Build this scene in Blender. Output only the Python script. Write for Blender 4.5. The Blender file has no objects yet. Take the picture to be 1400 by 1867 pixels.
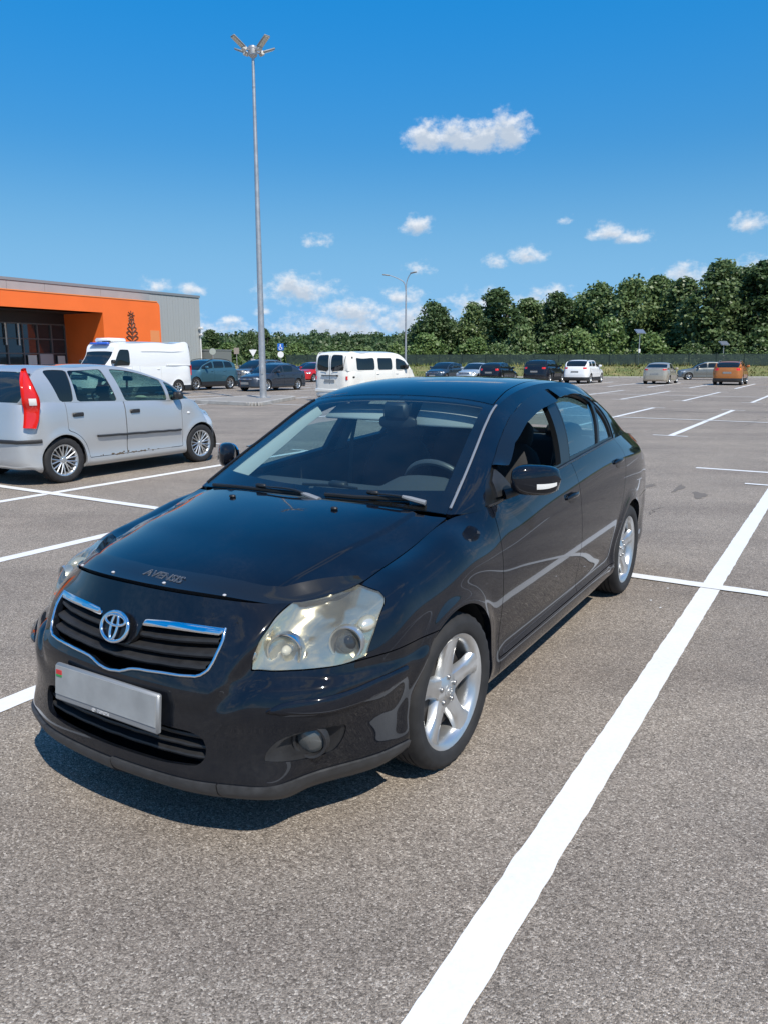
import bpy, math, random
import numpy as np
from mathutils import Vector, Matrix
random.seed(7); RNG=np.random.default_rng(7)
SC=bpy.context.scene; COL=SC.collection
# ---------------------------------------------------------------- camera, sky, sun, exposure
cam=bpy.data.objects.new('camera',bpy.data.cameras.new('camera')); COL.objects.link(cam); SC.camera=cam
cam.location=(0,0,1.60); cam.rotation_euler=(math.pi/2-.1969,0,0)
cam.data.sensor_fit='VERTICAL'; cam.data.sensor_height=36; cam.data.lens=1385/1867*36
cam.data.clip_start=.05; cam.data.clip_end=6000
SUN=Vector((.345,-.681,1.0)).normalized()               # towards the sun
SUN_EL=math.asin(SUN.z); SUN_AZ=math.atan2(SUN.x,SUN.y)
sl=bpy.data.lights.new('sun','SUN'); sl.energy=4.0; sl.angle=.0093; sl.color=(1.0,.94,.84)
so=bpy.data.objects.new('sun',sl); COL.objects.link(so); so.rotation_euler=(-SUN).to_track_quat('-Z','Y').to_euler()
SC.view_settings.view_transform='Standard'; SC.view_settings.look='None'; SC.view_settings.gamma=1; SC.view_settings.exposure=.42
SC.view_settings.use_curve_mapping=False
SC.render.engine='CYCLES'; SC.cycles.max_bounces=10; SC.cycles.transparent_max_bounces=24; SC.cycles.use_denoising=True
SC.cycles.sample_clamp_indirect=6
HERO_POS=(-0.4464,3.2544,0); HERO_YAW=1.0248      # black saloon: front axle on the ground, direction of its tail
w=bpy.data.worlds.new('World'); SC.world=w; w.use_nodes=True
def build_world():
    nt=w.node_tree; nt.nodes.clear(); L=nt.links
    def nn(t,**k):
        n=nt.nodes.new(t)
        for a,v in k.items(): setattr(n,a,v)
        return n
    def ma(op,a,b=None,c=None,cl=False):
        m=nn('ShaderNodeMath',operation=op,use_clamp=cl)
        for i,v in enumerate((a,b,c)):
            if v is None: continue
            if isinstance(v,(int,float)): m.inputs[i].default_value=v
            else: L.new(v,m.inputs[i])
        return m.outputs[0]
    sky=nn('ShaderNodeTexSky',sky_type='NISHITA',sun_disc=False,sun_elevation=SUN_EL,sun_rotation=SUN_AZ,air_density=1.0,dust_density=.25,ozone_density=2.6,altitude=150)
    hs=nn('ShaderNodeHueSaturation'); hs.inputs['Saturation'].default_value=1.46; hs.inputs['Value'].default_value=1.0; hs.inputs['Hue'].default_value=.497; L.new(sky.outputs[0],hs.inputs['Color'])
    # the picture's soft tone curve: brightness of the blue compressed towards its mean, hue kept
    bw=nn('ShaderNodeRGBToBW'); L.new(hs.outputs[0],bw.inputs[0]); kf=ma('MULTIPLY',ma('POWER',ma('MAXIMUM',bw.outputs[0],.05),-.58),1.60); vs=nn('ShaderNodeVectorMath',operation='SCALE'); L.new(hs.outputs[0],vs.inputs[0]); L.new(kf,vs.inputs['Scale'])
    tc=nn('ShaderNodeTexCoord'); sp=nn('ShaderNodeSeparateXYZ'); L.new(tc.outputs['Generated'],sp.inputs[0])
    az=ma('ARCTAN2',sp.outputs[0],sp.outputs[1]); el=ma('ARCSINE',sp.outputs[2])
    D=180/math.pi
    azd=ma('MULTIPLY',az,D); eld=ma('MULTIPLY',el,D)
    # node group: cloud thickness at (azimuth, elevation) in degrees
    g=bpy.data.node_groups.new('cloud_thickness','ShaderNodeTree')
    g.interface.new_socket('az',in_out='INPUT',socket_type='NodeSocketFloat'); g.interface.new_socket('el',in_out='INPUT',socket_type='NodeSocketFloat'); g.interface.new_socket('d',in_out='OUTPUT',socket_type='NodeSocketFloat')
    gi=g.nodes.new('NodeGroupInput'); go=g.nodes.new('NodeGroupOutput'); GL=g.links
    def gm(op,a,b=None,c=None,cl=False):
        m=g.nodes.new('ShaderNodeMath'); m.operation=op; m.use_clamp=cl
        for i,v in enumerate((a,b,c)):
            if v is None: continue
            if isinstance(v,(int,float)): m.inputs[i].default_value=v
            else: GL.new(v,m.inputs[i])
        return m.outputs[0]
    cx=g.nodes.new('ShaderNodeCombineXYZ'); GL.new(gi.outputs[0],cx.inputs[0]); GL.new(gm('MULTIPLY',gi.outputs[1],1.35),cx.inputs[1])
    def gn(scale,detail,rough,z=0):
        n=g.nodes.new('ShaderNodeTexNoise'); n.inputs['Scale'].default_value=scale; n.inputs['Detail'].default_value=detail; n.inputs['Roughness'].default_value=rough
        v=g.nodes.new('ShaderNodeVectorMath'); v.operation='ADD'; v.inputs[1].default_value=(0,0,z); GL.new(cx.outputs[0],v.inputs[0]); GL.new(v.outputs[0],n.inputs['Vector']); return n.outputs['Fac']
    n1=gn(.95,8,.62); n2=gn(.28,3,.5,7.3)
    # az, el, half width, half height, strength
    blobs=[(3.1,15.05,2.2,1.35,1.55),(4.9,15.2,2.3,1.4,1.65),(6.8,15.1,2.4,1.5,1.75),(8.6,15.3,2.1,1.7,1.65),(6.0,14.9,4.6,1.15,1.1),
      (2.35,9.5,1.5,.95,1.35),(15.6,8.75,1.7,.9,1.25),(17.3,8.3,1.9,.7,1.15),(24.4,8.85,1.5,.9,1.2),(10.1,7.4,1.9,.9,1.3),(8.0,6.95,1.3,.65,1.15),(12.6,9.6,1.0,.45,.8),
      (-4.7,8.4,1.6,.7,.85),(-6.6,5.4,2.5,1.2,1.25),(2.6,6.6,1.6,.7,.8),(1.3,4.7,2.2,.9,1.1),(-13.6,5.0,1.5,.7,1.0),(-16.2,5.2,1.6,.75,.9),
      (6.9,4.3,2.4,1.15,.95),(11.8,4.3,3.2,1.35,1.1),(-2.4,3.6,2.4,.8,.75),(-11,2.95,1.2,.4,.95),(-8.6,3.6,1.5,.6,.6),(20.9,5.7,2.3,1.3,1.0),(19.0,5.3,1.2,.7,.9),(25.5,6.0,2.6,1.2,1.05),(-3.8,2.4,7.0,1.7,1.25),(2.3,3.0,5.2,1.8,1.3),(-12,2.1,6,1.4,1.0),(4.5,2.3,4.4,1.5,1.25),(-6.0,5.0,4.2,1.5,1.0),(-2.2,3.7,3.8,1.3,1.35),(7.0,4.0,4.2,1.6,1.0),(13,3.6,5,1.4,.9),(-20,3.2,3,1,.6),(29,9,2.5,1.2,.9),(-30,7,3,1.3,.9),(-34,4,4,1.4,.9),(33,4.5,4,1.5,1)]
    acc=None
    for a,e,w_,h_,s in blobs:
        dx=gm('DIVIDE',gm('SUBTRACT',gi.outputs[0],a),w_); dy0=gm('SUBTRACT',gi.outputs[1],e-h_*.25); 
        # flat bottoms: the lower half falls off faster
        dy=gm('MAXIMUM',gm('DIVIDE',dy0,h_*1.15),gm('DIVIDE',dy0,-h_*.70))
        d=gm('SUBTRACT',s,gm('MULTIPLY',gm('SQRT',gm('ADD',gm('MULTIPLY',dx,dx),gm('MULTIPLY',dy,dy))),s))
        acc=d if acc is None else gm('MAXIMUM',acc,d)
    # scattered fair weather clouds in the rest of the sky
    n3=gn(.055,6,.55,3.1); side=gm('MULTIPLY',gm('SUBTRACT',gm('ABSOLUTE',gi.outputs[0]),36),.12,None,True)
    rest=gm('SUBTRACT',gm('MULTIPLY',gm('MULTIPLY',gm('SUBTRACT',n3,.505),7),side),gm('MULTIPLY',gm('SUBTRACT',1,side),2)); acc2=gm('MAXIMUM',acc,rest)
    dd=gm('ADD',acc2,gm('MULTIPLY',gm('SUBTRACT',n1,.53),2.3)); dd=gm('ADD',dd,gm('MULTIPLY',gm('SUBTRACT',n2,.5),.5))
    gate=gm('MULTIPLY_ADD',acc2,2.2,.75,True); dd=gm('MULTIPLY',dd,gate)
    GL.new(gm('MAXIMUM',dd,0),go.inputs[0])
    def dens(el_):
        n=nn('ShaderNodeGroup',node_tree=g); L.new(azd,n.inputs[0]); L.new(el_,n.inputs[1]); return n.outputs[0]
    d0=dens(eld); d1=dens(ma('ADD',eld,.42))
    cov=nn('ShaderNodeMapRange',interpolation_type='SMOOTHSTEP'); L.new(d0,cov.inputs[0]); cov.inputs[1].default_value=.04; cov.inputs[2].default_value=1.15
    fade=ma('MULTIPLY',ma('SUBTRACT',eld,.2),.55,None,True)       # clouds melt into the horizon air
    cv=ma('MULTIPLY',cov.outputs[0],ma('MULTIPLY_ADD',fade,.6,.33))
    sh=nn('ShaderNodeMapRange',interpolation_type='SMOOTHSTEP'); L.new(d1,sh.inputs[0]); sh.inputs[1].default_value=.10; sh.inputs[2].default_value=1.05
    mix=nn('ShaderNodeMix',data_type='RGBA'); L.new(sh.outputs[0],mix.inputs[0]); mix.inputs[6].default_value=(6.7,6.9,7.2,1); mix.inputs[7].default_value=(4.1,4.7,5.5,1)
    # low thin haze near the horizon
    hz=nn('ShaderNodeMapRange',interpolation_type='SMOOTHSTEP'); L.new(eld,hz.inputs[0]); hz.inputs[1].default_value=15; hz.inputs[2].default_value=0
    hm=nn('ShaderNodeMix',data_type='RGBA'); L.new(ma('MULTIPLY',hz.outputs[0],.95),hm.inputs[0]); L.new(vs.outputs[0],hm.inputs[6]); hm.inputs[7].default_value=(1.6,3.95,6.9,1)
    out=nn('ShaderNodeMix',data_type='RGBA'); L.new(cv,out.inputs[0]); L.new(hm.outputs[2],out.inputs[6]); L.new(mix.outputs[2],out.inputs[7])
    bg=nn('ShaderNodeBackground'); bg.inputs[1].default_value=.10; L.new(out.outputs[2],bg.inputs[0]); wo=nn('ShaderNodeOutputWorld'); L.new(bg.outputs[0],wo.inputs[0])
    w.cycles.sampling_method='MANUAL'; w.cycles.sample_map_resolution=512
build_world()
import numpy as np, math, random
# ---------------------------------------------------------------- numeric surface tools
def cspline(ts, P, t):
    """natural cubic spline through P (n,...) at knots ts, evaluated at t"""
    ts=np.asarray(ts,float); P=np.asarray(P,float); n=len(ts); h=np.diff(ts)
    if n==2:
        w=((t-ts[0])/h[0]).reshape((-1,)+(1,)*(P.ndim-1)); return P[0]*(1-w)+P[1]*w
    A=np.zeros((n,n)); B=np.zeros((n,)+P.shape[1:])
    A[0,0]=A[-1,-1]=1
    for i in range(1,n-1):
        A[i,i-1]=h[i-1]; A[i,i]=2*(h[i-1]+h[i]); A[i,i+1]=h[i]
        B[i]=6*((P[i+1]-P[i])/h[i]-(P[i]-P[i-1])/h[i-1])
    M=np.linalg.solve(A,B.reshape(n,-1)).reshape(B.shape)
    k=np.clip(np.searchsorted(ts,t,side='right')-1,0,n-2)
    sh=(-1,)+(1,)*(P.ndim-1)
    hh=h[k].reshape(sh); a=(ts[k+1]-t).reshape(sh); b=(t-ts[k]).reshape(sh)
    return M[k]*a**3/(6*hh)+M[k+1]*b**3/(6*hh)+(P[k]/hh-M[k]*hh/6)*a+(P[k+1]/hh-M[k+1]*hh/6)*b
def knots(G):
    """chord length knots along axis 0, averaged over the other axis"""
    d=np.linalg.norm(np.diff(G,axis=0),axis=-1)
    if d.ndim>1: d=d.mean(axis=tuple(range(1,d.ndim)))
    return np.concatenate([[0],np.cumsum(np.maximum(d,1e-4)**.8)])
def subt(ts,L,step,lo=0,hi=None):
    """sample parameters: every knot kept, each span cut in pieces of about step"""
    hi=len(ts)-1 if hi is None else hi
    out=[]
    for i in range(lo,hi):
        n=max(1,int(math.ceil(L[i]/step))); out+=list(ts[i]+(ts[i+1]-ts[i])*np.arange(n)/n)
    return np.array(out+[ts[hi]])
def patch(G,su,sv,ulo=0,uhi=None,vlo=0,vhi=None):
    """G (nu,nv,3) control net interpolated -> dense grid (Nu,Nv,3)"""
    G=np.asarray(G,float)
    tu=knots(G); tv=knots(np.swapaxes(G,0,1))
    lu=np.linalg.norm(np.diff(G,axis=0),axis=-1).max(axis=1); lv=np.linalg.norm(np.diff(G,axis=1),axis=-1).max(axis=0)
    a=cspline(tu,G,subt(tu,lu,su,ulo,uhi))
    b=cspline(tv,np.swapaxes(a,0,1),subt(tv,lv,sv,vlo,vhi))
    return np.swapaxes(b,0,1)
def grid_normals(D,flip=False):
    du=np.gradient(D,axis=0); dv=np.gradient(D,axis=1)
    n=np.cross(du,dv); n/=np.maximum(np.linalg.norm(n,axis=-1,keepdims=True),1e-12)
    return -n if flip else n
class M:
    """triangle mesh with vertex normals"""
    def __init__(s,V,N,T): s.V=V; s.N=N; s.T=T
    def copy(s): return M(s.V.copy(),s.N.copy(),s.T.copy())
def grid_mesh(D,flip=False):
    a,b=D.shape[:2]; N=grid_normals(D,flip)
    i=np.arange(a*b).reshape(a,b)
    p,q,r,s=i[:-1,:-1].ravel(),i[1:,:-1].ravel(),i[1:,1:].ravel(),i[:-1,1:].ravel()
    T=np.concatenate([np.stack([p,q,r],1),np.stack([p,r,s],1)])
    if flip: T=T[:,::-1]
    return M(D.reshape(-1,3).copy(),N.reshape(-1,3).copy(),T)
def clip(m,phi):
    """part of m where phi>0, cut exactly on the zero line"""
    phi=np.where(np.abs(phi)<1e-7,1e-7,phi)
    T=m.T; P=phi[T]>0; c=P.sum(1)
    keep=T[c==3]
    A=np.concatenate([m.V,m.N],1); new=[]; tri=[keep]; base=len(A); cache={}
    def cut(i,j):
        k=(min(i,j),max(i,j))
        if k not in cache:
            a,b=k; w=phi[a]/(phi[a]-phi[b]); cache[k]=base+len(new); new.append(A[a]*(1-w)+A[b]*w)
        return cache[k]
    ex=[]
    for f,pp in zip(T[(c==1)|(c==2)],P[(c==1)|(c==2)]):
        if pp.sum()==1:
            k=int(np.argmax(pp)); a,b,d=f[k],f[(k+1)%3],f[(k+2)%3]
            ex.append((a,cut(a,b),cut(a,d)))
        else:
            k=int(np.argmin(pp)); a,b,d=f[k],f[(k+1)%3],f[(k+2)%3]
            x,y=cut(a,b),cut(a,d); ex.append((x,b,d)); ex.append((x,d,y))
    if ex: tri.append(np.array(ex,int))
    if new: A=np.concatenate([A,np.array(new)])
    T=np.concatenate(tri) if len(tri) else np.zeros((0,3),int)
    return compact(M(A[:,:3],A[:,3:],T))
def compact(m):
    if len(m.T)==0: return M(np.zeros((0,3)),np.zeros((0,3)),np.zeros((0,3),int))
    u,inv=np.unique(m.T,return_inverse=True)
    N=m.N[u]; N=N/np.maximum(np.linalg.norm(N,axis=1,keepdims=True),1e-12)
    return M(m.V[u],N,inv.reshape(-1,3))
def join(*ms):
    ms=[m for m in ms if m is not None and len(m.T)]
    o=0; V=[];N=[];T=[]
    for m in ms: V.append(m.V);N.append(m.N);T.append(m.T+o); o+=len(m.V)
    if not ms: return M(np.zeros((0,3)),np.zeros((0,3)),np.zeros((0,3),int))
    return M(np.concatenate(V),np.concatenate(N),np.concatenate(T))
def mirror(m): s=np.array([1,-1,1.]); return M(m.V*s,m.N*s,m.T[:,::-1].copy())
def offset(m,d): return M(m.V+m.N*d,m.N.copy(),m.T.copy())
def skirt(m,depth,keepout=None,dirn=None):
    """walls going inward from every open edge (the thickness of a panel)"""
    E=np.concatenate([m.T[:,[0,1]],m.T[:,[1,2]],m.T[:,[2,0]]])
    key=np.sort(E,1); _,first,cnt=np.unique(key,axis=0,return_index=True,return_counts=True)
    B=E[first[cnt==1]]
    if keepout is not None:
        ok=~(keepout(m.V[B[:,0]])&keepout(m.V[B[:,1]])); B=B[ok]
    if len(B)==0: return m
    a,b=B[:,0],B[:,1]
    D=-m.N*depth if dirn is None else np.tile(np.asarray(dirn,float)*depth,(len(m.V),1))
    pa,pb=m.V[a],m.V[b]; qa,qb=pa+D[a],pb+D[b]
    n=np.cross(qa-pa,pb-pa); n/=np.maximum(np.linalg.norm(n,axis=1,keepdims=True),1e-12)
    k=len(B); V=np.concatenate([pa,pb,qb,qa]); N=np.concatenate([n]*4)
    i=np.arange(k); T=np.concatenate([np.stack([i+k,i,i+3*k],1),np.stack([i+k,i+3*k,i+2*k],1)])
    return join(m,M(V,N,T))
def sdf(poly,P):
    """signed distance to a closed 2D polygon, positive inside"""
    A=np.asarray(poly,float); Bq=np.roll(A,-1,0); e=Bq-A; L=(e**2).sum(1)+1e-18
    out=np.empty(len(P)); CH=20000
    for s in range(0,len(P),CH):
        p=P[s:s+CH]; w=p[:,None,:]-A[None]; t=np.clip((w*e[None]).sum(2)/L,0,1)
        d=w-e[None]*t[...,None]; dd=np.sqrt((d**2).sum(2).min(1))
        x,y=p[:,0][:,None],p[:,1][:,None]
        c=((A[None,:,1]>y)!=(Bq[None,:,1]>y))&(x<(Bq[None,:,0]-A[None,:,0])*(y-A[None,:,1])/(Bq[None,:,1]-A[None,:,1]+1e-18)+A[None,:,0])
        out[s:s+CH]=np.where(c.sum(1)%2==1,dd,-dd)
    return out
def smooth_poly(pts,n=8,closed=True,corner=()):
    """Catmull-Rom through pts; indices in corner stay sharp"""
    pts=np.asarray(pts,float); N=len(pts); out=[]
    rng=range(N if closed else N-1)
    for i in rng:
        p1,p2=pts[i],pts[(i+1)%N]
        p0=pts[i-1] if (closed or i>0) else p1; p3=pts[(i+2)%N] if (closed or i<N-2) else p2
        if i in corner: p0=p1-(p2-p1)*.6
        if (i+1)%N in corner: p3=p2+(p2-p1)*.6
        l=np.linalg.norm(p2-p1)
        m1=(p2-p0)/max(np.linalg.norm(p2-p1)+np.linalg.norm(p1-p0),1e-9)*l; m2=(p3-p1)/max(np.linalg.norm(p3-p2)+np.linalg.norm(p2-p1),1e-9)*l
        for k in range(n):
            t=k/n; out.append((2*t**3-3*t**2+1)*p1+(t**3-2*t**2+t)*m1+(-2*t**3+3*t**2)*p2+(t**3-t**2)*m2)
    if not closed: out.append(pts[-1])
    return np.array(out)
def round_poly(pts,r,n=5):
    """polygon with filleted corners; r one radius or one per corner"""
    pts=np.asarray(pts,float); N=len(pts); out=[]
    for i in range(N):
        ri=r[i] if hasattr(r,'__len__') else r
        p=pts[i]; a=pts[i-1]-p; b=pts[(i+1)%N]-p; la,lb=np.linalg.norm(a),np.linalg.norm(b)
        d=min(ri,la*.48,lb*.48); q0,q1=p+a/la*d,p+b/lb*d
        if d<1e-5: out.append(p); continue
        for k in range(n+1):
            t=k/n; out.append((1-t)**2*q0+2*t*(1-t)*p+t*t*q1)
    return np.array(out)
def sstep(a,b,x):
    t=np.clip((x-a)/(b-a),0,1); return t*t*(3-2*t)
# ---------------------------------------------------------------- materials
MATS={}
def mat(name,col,rough=.5,metal=0,coat=0,spec=.5,alpha=1,trans=0,emit=None,ior=1.5):
    if name in MATS: return MATS[name]
    m=bpy.data.materials.new(name); m.use_nodes=True; b=m.node_tree.nodes['Principled BSDF']; I=b.inputs
    I['Base Color'].default_value=(*col,1); I['Roughness'].default_value=rough; I['Metallic'].default_value=metal
    I['Coat Weight'].default_value=coat; I['Coat Roughness'].default_value=.02; I['Specular IOR Level'].default_value=spec
    I['Alpha'].default_value=alpha; I['Transmission Weight'].default_value=trans; I['IOR'].default_value=ior
    if emit: I['Emission Color'].default_value=(*emit[0],1); I['Emission Strength'].default_value=emit[1]
    MATS[name]=m; return m
def N(nt,t,**k):
    n=nt.nodes.new(t)
    for a,v in k.items():
        if a.startswith('i_'):
            key=a[2:].replace('_',' '); n.inputs[int(key) if key.isdigit() else key].default_value=v
        else: setattr(n,a,v)
    return n
def ramp(nt,src,stops):
    r=nt.nodes.new('ShaderNodeValToRGB'); e=r.color_ramp.elements
    while len(e)<len(stops): e.new(.5)
    for el,(p,c) in zip(e,stops): el.position=p; el.color=(*c,1) if len(c)==3 else c
    nt.links.new(src,r.inputs[0]); return r.outputs[0]
def mixc(nt,f,a,b,mode='MIX'):
    m=nt.nodes.new('ShaderNodeMix'); m.data_type='RGBA'; m.blend_type=mode
    for s,v in ((0,f),(6,a),(7,b)):
        if isinstance(v,(int,float)): m.inputs[s].default_value=v
        elif isinstance(v,tuple): m.inputs[s].default_value=(*v,1) if len(v)==3 else v
        else: nt.links.new(v,m.inputs[s])
    return m.outputs[2]
def math_(nt,op,a,b=None,c=None,clamp=False):
    m=nt.nodes.new('ShaderNodeMath'); m.operation=op; m.use_clamp=clamp
    for i,v in enumerate((a,b,c)):
        if v is None: continue
        if isinstance(v,(int,float)): m.inputs[i].default_value=v
        else: nt.links.new(v,m.inputs[i])
    return m.outputs[0]
def bump(nt,h,strength,dist):
    b=nt.nodes.new('ShaderNodeBump'); b.inputs['Strength'].default_value=strength; b.inputs['Distance'].default_value=dist
    nt.links.new(h,b.inputs['Height']); return b.outputs[0]
def noise(nt,vec,scale,detail=4,rough=.55,dist=0):
    n=nt.nodes.new('ShaderNodeTexNoise'); n.inputs['Scale'].default_value=scale; n.inputs['Detail'].default_value=detail; n.inputs['Roughness'].default_value=rough; n.inputs['Distortion'].default_value=dist
    if vec is not None: nt.links.new(vec,n.inputs['Vector'])
    return n.outputs['Fac']
def glass(name,tint,refl_rough=.0,dirt=0.0,ior=1.5,faces=1.75):
    """thin pane: straight-through tinted light plus a fresnel reflection"""
    if name in MATS: return MATS[name]
    m=bpy.data.materials.new(name); m.use_nodes=True; nt=m.node_tree; nt.nodes.clear()
    o=nt.nodes.new('ShaderNodeOutputMaterial'); t=N(nt,'ShaderNodeBsdfTransparent'); t.inputs[0].default_value=(*tint,1)
    g=N(nt,'ShaderNodeBsdfGlossy'); g.inputs['Roughness'].default_value=refl_rough; g.inputs[0].default_value=(1,1,1,1)
    ge=N(nt,'ShaderNodeNewGeometry'); dp=N(nt,'ShaderNodeVectorMath',operation='DOT_PRODUCT'); nt.links.new(ge.outputs['Normal'],dp.inputs[0]); nt.links.new(ge.outputs['Incoming'],dp.inputs[1])
    # Schlick reflectance of the two faces of the pane, the same from either side
    k=math_(nt,'SUBTRACT',1.0,math_(nt,'ABSOLUTE',dp.outputs['Value']),None,True); r0=((ior-1)/(ior+1))**2
    fac=math_(nt,'MULTIPLY',math_(nt,'MULTIPLY_ADD',math_(nt,'POWER',k,5.0),1-r0,r0),faces,clamp=True)
    mx=N(nt,'ShaderNodeMixShader'); nt.links.new(fac,mx.inputs[0]); nt.links.new(t.outputs[0],mx.inputs[1]); nt.links.new(g.outputs[0],mx.inputs[2])
    last=mx.outputs[0]
    if dirt:
        d=N(nt,'ShaderNodeBsdfDiffuse'); d.inputs[0].default_value=(.45,.43,.40,1)
        tc=N(nt,'ShaderNodeTexCoord'); n=noise(nt,tc.outputs['Object'],7,5)
        k=math_(nt,'MULTIPLY',n,dirt); m2=N(nt,'ShaderNodeMixShader'); nt.links.new(k,m2.inputs[0]); nt.links.new(last,m2.inputs[1]); nt.links.new(d.outputs[0],m2.inputs[2]); last=m2.outputs[0]
    nt.links.new(last,o.inputs[0]); MATS[name]=m; return m
def add_wear(m,scale=30,lo=.8,hi=1.2,rough=(.4,.6),bumps=0):
    nt=m.node_tree; b=nt.nodes['Principled BSDF']; c=tuple(b.inputs['Base Color'].default_value)[:3]
    tc=N(nt,'ShaderNodeTexCoord'); n=noise(nt,tc.outputs['Object'],scale,5)
    nt.links.new(ramp(nt,n,[(.3,tuple(x*lo for x in c)),(.7,tuple(x*hi for x in c))]),b.inputs['Base Color'])
    nt.links.new(math_(nt,'MULTIPLY_ADD',n,rough[1]-rough[0],rough[0]),b.inputs['Roughness'])
    if bumps: nt.links.new(bump(nt,n,.3,bumps),b.inputs['Normal'])
# ---------------------------------------------------------------- objects
def link(o,parent=None):
    COL.objects.link(o)
    if parent is not None: o.parent=parent
    return o
def tag(o,label=None,cat=None,group=None,kind=None):
    if label: o['label']=label
    if cat: o['category']=cat
    if group: o['group']=group
    if kind: o['kind']=kind
    return o
def thing(name,label,cat,loc=(0,0,0),rz=0,group=None):
    o=bpy.data.objects.new(name,None); o.empty_display_size=.2; o.location=loc; o.rotation_euler=(0,0,rz); link(o); return tag(o,label,cat,group)
LH=np.array([1,-1,1.])
def objm(name,m,ma,parent=None,lh=True):
    """link an M mesh (car frames are left handed: flipped here)"""
    if len(m.T)==0: return None
    V,NN,T=(m.V*LH,m.N*LH,m.T[:,::-1]) if lh else (m.V,m.N,m.T)
    me=bpy.data.meshes.new(name); me.vertices.add(len(V)); me.vertices.foreach_set('co',V.astype(np.float32).ravel())
    me.loops.add(T.size); me.loops.foreach_set('vertex_index',T.astype(np.int32).ravel())
    me.polygons.add(len(T)); me.polygons.foreach_set('loop_start',np.arange(0,T.size,3,dtype=np.int32))
    me.update(calc_edges=True); me.polygons.foreach_set('use_smooth',np.ones(len(T),bool))
    me.normals_split_custom_set_from_vertices(NN.tolist())
    for q in (ma if isinstance(ma,(list,tuple)) else [ma]): me.materials.append(q)
    return link(bpy.data.objects.new(name,me),parent)
class B:
    """polygon builder for hard-edged pieces"""
    def __init__(s): s.v=[]; s.f=[]; s.mi=[]
    def add(s,vs,fs,mi=0):
        o=len(s.v); s.v+= [tuple(map(float,p)) for p in vs]; s.f+=[tuple(o+i for i in f) for f in fs]; s.mi+=[mi]*len(fs); return s
    def box(s,c,d,rot=None,mi=0,taper=1.0):
        c=np.array(c,float); d=np.array(d,float)/2
        P=np.array([(-1,-1,-1),(1,-1,-1),(1,1,-1),(-1,1,-1),(-1,-1,1),(1,-1,1),(1,1,1),(-1,1,1)],float)*d
        P[4:,:2]*=taper
        if rot is not None: P=P@np.array(rot).T
        return s.add(P+c,[(0,3,2,1),(4,5,6,7),(0,1,5,4),(1,2,6,5),(2,3,7,6),(3,0,4,7)],mi)
    def rbox(s,c,d,r,rot=None,mi=0):
        """box with bevelled edges"""
        c=np.array(c,float); h=np.array(d,float)/2; r=min(r,min(h)*.95)
        V=[];idx={}
        for sx in (-1,1):
            for sy in (-1,1):
                for sz in (-1,1):
                    for ax in range(3):
                        p=np.array([sx,sy,sz])*(h-r); p[ax]+=r*(sx,sy,sz)[ax]; idx[(sx,sy,sz,ax)]=len(V); V.append(p)
        F=[]
        for ax in range(3):
            a1,a2=(ax+1)%3,(ax+2)%3
            for sg in (-1,1):
                q=[]
                for s1,s2 in ((-1,-1),(1,-1),(1,1),(-1,1)):
                    k=[0,0,0]; k[ax]=sg;k[a1]=s1;k[a2]=s2; q.append(idx[(*k,ax)])
                F.append(tuple(q if sg>0 else q[::-1]))
            for s1 in (-1,1):
                for s2 in (-1,1):
                    ks=[]
                    for sg in (-1,1):
                        k=[0,0,0]; k[ax]=sg;k[a1]=s1;k[a2]=s2; ks.append(tuple(k))
                    q=[idx[(*ks[0],a1)],idx[(*ks[1],a1)],idx[(*ks[1],a2)],idx[(*ks[0],a2)]]
                    F.append(tuple(q if s1*s2<0 else q[::-1]))
        for sx in (-1,1):
            for sy in (-1,1):
                for sz in (-1,1):
                    q=[idx[(sx,sy,sz,a)] for a in range(3)]; F.append(tuple(q if sx*sy*sz>0 else q[::-1]))
        V=np.array(V)
        if rot is not None: V=V@np.array(rot).T
        return s.add(V+c,F,mi)
    def lathe(s,prof,n=24,c=(0,0,0),axis='z',cap=True,mi=0,a0=0,a1=2*math.pi,rot=None):
        """prof: (r, h) pairs"""
        full=abs(a1-a0-2*math.pi)<1e-6; k=n if full else n+1; V=[]
        for r,h in prof:
            for i in range(k):
                a=a0+(a1-a0)*i/n; V.append((r*math.cos(a),r*math.sin(a),h))
        V=np.array(V)
        if axis=='y': V=V[:,[0,2,1]]*np.array([1,1,1])
        if axis=='x': V=V[:,[2,0,1]]
        if rot is not None: V=V@np.array(rot).T
        F=[]
        for j in range(len(prof)-1):
            for i in range(n):
                a=j*k+i; b=j*k+(i+1)%k; F.append((a,b,b+k,a+k))
        if cap and full:
            if prof[0][0]>1e-5: F.append(tuple(range(k))[::-1])
            if prof[-1][0]>1e-5: F.append(tuple((len(prof)-1)*k+i for i in range(k)))
        if axis=='y': F=[f[::-1] for f in F]
        return s.add(V+np.array(c,float),F,mi)
    def tube(s,P,r,n=8,closed=False,cap=True,mi=0,flat=1.0,up=None):
        """round (or flattened) rod along points; r single or per point"""
        P=np.asarray(P,float); m=len(P); R=np.full(m,r) if np.isscalar(r) else np.asarray(r,float)
        if closed: t=np.roll(P,-1,0)-np.roll(P,1,0)
        else: t=np.gradient(P,axis=0)
        t/=np.maximum(np.linalg.norm(t,axis=1,keepdims=True),1e-9)
        u=np.array([0,0,1.]) if up is None else np.asarray(up,float)
        if up is None and abs(t[0]@u)>.9: u=np.array([1.,0,0])
        V=[]
        for i in range(m):
            a=np.cross(t[i],u); a/=max(np.linalg.norm(a),1e-9); b=np.cross(a,t[i])
            if up is None: u=b
            for k in range(n):
                q=2*math.pi*(k+.5)/n; V.append(P[i]+R[i]*(a*math.cos(q)+b*math.sin(q)*flat))
        F=[]
        for i in range(m if closed else m-1):
            j=(i+1)%m
            for k in range(n): F.append((i*n+k,i*n+(k+1)%n,j*n+(k+1)%n,j*n+k))
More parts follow.
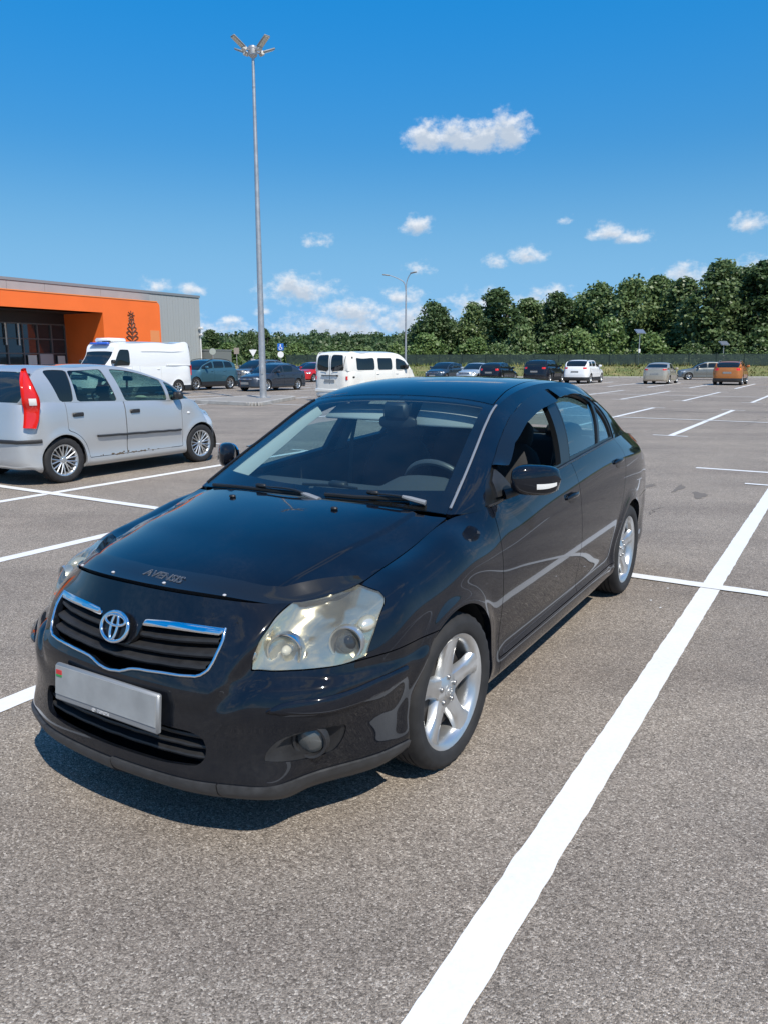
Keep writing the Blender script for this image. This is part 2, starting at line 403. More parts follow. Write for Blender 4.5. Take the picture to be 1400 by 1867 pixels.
        if cap and not closed: F.append(tuple(range(n))[::-1]); F.append(tuple((m-1)*n+k for k in range(n)))
        return s.add(V,[f[::-1] for f in F],mi)
    def prism(s,poly,h,fn,mi=0):
        """polygon extruded by h; fn maps (u,v,w) to a point"""
        n=len(poly); V=[fn(u,v,0) for u,v in poly]+[fn(u,v,h) for u,v in poly]
        return s.add(V,[tuple(range(n))[::-1],tuple(range(n,2*n))]+[(i,(i+1)%n,n+(i+1)%n,n+i) for i in range(n)],mi)
    def grid(s,D,mi=0,flip=False):
        a,b=D.shape[:2]; i=np.arange(a*b).reshape(a,b)
        F=np.stack([i[:-1,:-1],i[1:,:-1],i[1:,1:],i[:-1,1:]],-1).reshape(-1,4)
        if flip: F=F[:,::-1]
        return s.add(D.reshape(-1,3),[tuple(map(int,f)) for f in F],mi)
    def ell(s,c,r,n=14,m=9,rot=None,mi=0,pw=1.0):
        V=[];F=[]
        for j in range(m+1):
            th=math.pi*j/m
            for i in range(n):
                ph=2*math.pi*i/n; sg=lambda q:math.copysign(abs(q)**pw,q)
                V.append((sg(math.sin(th))*sg(math.cos(ph))*r[0],sg(math.sin(th))*sg(math.sin(ph))*r[1],sg(math.cos(th))*r[2]))
        for j in range(m):
            for i in range(n): F.append((j*n+i,(j+1)*n+i,(j+1)*n+(i+1)%n,j*n+(i+1)%n))
        V=np.array(V)
        if rot is not None: V=V@np.array(rot).T
        return s.add(V+np.array(c,float),F,mi)
    def mesh(s,name,ma,ang=38,lh=False):
        me=bpy.data.meshes.new(name)
        V=[(x,-y,z) for x,y,z in s.v] if lh else s.v; F=[f[::-1] for f in s.f] if lh else s.f
        me.from_pydata(V,[],F)
        for q in (ma if isinstance(ma,(list,tuple)) else [ma]): me.materials.append(q)
        if any(s.mi): me.polygons.foreach_set('material_index',s.mi)
        me.polygons.foreach_set('use_smooth',[True]*len(F)); me.update(calc_edges=True)
        me.set_sharp_from_angle(angle=math.radians(ang)); return me
    def obj(s,name,ma,parent=None,ang=38,lh=False):
        return link(bpy.data.objects.new(name,s.mesh(name,ma,ang,lh)),parent)
def rotm(x=0,y=0,z=0): return np.array(Matrix.Rotation(z,3,'Z')@Matrix.Rotation(y,3,'Y')@Matrix.Rotation(x,3,'X'))
def text_mesh(txt,size,depth,bold=0,outline=0):
    """lettering as a mesh from the built-in font (flat in xy, centred)"""
    cu=bpy.data.curves.new('txt','FONT'); cu.body=txt; cu.size=size; cu.extrude=depth; cu.offset=bold; cu.align_x='CENTER'; cu.align_y='CENTER'; cu.resolution_u=3
    if outline: cu.fill_mode='NONE'; cu.extrude=0; cu.bevel_depth=outline; cu.bevel_resolution=0
    o=bpy.data.objects.new('txt',cu); COL.objects.link(o); dg=bpy.context.evaluated_depsgraph_get(); dg.update()
    me=bpy.data.meshes.new_from_object(o.evaluated_get(dg)); bpy.data.objects.remove(o); bpy.data.curves.remove(cu); return me
# ---------------------------------------------------------------- the place: parking grid coordinates (u along the stalls, v across)
TH=math.radians(58.7); EU=np.array([math.cos(TH),math.sin(TH)]); EV=np.array([math.sin(TH),-math.cos(TH)])
def uv(u,v,z=None):
    p=u*EU+v*EV; return (float(p[0]),float(p[1])) if z is None else (float(p[0]),float(p[1]),z)
def asphalt():
    m=mat('asphalt',(.14,.13,.12),.85); nt=m.node_tree; b=nt.nodes['Principled BSDF']; b.inputs['Specular IOR Level'].default_value=.35
    tc=N(nt,'ShaderNodeTexCoord'); P=tc.outputs['Object']
    vo=N(nt,'ShaderNodeTexVoronoi'); vo.inputs['Scale'].default_value=172; nt.links.new(P,vo.inputs['Vector'])
    v2=N(nt,'ShaderNodeTexVoronoi'); v2.inputs['Scale'].default_value=360; nt.links.new(P,v2.inputs['Vector'])
    sx=N(nt,'ShaderNodeSeparateColor'); nt.links.new(vo.outputs['Color'],sx.inputs[0]); s2=N(nt,'ShaderNodeSeparateColor'); nt.links.new(v2.outputs['Color'],s2.inputs[0])
    stone=ramp(nt,sx.outputs[0],[(0,(.115,.097,.080)),(.25,(.198,.169,.141)),(.62,(.270,.233,.195)),(.88,(.340,.297,.252)),(1,(.50,.45,.39))])
    fine=ramp(nt,s2.outputs[1],[(0,(.70,.70,.70)),(.5,(1.0,1.0,1.0)),(1,(1.32,1.30,1.28))])
    c=mixc(nt,1,stone,fine,'MULTIPLY')
    n=noise(nt,P,.35,6,.6); n2=noise(nt,P,2.3,5,.6); n3=noise(nt,P,14,4,.6)
    c=mixc(nt,1,c,ramp(nt,n,[(.3,(.80,.80,.81)),(.7,(1.13,1.12,1.10))]),'MULTIPLY'); c=mixc(nt,1,c,ramp(nt,n2,[(.25,(.90,.90,.90)),(.7,(1.07,1.065,1.055))]),'MULTIPLY'); c=mixc(nt,1,c,ramp(nt,n3,[(.3,(.94,.94,.94)),(.7,(1.05,1.05,1.05))]),'MULTIPLY')
    # wheel polished lanes and old oil spots have their own shape
    st=noise(nt,P,.9,3,.5,1.5); c=mixc(nt,1,c,ramp(nt,st,[(.18,(.55,.54,.53)),(.27,(1,1,1))]),'MULTIPLY')
    mp=N(nt,'ShaderNodeMapping'); mp.inputs['Rotation'].default_value=(0,0,-math.radians(58.7)); mp.inputs['Scale'].default_value=(.10,.9,1); nt.links.new(P,mp.inputs[0]); ln=noise(nt,mp.outputs[0],1.0,4,.6,.4)
    c=mixc(nt,1,c,ramp(nt,ln,[(.32,(.86,.85,.85)),(.5,(1,1,1)),(.7,(1.07,1.07,1.06))]),'MULTIPLY')
    nt.links.new(c,b.inputs['Base Color'])
    h=math_(nt,'ADD',math_(nt,'MULTIPLY',vo.outputs['Distance'],-1.0),math_(nt,'MULTIPLY',v2.outputs['Distance'],-.45))
    nt.links.new(bump(nt,h,.7,.004),b.inputs['Normal'])
    nt.links.new(ramp(nt,n3,[(.3,(.78,.78,.78)),(.7,(.92,.92,.92))]),b.inputs['Roughness']); return m
def linepaint():
    m=mat('line_paint',(.78,.78,.76),.6); nt=m.node_tree; b=nt.nodes['Principled BSDF']; tc=N(nt,'ShaderNodeTexCoord'); P=tc.outputs['Object']
    n=noise(nt,P,55,4,.6); n2=noise(nt,P,3.0,5,.6); f=math_(nt,'ADD',math_(nt,'MULTIPLY',n,.6),math_(nt,'MULTIPLY',n2,.4))
    nt.links.new(ramp(nt,f,[(.25,(.42,.41,.385)),(.32,(.66,.655,.635)),(.5,(.72,.715,.695)),(.72,(.77,.765,.745))]),b.inputs['Base Color'])
    vo=N(nt,'ShaderNodeTexVoronoi'); vo.inputs['Scale'].default_value=110; nt.links.new(P,vo.inputs['Vector']); nt.links.new(bump(nt,vo.outputs['Distance'],.12,-.002),b.inputs['Normal']); return m
ASPH=asphalt(); PAINTL=linepaint()
def strip(name,a,b,wid,z,parent=None,lvl=0):
    """painted stripe with slightly ragged edges"""
    a=np.array(a);b=np.array(b); d=b-a; l=np.linalg.norm(d); d/=l; n=np.array([-d[1],d[0]]); near=np.linalg.norm((a+b)/2)<14
    k=int(max(2,min(l/(.02 if near else .25),900))); r=np.random.default_rng(int(abs(a[0]*977+b[1]*131)*10)%99991)
    j=(.0013 if near else .003); sm=lambda:np.convolve(r.normal(0,1,k+5),np.array([.2,.6,.9,.6,.2])/1.27,'valid')*j+.0011*np.sin(np.arange(k+1)*.043+r.random()*6); L=sm(); R_=sm()
    t=np.linspace(0,l,k+1)[:,None]; A=a+d*t+n*(wid/2+L)[:,None]; Bq=a+d*t-n*(wid/2+R_)[:,None]
    V=np.concatenate([np.c_[A,np.full(k+1,z)],np.c_[Bq,np.full(k+1,z)]]); q=B().add(V,[(i,k+1+i,k+2+i,i+1) for i in range(k)])
    return q.obj(name,PAINTL,parent)
def build_ground():
    g=B(); S=1400
    D=np.array([[(x,y,-.0) for y in np.linspace(-S,S,29)] for x in np.linspace(-S,S,29)]); g.grid(D)
    go=g.obj('ground',mat('far_ground',(.10,.12,.045),.95)); tag(go,kind='structure')
    nt=MATS['far_ground'].node_tree; tc=N(nt,'ShaderNodeTexCoord'); n=noise(nt,tc.outputs['Object'],.08,6); nt.links.new(ramp(nt,n,[(.3,(.045,.07,.02)),(.7,(.14,.15,.06))]),nt.nodes['Principled BSDF'].inputs['Base Color'])
    # asphalt sheet: wide enough for the whole car park
    pk=np.array([uv(-40,60),uv(-40,-75),uv(90,-75),uv(90,-40),(-16,72.2),(80,72.2),uv(35,60)])
    pk=np.array([(-75,-40),(80,-40),(80,72.2),(-20,72.2),(-60,100),(-90,60)])
    a=B().add([(x,y,.004) for x,y in pk],[tuple(range(len(pk)))]).obj('parking_lot',ASPH); tag(a,kind='structure')
    L=lambda p,q,w=.12,z=.008:strip('painted_line',uv(*p),uv(*q),w,z,a)
    vs=[1.78,-.72,-3.27,-5.78,-8.24,-10.65,-13.0,-15.5]
    for v_ in vs:
        if -14<v_: L((.75,v_),(10.95,v_),.13)
        if v_<1: L((10.97-.05,v_-.36),(10.92,v_+.36),.09,.012)
    L((5.70,-20),(5.70,6),.12,.012)
    L((12.22,-1.9),(12.22,.6),.11)
    for base,l in ((17.2,10.1),(32.5,10.15),(48.2,10.6)):
        for v_ in (1.78,-.80,-3.25,-5.76,-8.24,-10.65,-13.05,-15.5,-18,-20.5,-23,-25.4,-27.9,-30.4,-32.9,-35.3):
            if base<18 and (v_<-15 and v_>-20.3): continue
            L((base,v_),(base+l,v_),.13 if base<40 else .15); 
            for e in (base,base+l): L((e,v_-.36),(e,v_+.36),.10 if base<40 else .13,.012)
        L((base+l*.5-.1,-40),(base+l*.5-.1,6),.12 if base<40 else .15,.016)
    # dark patches and cracks sealed with bitumen
    tar=mat('tar_patch',(.150,.128,.106),.85); rr=np.random.default_rng(5)
    for (u_,v_,l,w_,an) in ((10.0,-2.15,.55,.11,.3),(10.1,-1.75,.6,.10,0),(9.7,-1.45,.5,.14,-.2),(25.8,-4.6,2.2,.16,-1.5),(33.3,-3.9,1.8,.15,-1.5),(16.5,-6.3,1.2,.1,.4)):
        t=np.linspace(0,2*math.pi,26,endpoint=False); rad=1+.25*np.sin(t*3+u_)+.12*rr.normal(size=26)
        e=np.stack([np.cos(t)*l/2*rad,np.sin(t)*w_/2*rad],1); c,s_=math.cos(an),math.sin(an); q=[uv(u_+x*c-y*s_,v_+x*s_+y*c) for x,y in e]
        B().add([(x,y,.0075) for x,y in q],[tuple(range(26))]).obj('tar_patch',tar,a)
    # hairline cracks
    ck=mat('crack_dark',(.045,.038,.032),.9)
    for (u_,v_,an,l) in ((6.4,-2.1,.2,2.6),(8.3,.4,1.3,2.2),(13.5,-4.5,.1,6),(15.2,-7.5,1.45,4),(3.1,-.1,.9,1.5),(20,-2.5,.15,7),(24.5,-5.2,1.5,3.5),(29.8,-6.3,1.52,4.5),(12.9,-9.5,.5,4)):
        k=int(l/.05); p=np.array([u_,v_]); P=[p]; hd=an
        for i in range(k): hd=an+.75*rr.normal()*.6; p=p+.05*np.array([math.cos(hd),math.sin(hd)]); P.append(p)
        P=np.array(P); d=np.gradient(P,axis=0); d/=np.linalg.norm(d,axis=1,keepdims=True); n=np.stack([-d[:,1],d[:,0]],1); wd=(.0016+.0016*rr.random(k+1))[:,None]*(1+l*.12)
        A=[uv(*q) for q in P+n*wd]; Bq=[uv(*q) for q in P-n*wd]; B().add([(x,y,.0072) for x,y in A]+[(x,y,.0072) for x,y in Bq],[(i,k+1+i,k+2+i,i+1) for i in range(k)]).obj('crack',ck,a)
    # pebbles and bits of litter lying on the asphalt
    pb=B(); 
    for i in range(220):
        y=1.3+rr.random()**1.6*9; x=(rr.random()-.5)*1.15*y+.1*y; r_=.0016+.0028*rr.random()**2
        pb.ell((x,y,.004+r_*.4),(r_*(.8+.5*rr.random()),r_,r_*.6),5,3,rot=rotm(0,0,rr.random()*3))
    tag(pb.obj('loose_gravel',mat('pebble',(.36,.33,.29),.8)),'tiny pale stones scattered over the asphalt near the saloon','gravel',kind='stuff')
    for i,(u_,v_) in enumerate(((5.5,-.98),(5.15,-1.02),(5.02,-.93))):
        t=np.linspace(0,2*math.pi,12,endpoint=False); q=[uv(u_+.010*math.cos(x)*(1+.4*math.sin(3*x+i)),v_+.007*math.sin(x)) for x in t]
        B().add([(x,y,.0078) for x,y in q],[tuple(range(12))]).obj('paint_spot',PAINTL,a)
    # kerb, grass strip
    kb=mat('kerb_concrete',(.36,.35,.33),.85); add_wear(kb,3,.8,1.15,(.75,.95))
    for i in range(50):
        x=-22+i*2.0; B().rbox((x+.99,72.35,.06),(1.97,.16,.14),.015).obj('kerb_stone',kb,None)
    ks=[o for o in COL.objects if o.name.startswith('kerb_stone')]; k0=bpy.data.objects.new('kerb',None); link(k0); tag(k0,kind='structure')
    for o in ks: o.parent=k0
    gm=mat('verge_grass',(.16,.17,.05),.95); nt=gm.node_tree; tc=N(nt,'ShaderNodeTexCoord'); n=noise(nt,tc.outputs['Object'],.5,7,.65); n2=noise(nt,tc.outputs['Object'],6,5,.7)
    nt.links.new(mixc(nt,1,ramp(nt,n,[(.35,(.10,.14,.035)),(.52,(.19,.18,.06)),(.66,(.33,.27,.11))]),ramp(nt,n2,[(.3,(.6,.6,.6)),(.7,(1.25,1.25,1.25))]),'MULTIPLY'),nt.nodes['Principled BSDF'].inputs['Base Color'])
    D=np.array([[(x,y,.05+.95*sstep(72.4,80,y)+.05*math.sin(x*.9)*math.sin(y*1.3)) for y in np.linspace(72.43,93,24)] for x in np.linspace(-24,90,115)]); vg=B().grid(D).obj('grass_verge',gm); tag(vg,kind='structure')
    # standing grass
    r=np.random.default_rng(11); n_=24000; x=r.uniform(-14,72,n_); y=72.6+r.random(n_)**1.2*12.5; h=(.08+.22*r.random(n_)**2)*(1+.9*sstep(79,84,y)); wd=.02+.035*r.random(n_); a_=r.uniform(0,math.pi,n_)
    z0=.05+.95*sstep(72.4,80,y)-.04; dx,dy=np.cos(a_)*wd,np.sin(a_)*wd; lx,ly=r.normal(0,.08,n_),r.normal(0,.08,n_)
    V=np.stack([np.stack([x-dx,y-dy,z0],1),np.stack([x+dx,y+dy,z0],1),np.stack([x+lx,y+ly,z0+h],1)],1).reshape(-1,3)
    q=M(V,np.tile([0,-.35,.94],(3*n_,1)),np.arange(3*n_).reshape(-1,3)); ggm=mat('grass_blades',(.13,.17,.04),.9); nt=ggm.node_tree; tc=N(nt,'ShaderNodeTexCoord'); nz=noise(nt,tc.outputs['Object'],.35,5,.6)
    nt.links.new(ramp(nt,nz,[(.38,(.08,.13,.028)),(.55,(.15,.17,.045)),(.68,(.34,.28,.11))]),nt.nodes['Principled BSDF'].inputs['Base Color'])
    o=objm('grass',q,ggm,None,False); tag(o,'rough grass, part dried to straw, along the green fence','grass',kind='stuff')
    # kerbed island under the mast
    pts=round_poly(np.array([uv(20.9,-17.9),uv(21.1,-21.9),uv(25.9,-21.9),uv(25.7,-19.9)]),.5,6); ctr=pts.mean(0)
    i0=bpy.data.objects.new('traffic_island',None); link(i0); tag(i0,kind='structure')
    inn=ctr+(pts-ctr)*.955
    B().add([(x,y,.125) for x,y in inn],[tuple(range(len(inn)))]).obj('island_paving',mat('island_paving_grey',(.26,.24,.215),.9),i0)
    m_=len(pts)
    for i in range(0,m_,1):
        p,q=pts[i],pts[(i+1)%m_]; l=np.linalg.norm(q-p); k=max(1,int(round(l/1.0)))
        for j in range(k):
            a_,b_=p+(q-p)*j/k,p+(q-p)*(j+1)/k; c=(a_+b_)/2; c=c+(ctr-c)*.02; an=math.atan2(*(b_-a_)[::-1]); B().rbox((c[0],c[1],.068),(np.linalg.norm(b_-a_)-.012,.15,.135),.012,rot=rotm(0,0,an)).obj('kerb_stone',kb,i0)
build_ground()
# ---------------------------------------------------------------- the shop building
def build_shop():
    O3=np.array([0,0]); 
    root=thing('shop_building','grey metal-clad store with a bright orange portal round its glazed entrance','building',uv(40,-63.35,0),TH)
    # local frame: x along u (from u=40), y = away from the car park (-v), z up
    P=lambda u_,d,z:(u_-40,d,z)      # d: distance behind the facade plane
    def bx(name,u0,u1,d0,d1,z0,z1,ma,par=root,r=.0):
        c=P((u0+u1)/2,(d0+d1)/2,(z0+z1)/2); s=(u1-u0,d1-d0,z1-z0)
        b=B(); (b.rbox(c,s,r) if r else b.box(c,s)); return b.obj(name,ma,par)
    grey=mat('cladding_grey',(.34,.35,.36),.45,.1); add_wear(grey,.6,.92,1.06,(.38,.55)); lt=mat('cladding_light_grey',(.37,.385,.39),.45,.1); orange=mat('portal_orange',(.86,.165,.030),.5); add_wear(orange,.5,.95,1.04,(.4,.55))
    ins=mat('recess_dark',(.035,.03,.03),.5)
    core=bx('wall',12,52,4.6,28,0,8.45,grey); bx('wall',12,52,.25,4.6,6.3,8.45,grey); bx('wall',49.82,52,.25,4.6,0,6.3,grey); bx('wall',12,17.9,.25,4.6,0,6.3,grey)
    
    edges=[12,16.2,20.4,24.6,28.8,33,37.2,41.4,45.1,51.2,57.3]
    for a_,b_ in zip(edges[:-1],edges[1:]): bx('cladding_panel',a_+.015,b_-.015,0,.2,(6.32 if 17<b_ and a_<49 else 0),8.42,grey,core)
    rw=bx('wall',52,64.5,.25,28,0,8.45,lt); 
    for i in range(18): bx('cladding_panel',57.3+i*.4+.008,57.3+(i+1)*.4-.008,.02+.006*(i%2),.2,0,8.42,lt,rw)
    bx('parapet_cap',12,64.56,-.06,28.1,8.45,8.70,mat('parapet_grey',(.30,.31,.32),.4,.4))
    # orange portal with a rounded upper corner
    poly=[(14,0),(14,7.42)]+[(56.72-.42+.42*math.sin(t),7.0+.42*math.cos(t)) for t in np.linspace(0,math.pi/2,8)]+[(56.72,0),(49.62,0),(49.62,6.05),(18,6.05),(18,0)]
    po=B(); n=len(poly); F=[(0,1,n-2,n-1),tuple([1]+list(range(2,10))+[n-3,n-2])[:],(9,10,11,n-3)]
    V0=[P(u_,-2.05,z) for u_,z in poly]; V1=[P(u_,0,z) for u_,z in poly]
    po.add(V0+V1,[f for f in F]+[tuple(n+i for i in f[::-1]) for f in F]+[(i,(i+1)%n,n+(i+1)%n,n+i) for i in range(n)]); pr=po.obj('portal',orange,root,30)
    bx('portal_coping',14,56.4,-2.10,-.02,7.42,7.50,mat('coping_orange',(.88,.27,.07),.4),pr)
    # recess: side, ceiling, glazing with mullions
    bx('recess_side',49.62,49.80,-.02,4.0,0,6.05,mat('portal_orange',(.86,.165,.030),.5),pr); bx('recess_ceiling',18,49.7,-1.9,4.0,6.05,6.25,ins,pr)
    gl=mat('shopfront_glass',(.030,.034,.040),.03,spec=.8); fr=mat('mullion_grey',(.13,.13,.135),.4)
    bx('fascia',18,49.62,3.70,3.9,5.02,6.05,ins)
    us=[18,21,24,27,30,33,36,39,41.2,43.4,45.0,46.55,48.05,49.6]; zz=[0,2.25,3.62,5.02]
    for i in range(len(us)-1):
        for j in range(3):
            bx('window_pane',us[i]+.05,us[i+1]-.05,3.80+.02*((i*7+j*3)%3),3.86,zz[j]+.05,zz[j+1]-.05,gl,root)
    for i,u_ in enumerate(us): bx('mullion',u_-.06,u_+.06,3.66,3.9,0,5.02,fr)
    for j,z in enumerate(zz[1:]): bx('transom',18,49.6,3.68,3.88,z-.06,z+.06,fr)
    # the hall behind the panes: white columns, shelves and doors seen through the glass
    bx('entrance_door',46.6,48.0,3.62,3.68,.05,2.2,mat('door_grey',(.45,.46,.47),.4),root)
    bx('notice_board',48.5,49.3,3.60,3.66,1.25,2.05,mat('notice_white',(.70,.70,.66),.6),root); bx('notice_board',45.3,46.2,3.60,3.66,1.2,2.1,mat('notice_white',(.70,.70,.66),.6),root)
    for u_ in (43.2,44.5): bx('inner_column',u_,u_+.12,3.60,3.66,3.0,5.0,mat('notice_white',(.70,.70,.66),.6),root)
    # emblem: an upright spray of leaves with a star on top, dark strokes on the orange
    em=B(); t=-2.055
    def stroke(pts,r=.055): em.tube([P(52.95+x,t-.03,4.02+z) for x,z in pts],r,5,up=(0,1,0))
    for k in range(8):
        a_=k*math.pi/4; stroke([(.10*math.cos(a_),1.95+.10*math.sin(a_)),(.42*math.cos(a_),1.95+.42*math.sin(a_))],.05)
    for z,wd in ((1.28,.30),(.92,.42),(.52,.55),(.10,.68),(-.35,.72)):
        for sgn in (-1,1):
            q=smooth_poly(np.array([(0,z),(sgn*wd*.45,z+.30),(sgn*wd,z+.18),(sgn*wd*.62,z-.02),(sgn*wd*.15,z-.22)]),4,False); stroke([tuple(a_) for a_ in q],.05)
    stroke([(0,1.5),(.02,.6),(-.02,-.5)],.05); em.obj('emblem',mat('emblem_dark',(.12,.05,.03),.5),pr)
    bx('portal_patch',55.3,56.5,-2.06,-2.04,3.3,4.6,mat('patch_pale_orange',(.72,.26,.10),.5),pr)
    # corner fittings
    B().tube([P(64.3,-.12,0),P(64.3,-.12,5.0)],.08,8).obj('downpipe',mat('pipe_white',(.65,.65,.65),.5),root)
    B().rbox(P(64.2,-.35,5.15),(.35,.5,.25),.04).obj('flood_lamp',mat('pipe_white',(.65,.65,.65),.5),root); B().rbox(P(64.2,-.30,4.45),(.22,.4,.22),.04).obj('camera_box',mat('pipe_white',(.65,.65,.65),.5),root)
    bx('roof_vent',51.6,52.4,6,6.9,8.7,9.05,mat('vent_dark',(.08,.08,.085),.5))
    rp=thing('ramp_wall','low dark grey wall beyond the corner of the orange and grey store','wall',uv(66,-62.2,0),TH); b=B().box((.1,1,1.35),(3.0,3,2.7)); b.obj('wall_block',mat('ramp_grey',(.16,.17,.17),.7),rp); B().box((.1,1,2.76),(3.1,3.1,.12)).obj('coping',mat('parapet_grey',(.30,.31,.32),.4,.4),rp)
    root.rotation_euler=(0,0,TH)
    return root
build_shop()
STEEL=mat('galvanised_steel',(.46,.47,.48),.42,.65); add_wear(STEEL,4,.85,1.08,(.36,.52)); LAMPG=mat('luminaire_grey',(.30,.29,.27),.5,.3); WHITEP=mat('white_enamel',(.75,.75,.74),.4)
def build_mast():
    x,y=-4.84,30.91; r=thing('floodlight_mast','tall tapered steel mast with four floodlights at the top, standing on the kerbed island','lamp post',(x,y,.125))
    B().lathe([(.138,0),(.134,1.2),(.113,4),(.084,8.5),(.056,12.3),(.054,12.6)],18).obj('pole',STEEL,r)
    B().lathe([(.30,0),(.30,.03),(.17,.035)],18).obj('base_plate',STEEL,r)
    for z in (4.9,8.6,11.4): B().lathe([(.128-.0064*z,z),(.135-.0064*z,z+.01),(.135-.0064*z,z+.09),(.128-.0064*z,z+.1)],16,cap=False).obj('joint_band',mat('band_dark',(.08,.08,.085),.5),r)
    B().rbox((0,-.15,1.1),(.09,.02,.32),.008).obj('access_door',STEEL,r)
    h=B().lathe([(.05,12.45),(.16,12.55),(.18,12.70),(.16,12.85),(.03,12.90)],16); t=np.linspace(0,2*math.pi,24,endpoint=False); h.tube(np.stack([.30*np.cos(t),.30*np.sin(t),np.full(24,12.72)],1),.025,6,closed=True); h.obj('head_ring',STEEL,r)
    for k,a in enumerate((math.radians(-42),math.radians(-138),math.radians(38),math.radians(142))):
        d=np.array([math.cos(a),math.sin(a),0]); tl=.52 if k<2 else .42
        f=B().tube(np.array([(0,0,12.72),d*.34+np.array([0,0,12.70])]),.03,6).obj('bracket',STEEL,r)
        rot=rotm(0,0,a)@rotm(0,-tl,0); c=d*.34+np.array([0,0,12.72])
        q=rot@np.array([.32,0,0])+c; lm=B().rbox(q,(.56,.26,.06),.02,rot=rot).obj('floodlight',LAMPG,r); B().box(rot@np.array([.34,0,-.037])+c,(.46,.20,.012),rot=rot).obj('lens_plate',mat('led_lens',(.62,.60,.52),.25),lm); B().rbox(rot@np.array([.02,0,-.03])+c,(.16,.20,.16),.03,rot=rot).obj('driver_box',mat('driver_pale',(.62,.60,.55),.5),lm)
build_mast()
def build_lamp():
    r=thing('street_lamp','slim grey street lamp with two curved arms beyond the white minibus','street lamp',(1.66,60,0))
    B().lathe([(.085,0),(.08,1),(.055,6.6),(.05,6.8)],12).obj('pole',STEEL,r)
    for ex,ey,hh in ((-1.52,.1,7.95),(.42,-.3,8.05)):
        b=B(); P=smooth_poly(np.array([(0,0,6.7),(ex*.10,ey*.1,7.4),(ex*.45,ey*.4,hh-.22),(ex*.85,ey*.85,hh)]),6,False); b.tube(P,np.linspace(.042,.028,len(P)),8); a=b.obj('lamp_arm',STEEL,r)
        d=P[-1]-P[-3]; an=math.atan2(d[1],d[0]); B().rbox(P[-1]+np.array([ex,ey,.1])/math.hypot(ex,ey)*.22,(.55,.20,.08),.03,rot=rotm(0,0,an)@rotm(0,-.12,0)).obj('lamp_head',LAMPG,a)
build_lamp()
def sign(name,label,x,y,faces,h):
    r=thing(name,label,'sign',(x,y,0)); B().tube(np.array([(0,0,0),(0,0,h)]),.032,8).obj('pole',STEEL,r)
    for kind,z,sz,ma in faces:
        b=B()
        if kind=='disc': b.lathe([(.001,-.012),(sz,-.012),(sz,.012),(.001,.012)],24,c=(0,-.05,z),axis='y',cap=False)
        elif kind=='tri': t=np.array([math.pi/2,math.pi/2+2.094,math.pi/2+4.189])+math.pi; b.prism(round_poly(np.stack([sz*np.cos(t),sz*np.sin(t)],1),.06,3),.02,lambda u_,v_,w_:(u_,-.05-w_,z+v_))
        else: b.rbox((0,-.05,z),(sz[0],.025,sz[1]),.01)
        f=b.obj('sign_face',ma,r)
        if kind=='blue':
            w=B(); w.lathe([(.001,0),(.055,0)],12,c=(-.0,-.066,z+.15),axis='y',cap=False); w.tube(np.array([(0,-.066,z+.09),(0,-.066,z-.02),(.09,-.066,z-.04),(.11,-.066,z-.16)]),.032,5); t=np.linspace(1.9,5.6,14); w.tube(np.stack([.12*np.cos(t),np.full(14,-.066),z-.08+.12*np.sin(t)],1),.022,5); w.obj('pictogram',WHITEP,f)
    return r
GB=mat('sign_back_grey',(.34,.37,.34),.6); BR=mat('sign_brown_grey',(.27,.23,.20),.6); BL=mat('sign_blue',(.02,.14,.52),.35)
sign('road_sign','round grey-green sign back, leftmost of the signs, before a dark tree',-16.5,75,[('disc',2.45,.31,GB)],2.75)
sign('road_sign','square brown-grey sign standing left of the mast',-14.2,75,[('box',2.5,(.50,.60),BR)],2.75)
sign('road_sign','white triangular sign over a small plate, half hidden by the mast',-10.25,61,[('tri',2.25,.36,WHITEP),('box',1.55,(.36,.36),WHITEP)],2.5)
sign('road_sign','blue wheelchair parking sign above a white disc, right of the mast',-7.95,60,[('blue',2.62,(.46,.52),BL),('disc',2.05,.24,WHITEP)],2.85)
def build_fence():
    r=thing('mesh_fence','dark green mesh fence with posts running along the grass verge under the trees','fence',(0,0,0))
    gm=mat('fence_green',(.018,.032,.027),.5); sm=mat('fence_strip_green',(.030,.050,.043),.45); add_wear(sm,.8,.75,1.2,(.4,.6))
    A=np.array([70.0,73.3]); Bq=np.array([-14.0,97.0]); d=Bq-A; l=np.linalg.norm(d); d/=l; n=int(l/2.75); an=math.atan2(d[1],d[0])
    pm=None; rr=random.Random(3)
    strips=None
    for i in range(n+1):
        p=A+d*i*2.75; g=1.02
        if pm is None: pm=B().box((0,0,1.0),(.09,.09,2.1)).box((0,0,2.06),(.11,.11,.03)).mesh('post',gm)
        o=link(bpy.data.objects.new('post',pm),r); o.location=(p[0],p[1],g-.1); o.scale=(1,1,.72); o.rotation_euler=(0,0,an)
        if i<n:
            if strips is None:
                b=B()
                for k in range(8): b.box((1.375,.0,.32+k*.205),(2.66,.012,.185))
                for k in range(14): b.box((.12+k*.186,.012,1.0),(.012,.012,1.9))
                for z in (.2,1.0,1.92): b.box((1.375,-.012,z),(2.66,.02,.03))
                strips=b.mesh('mesh_panel',sm)
            q=link(bpy.data.objects.new('mesh_panel',strips),r); q.location=(p[0],p[1],g-.1); q.scale=(1,1,.72); q.rotation_euler=(rr.uniform(-.02,.02),0,an)
build_fence()
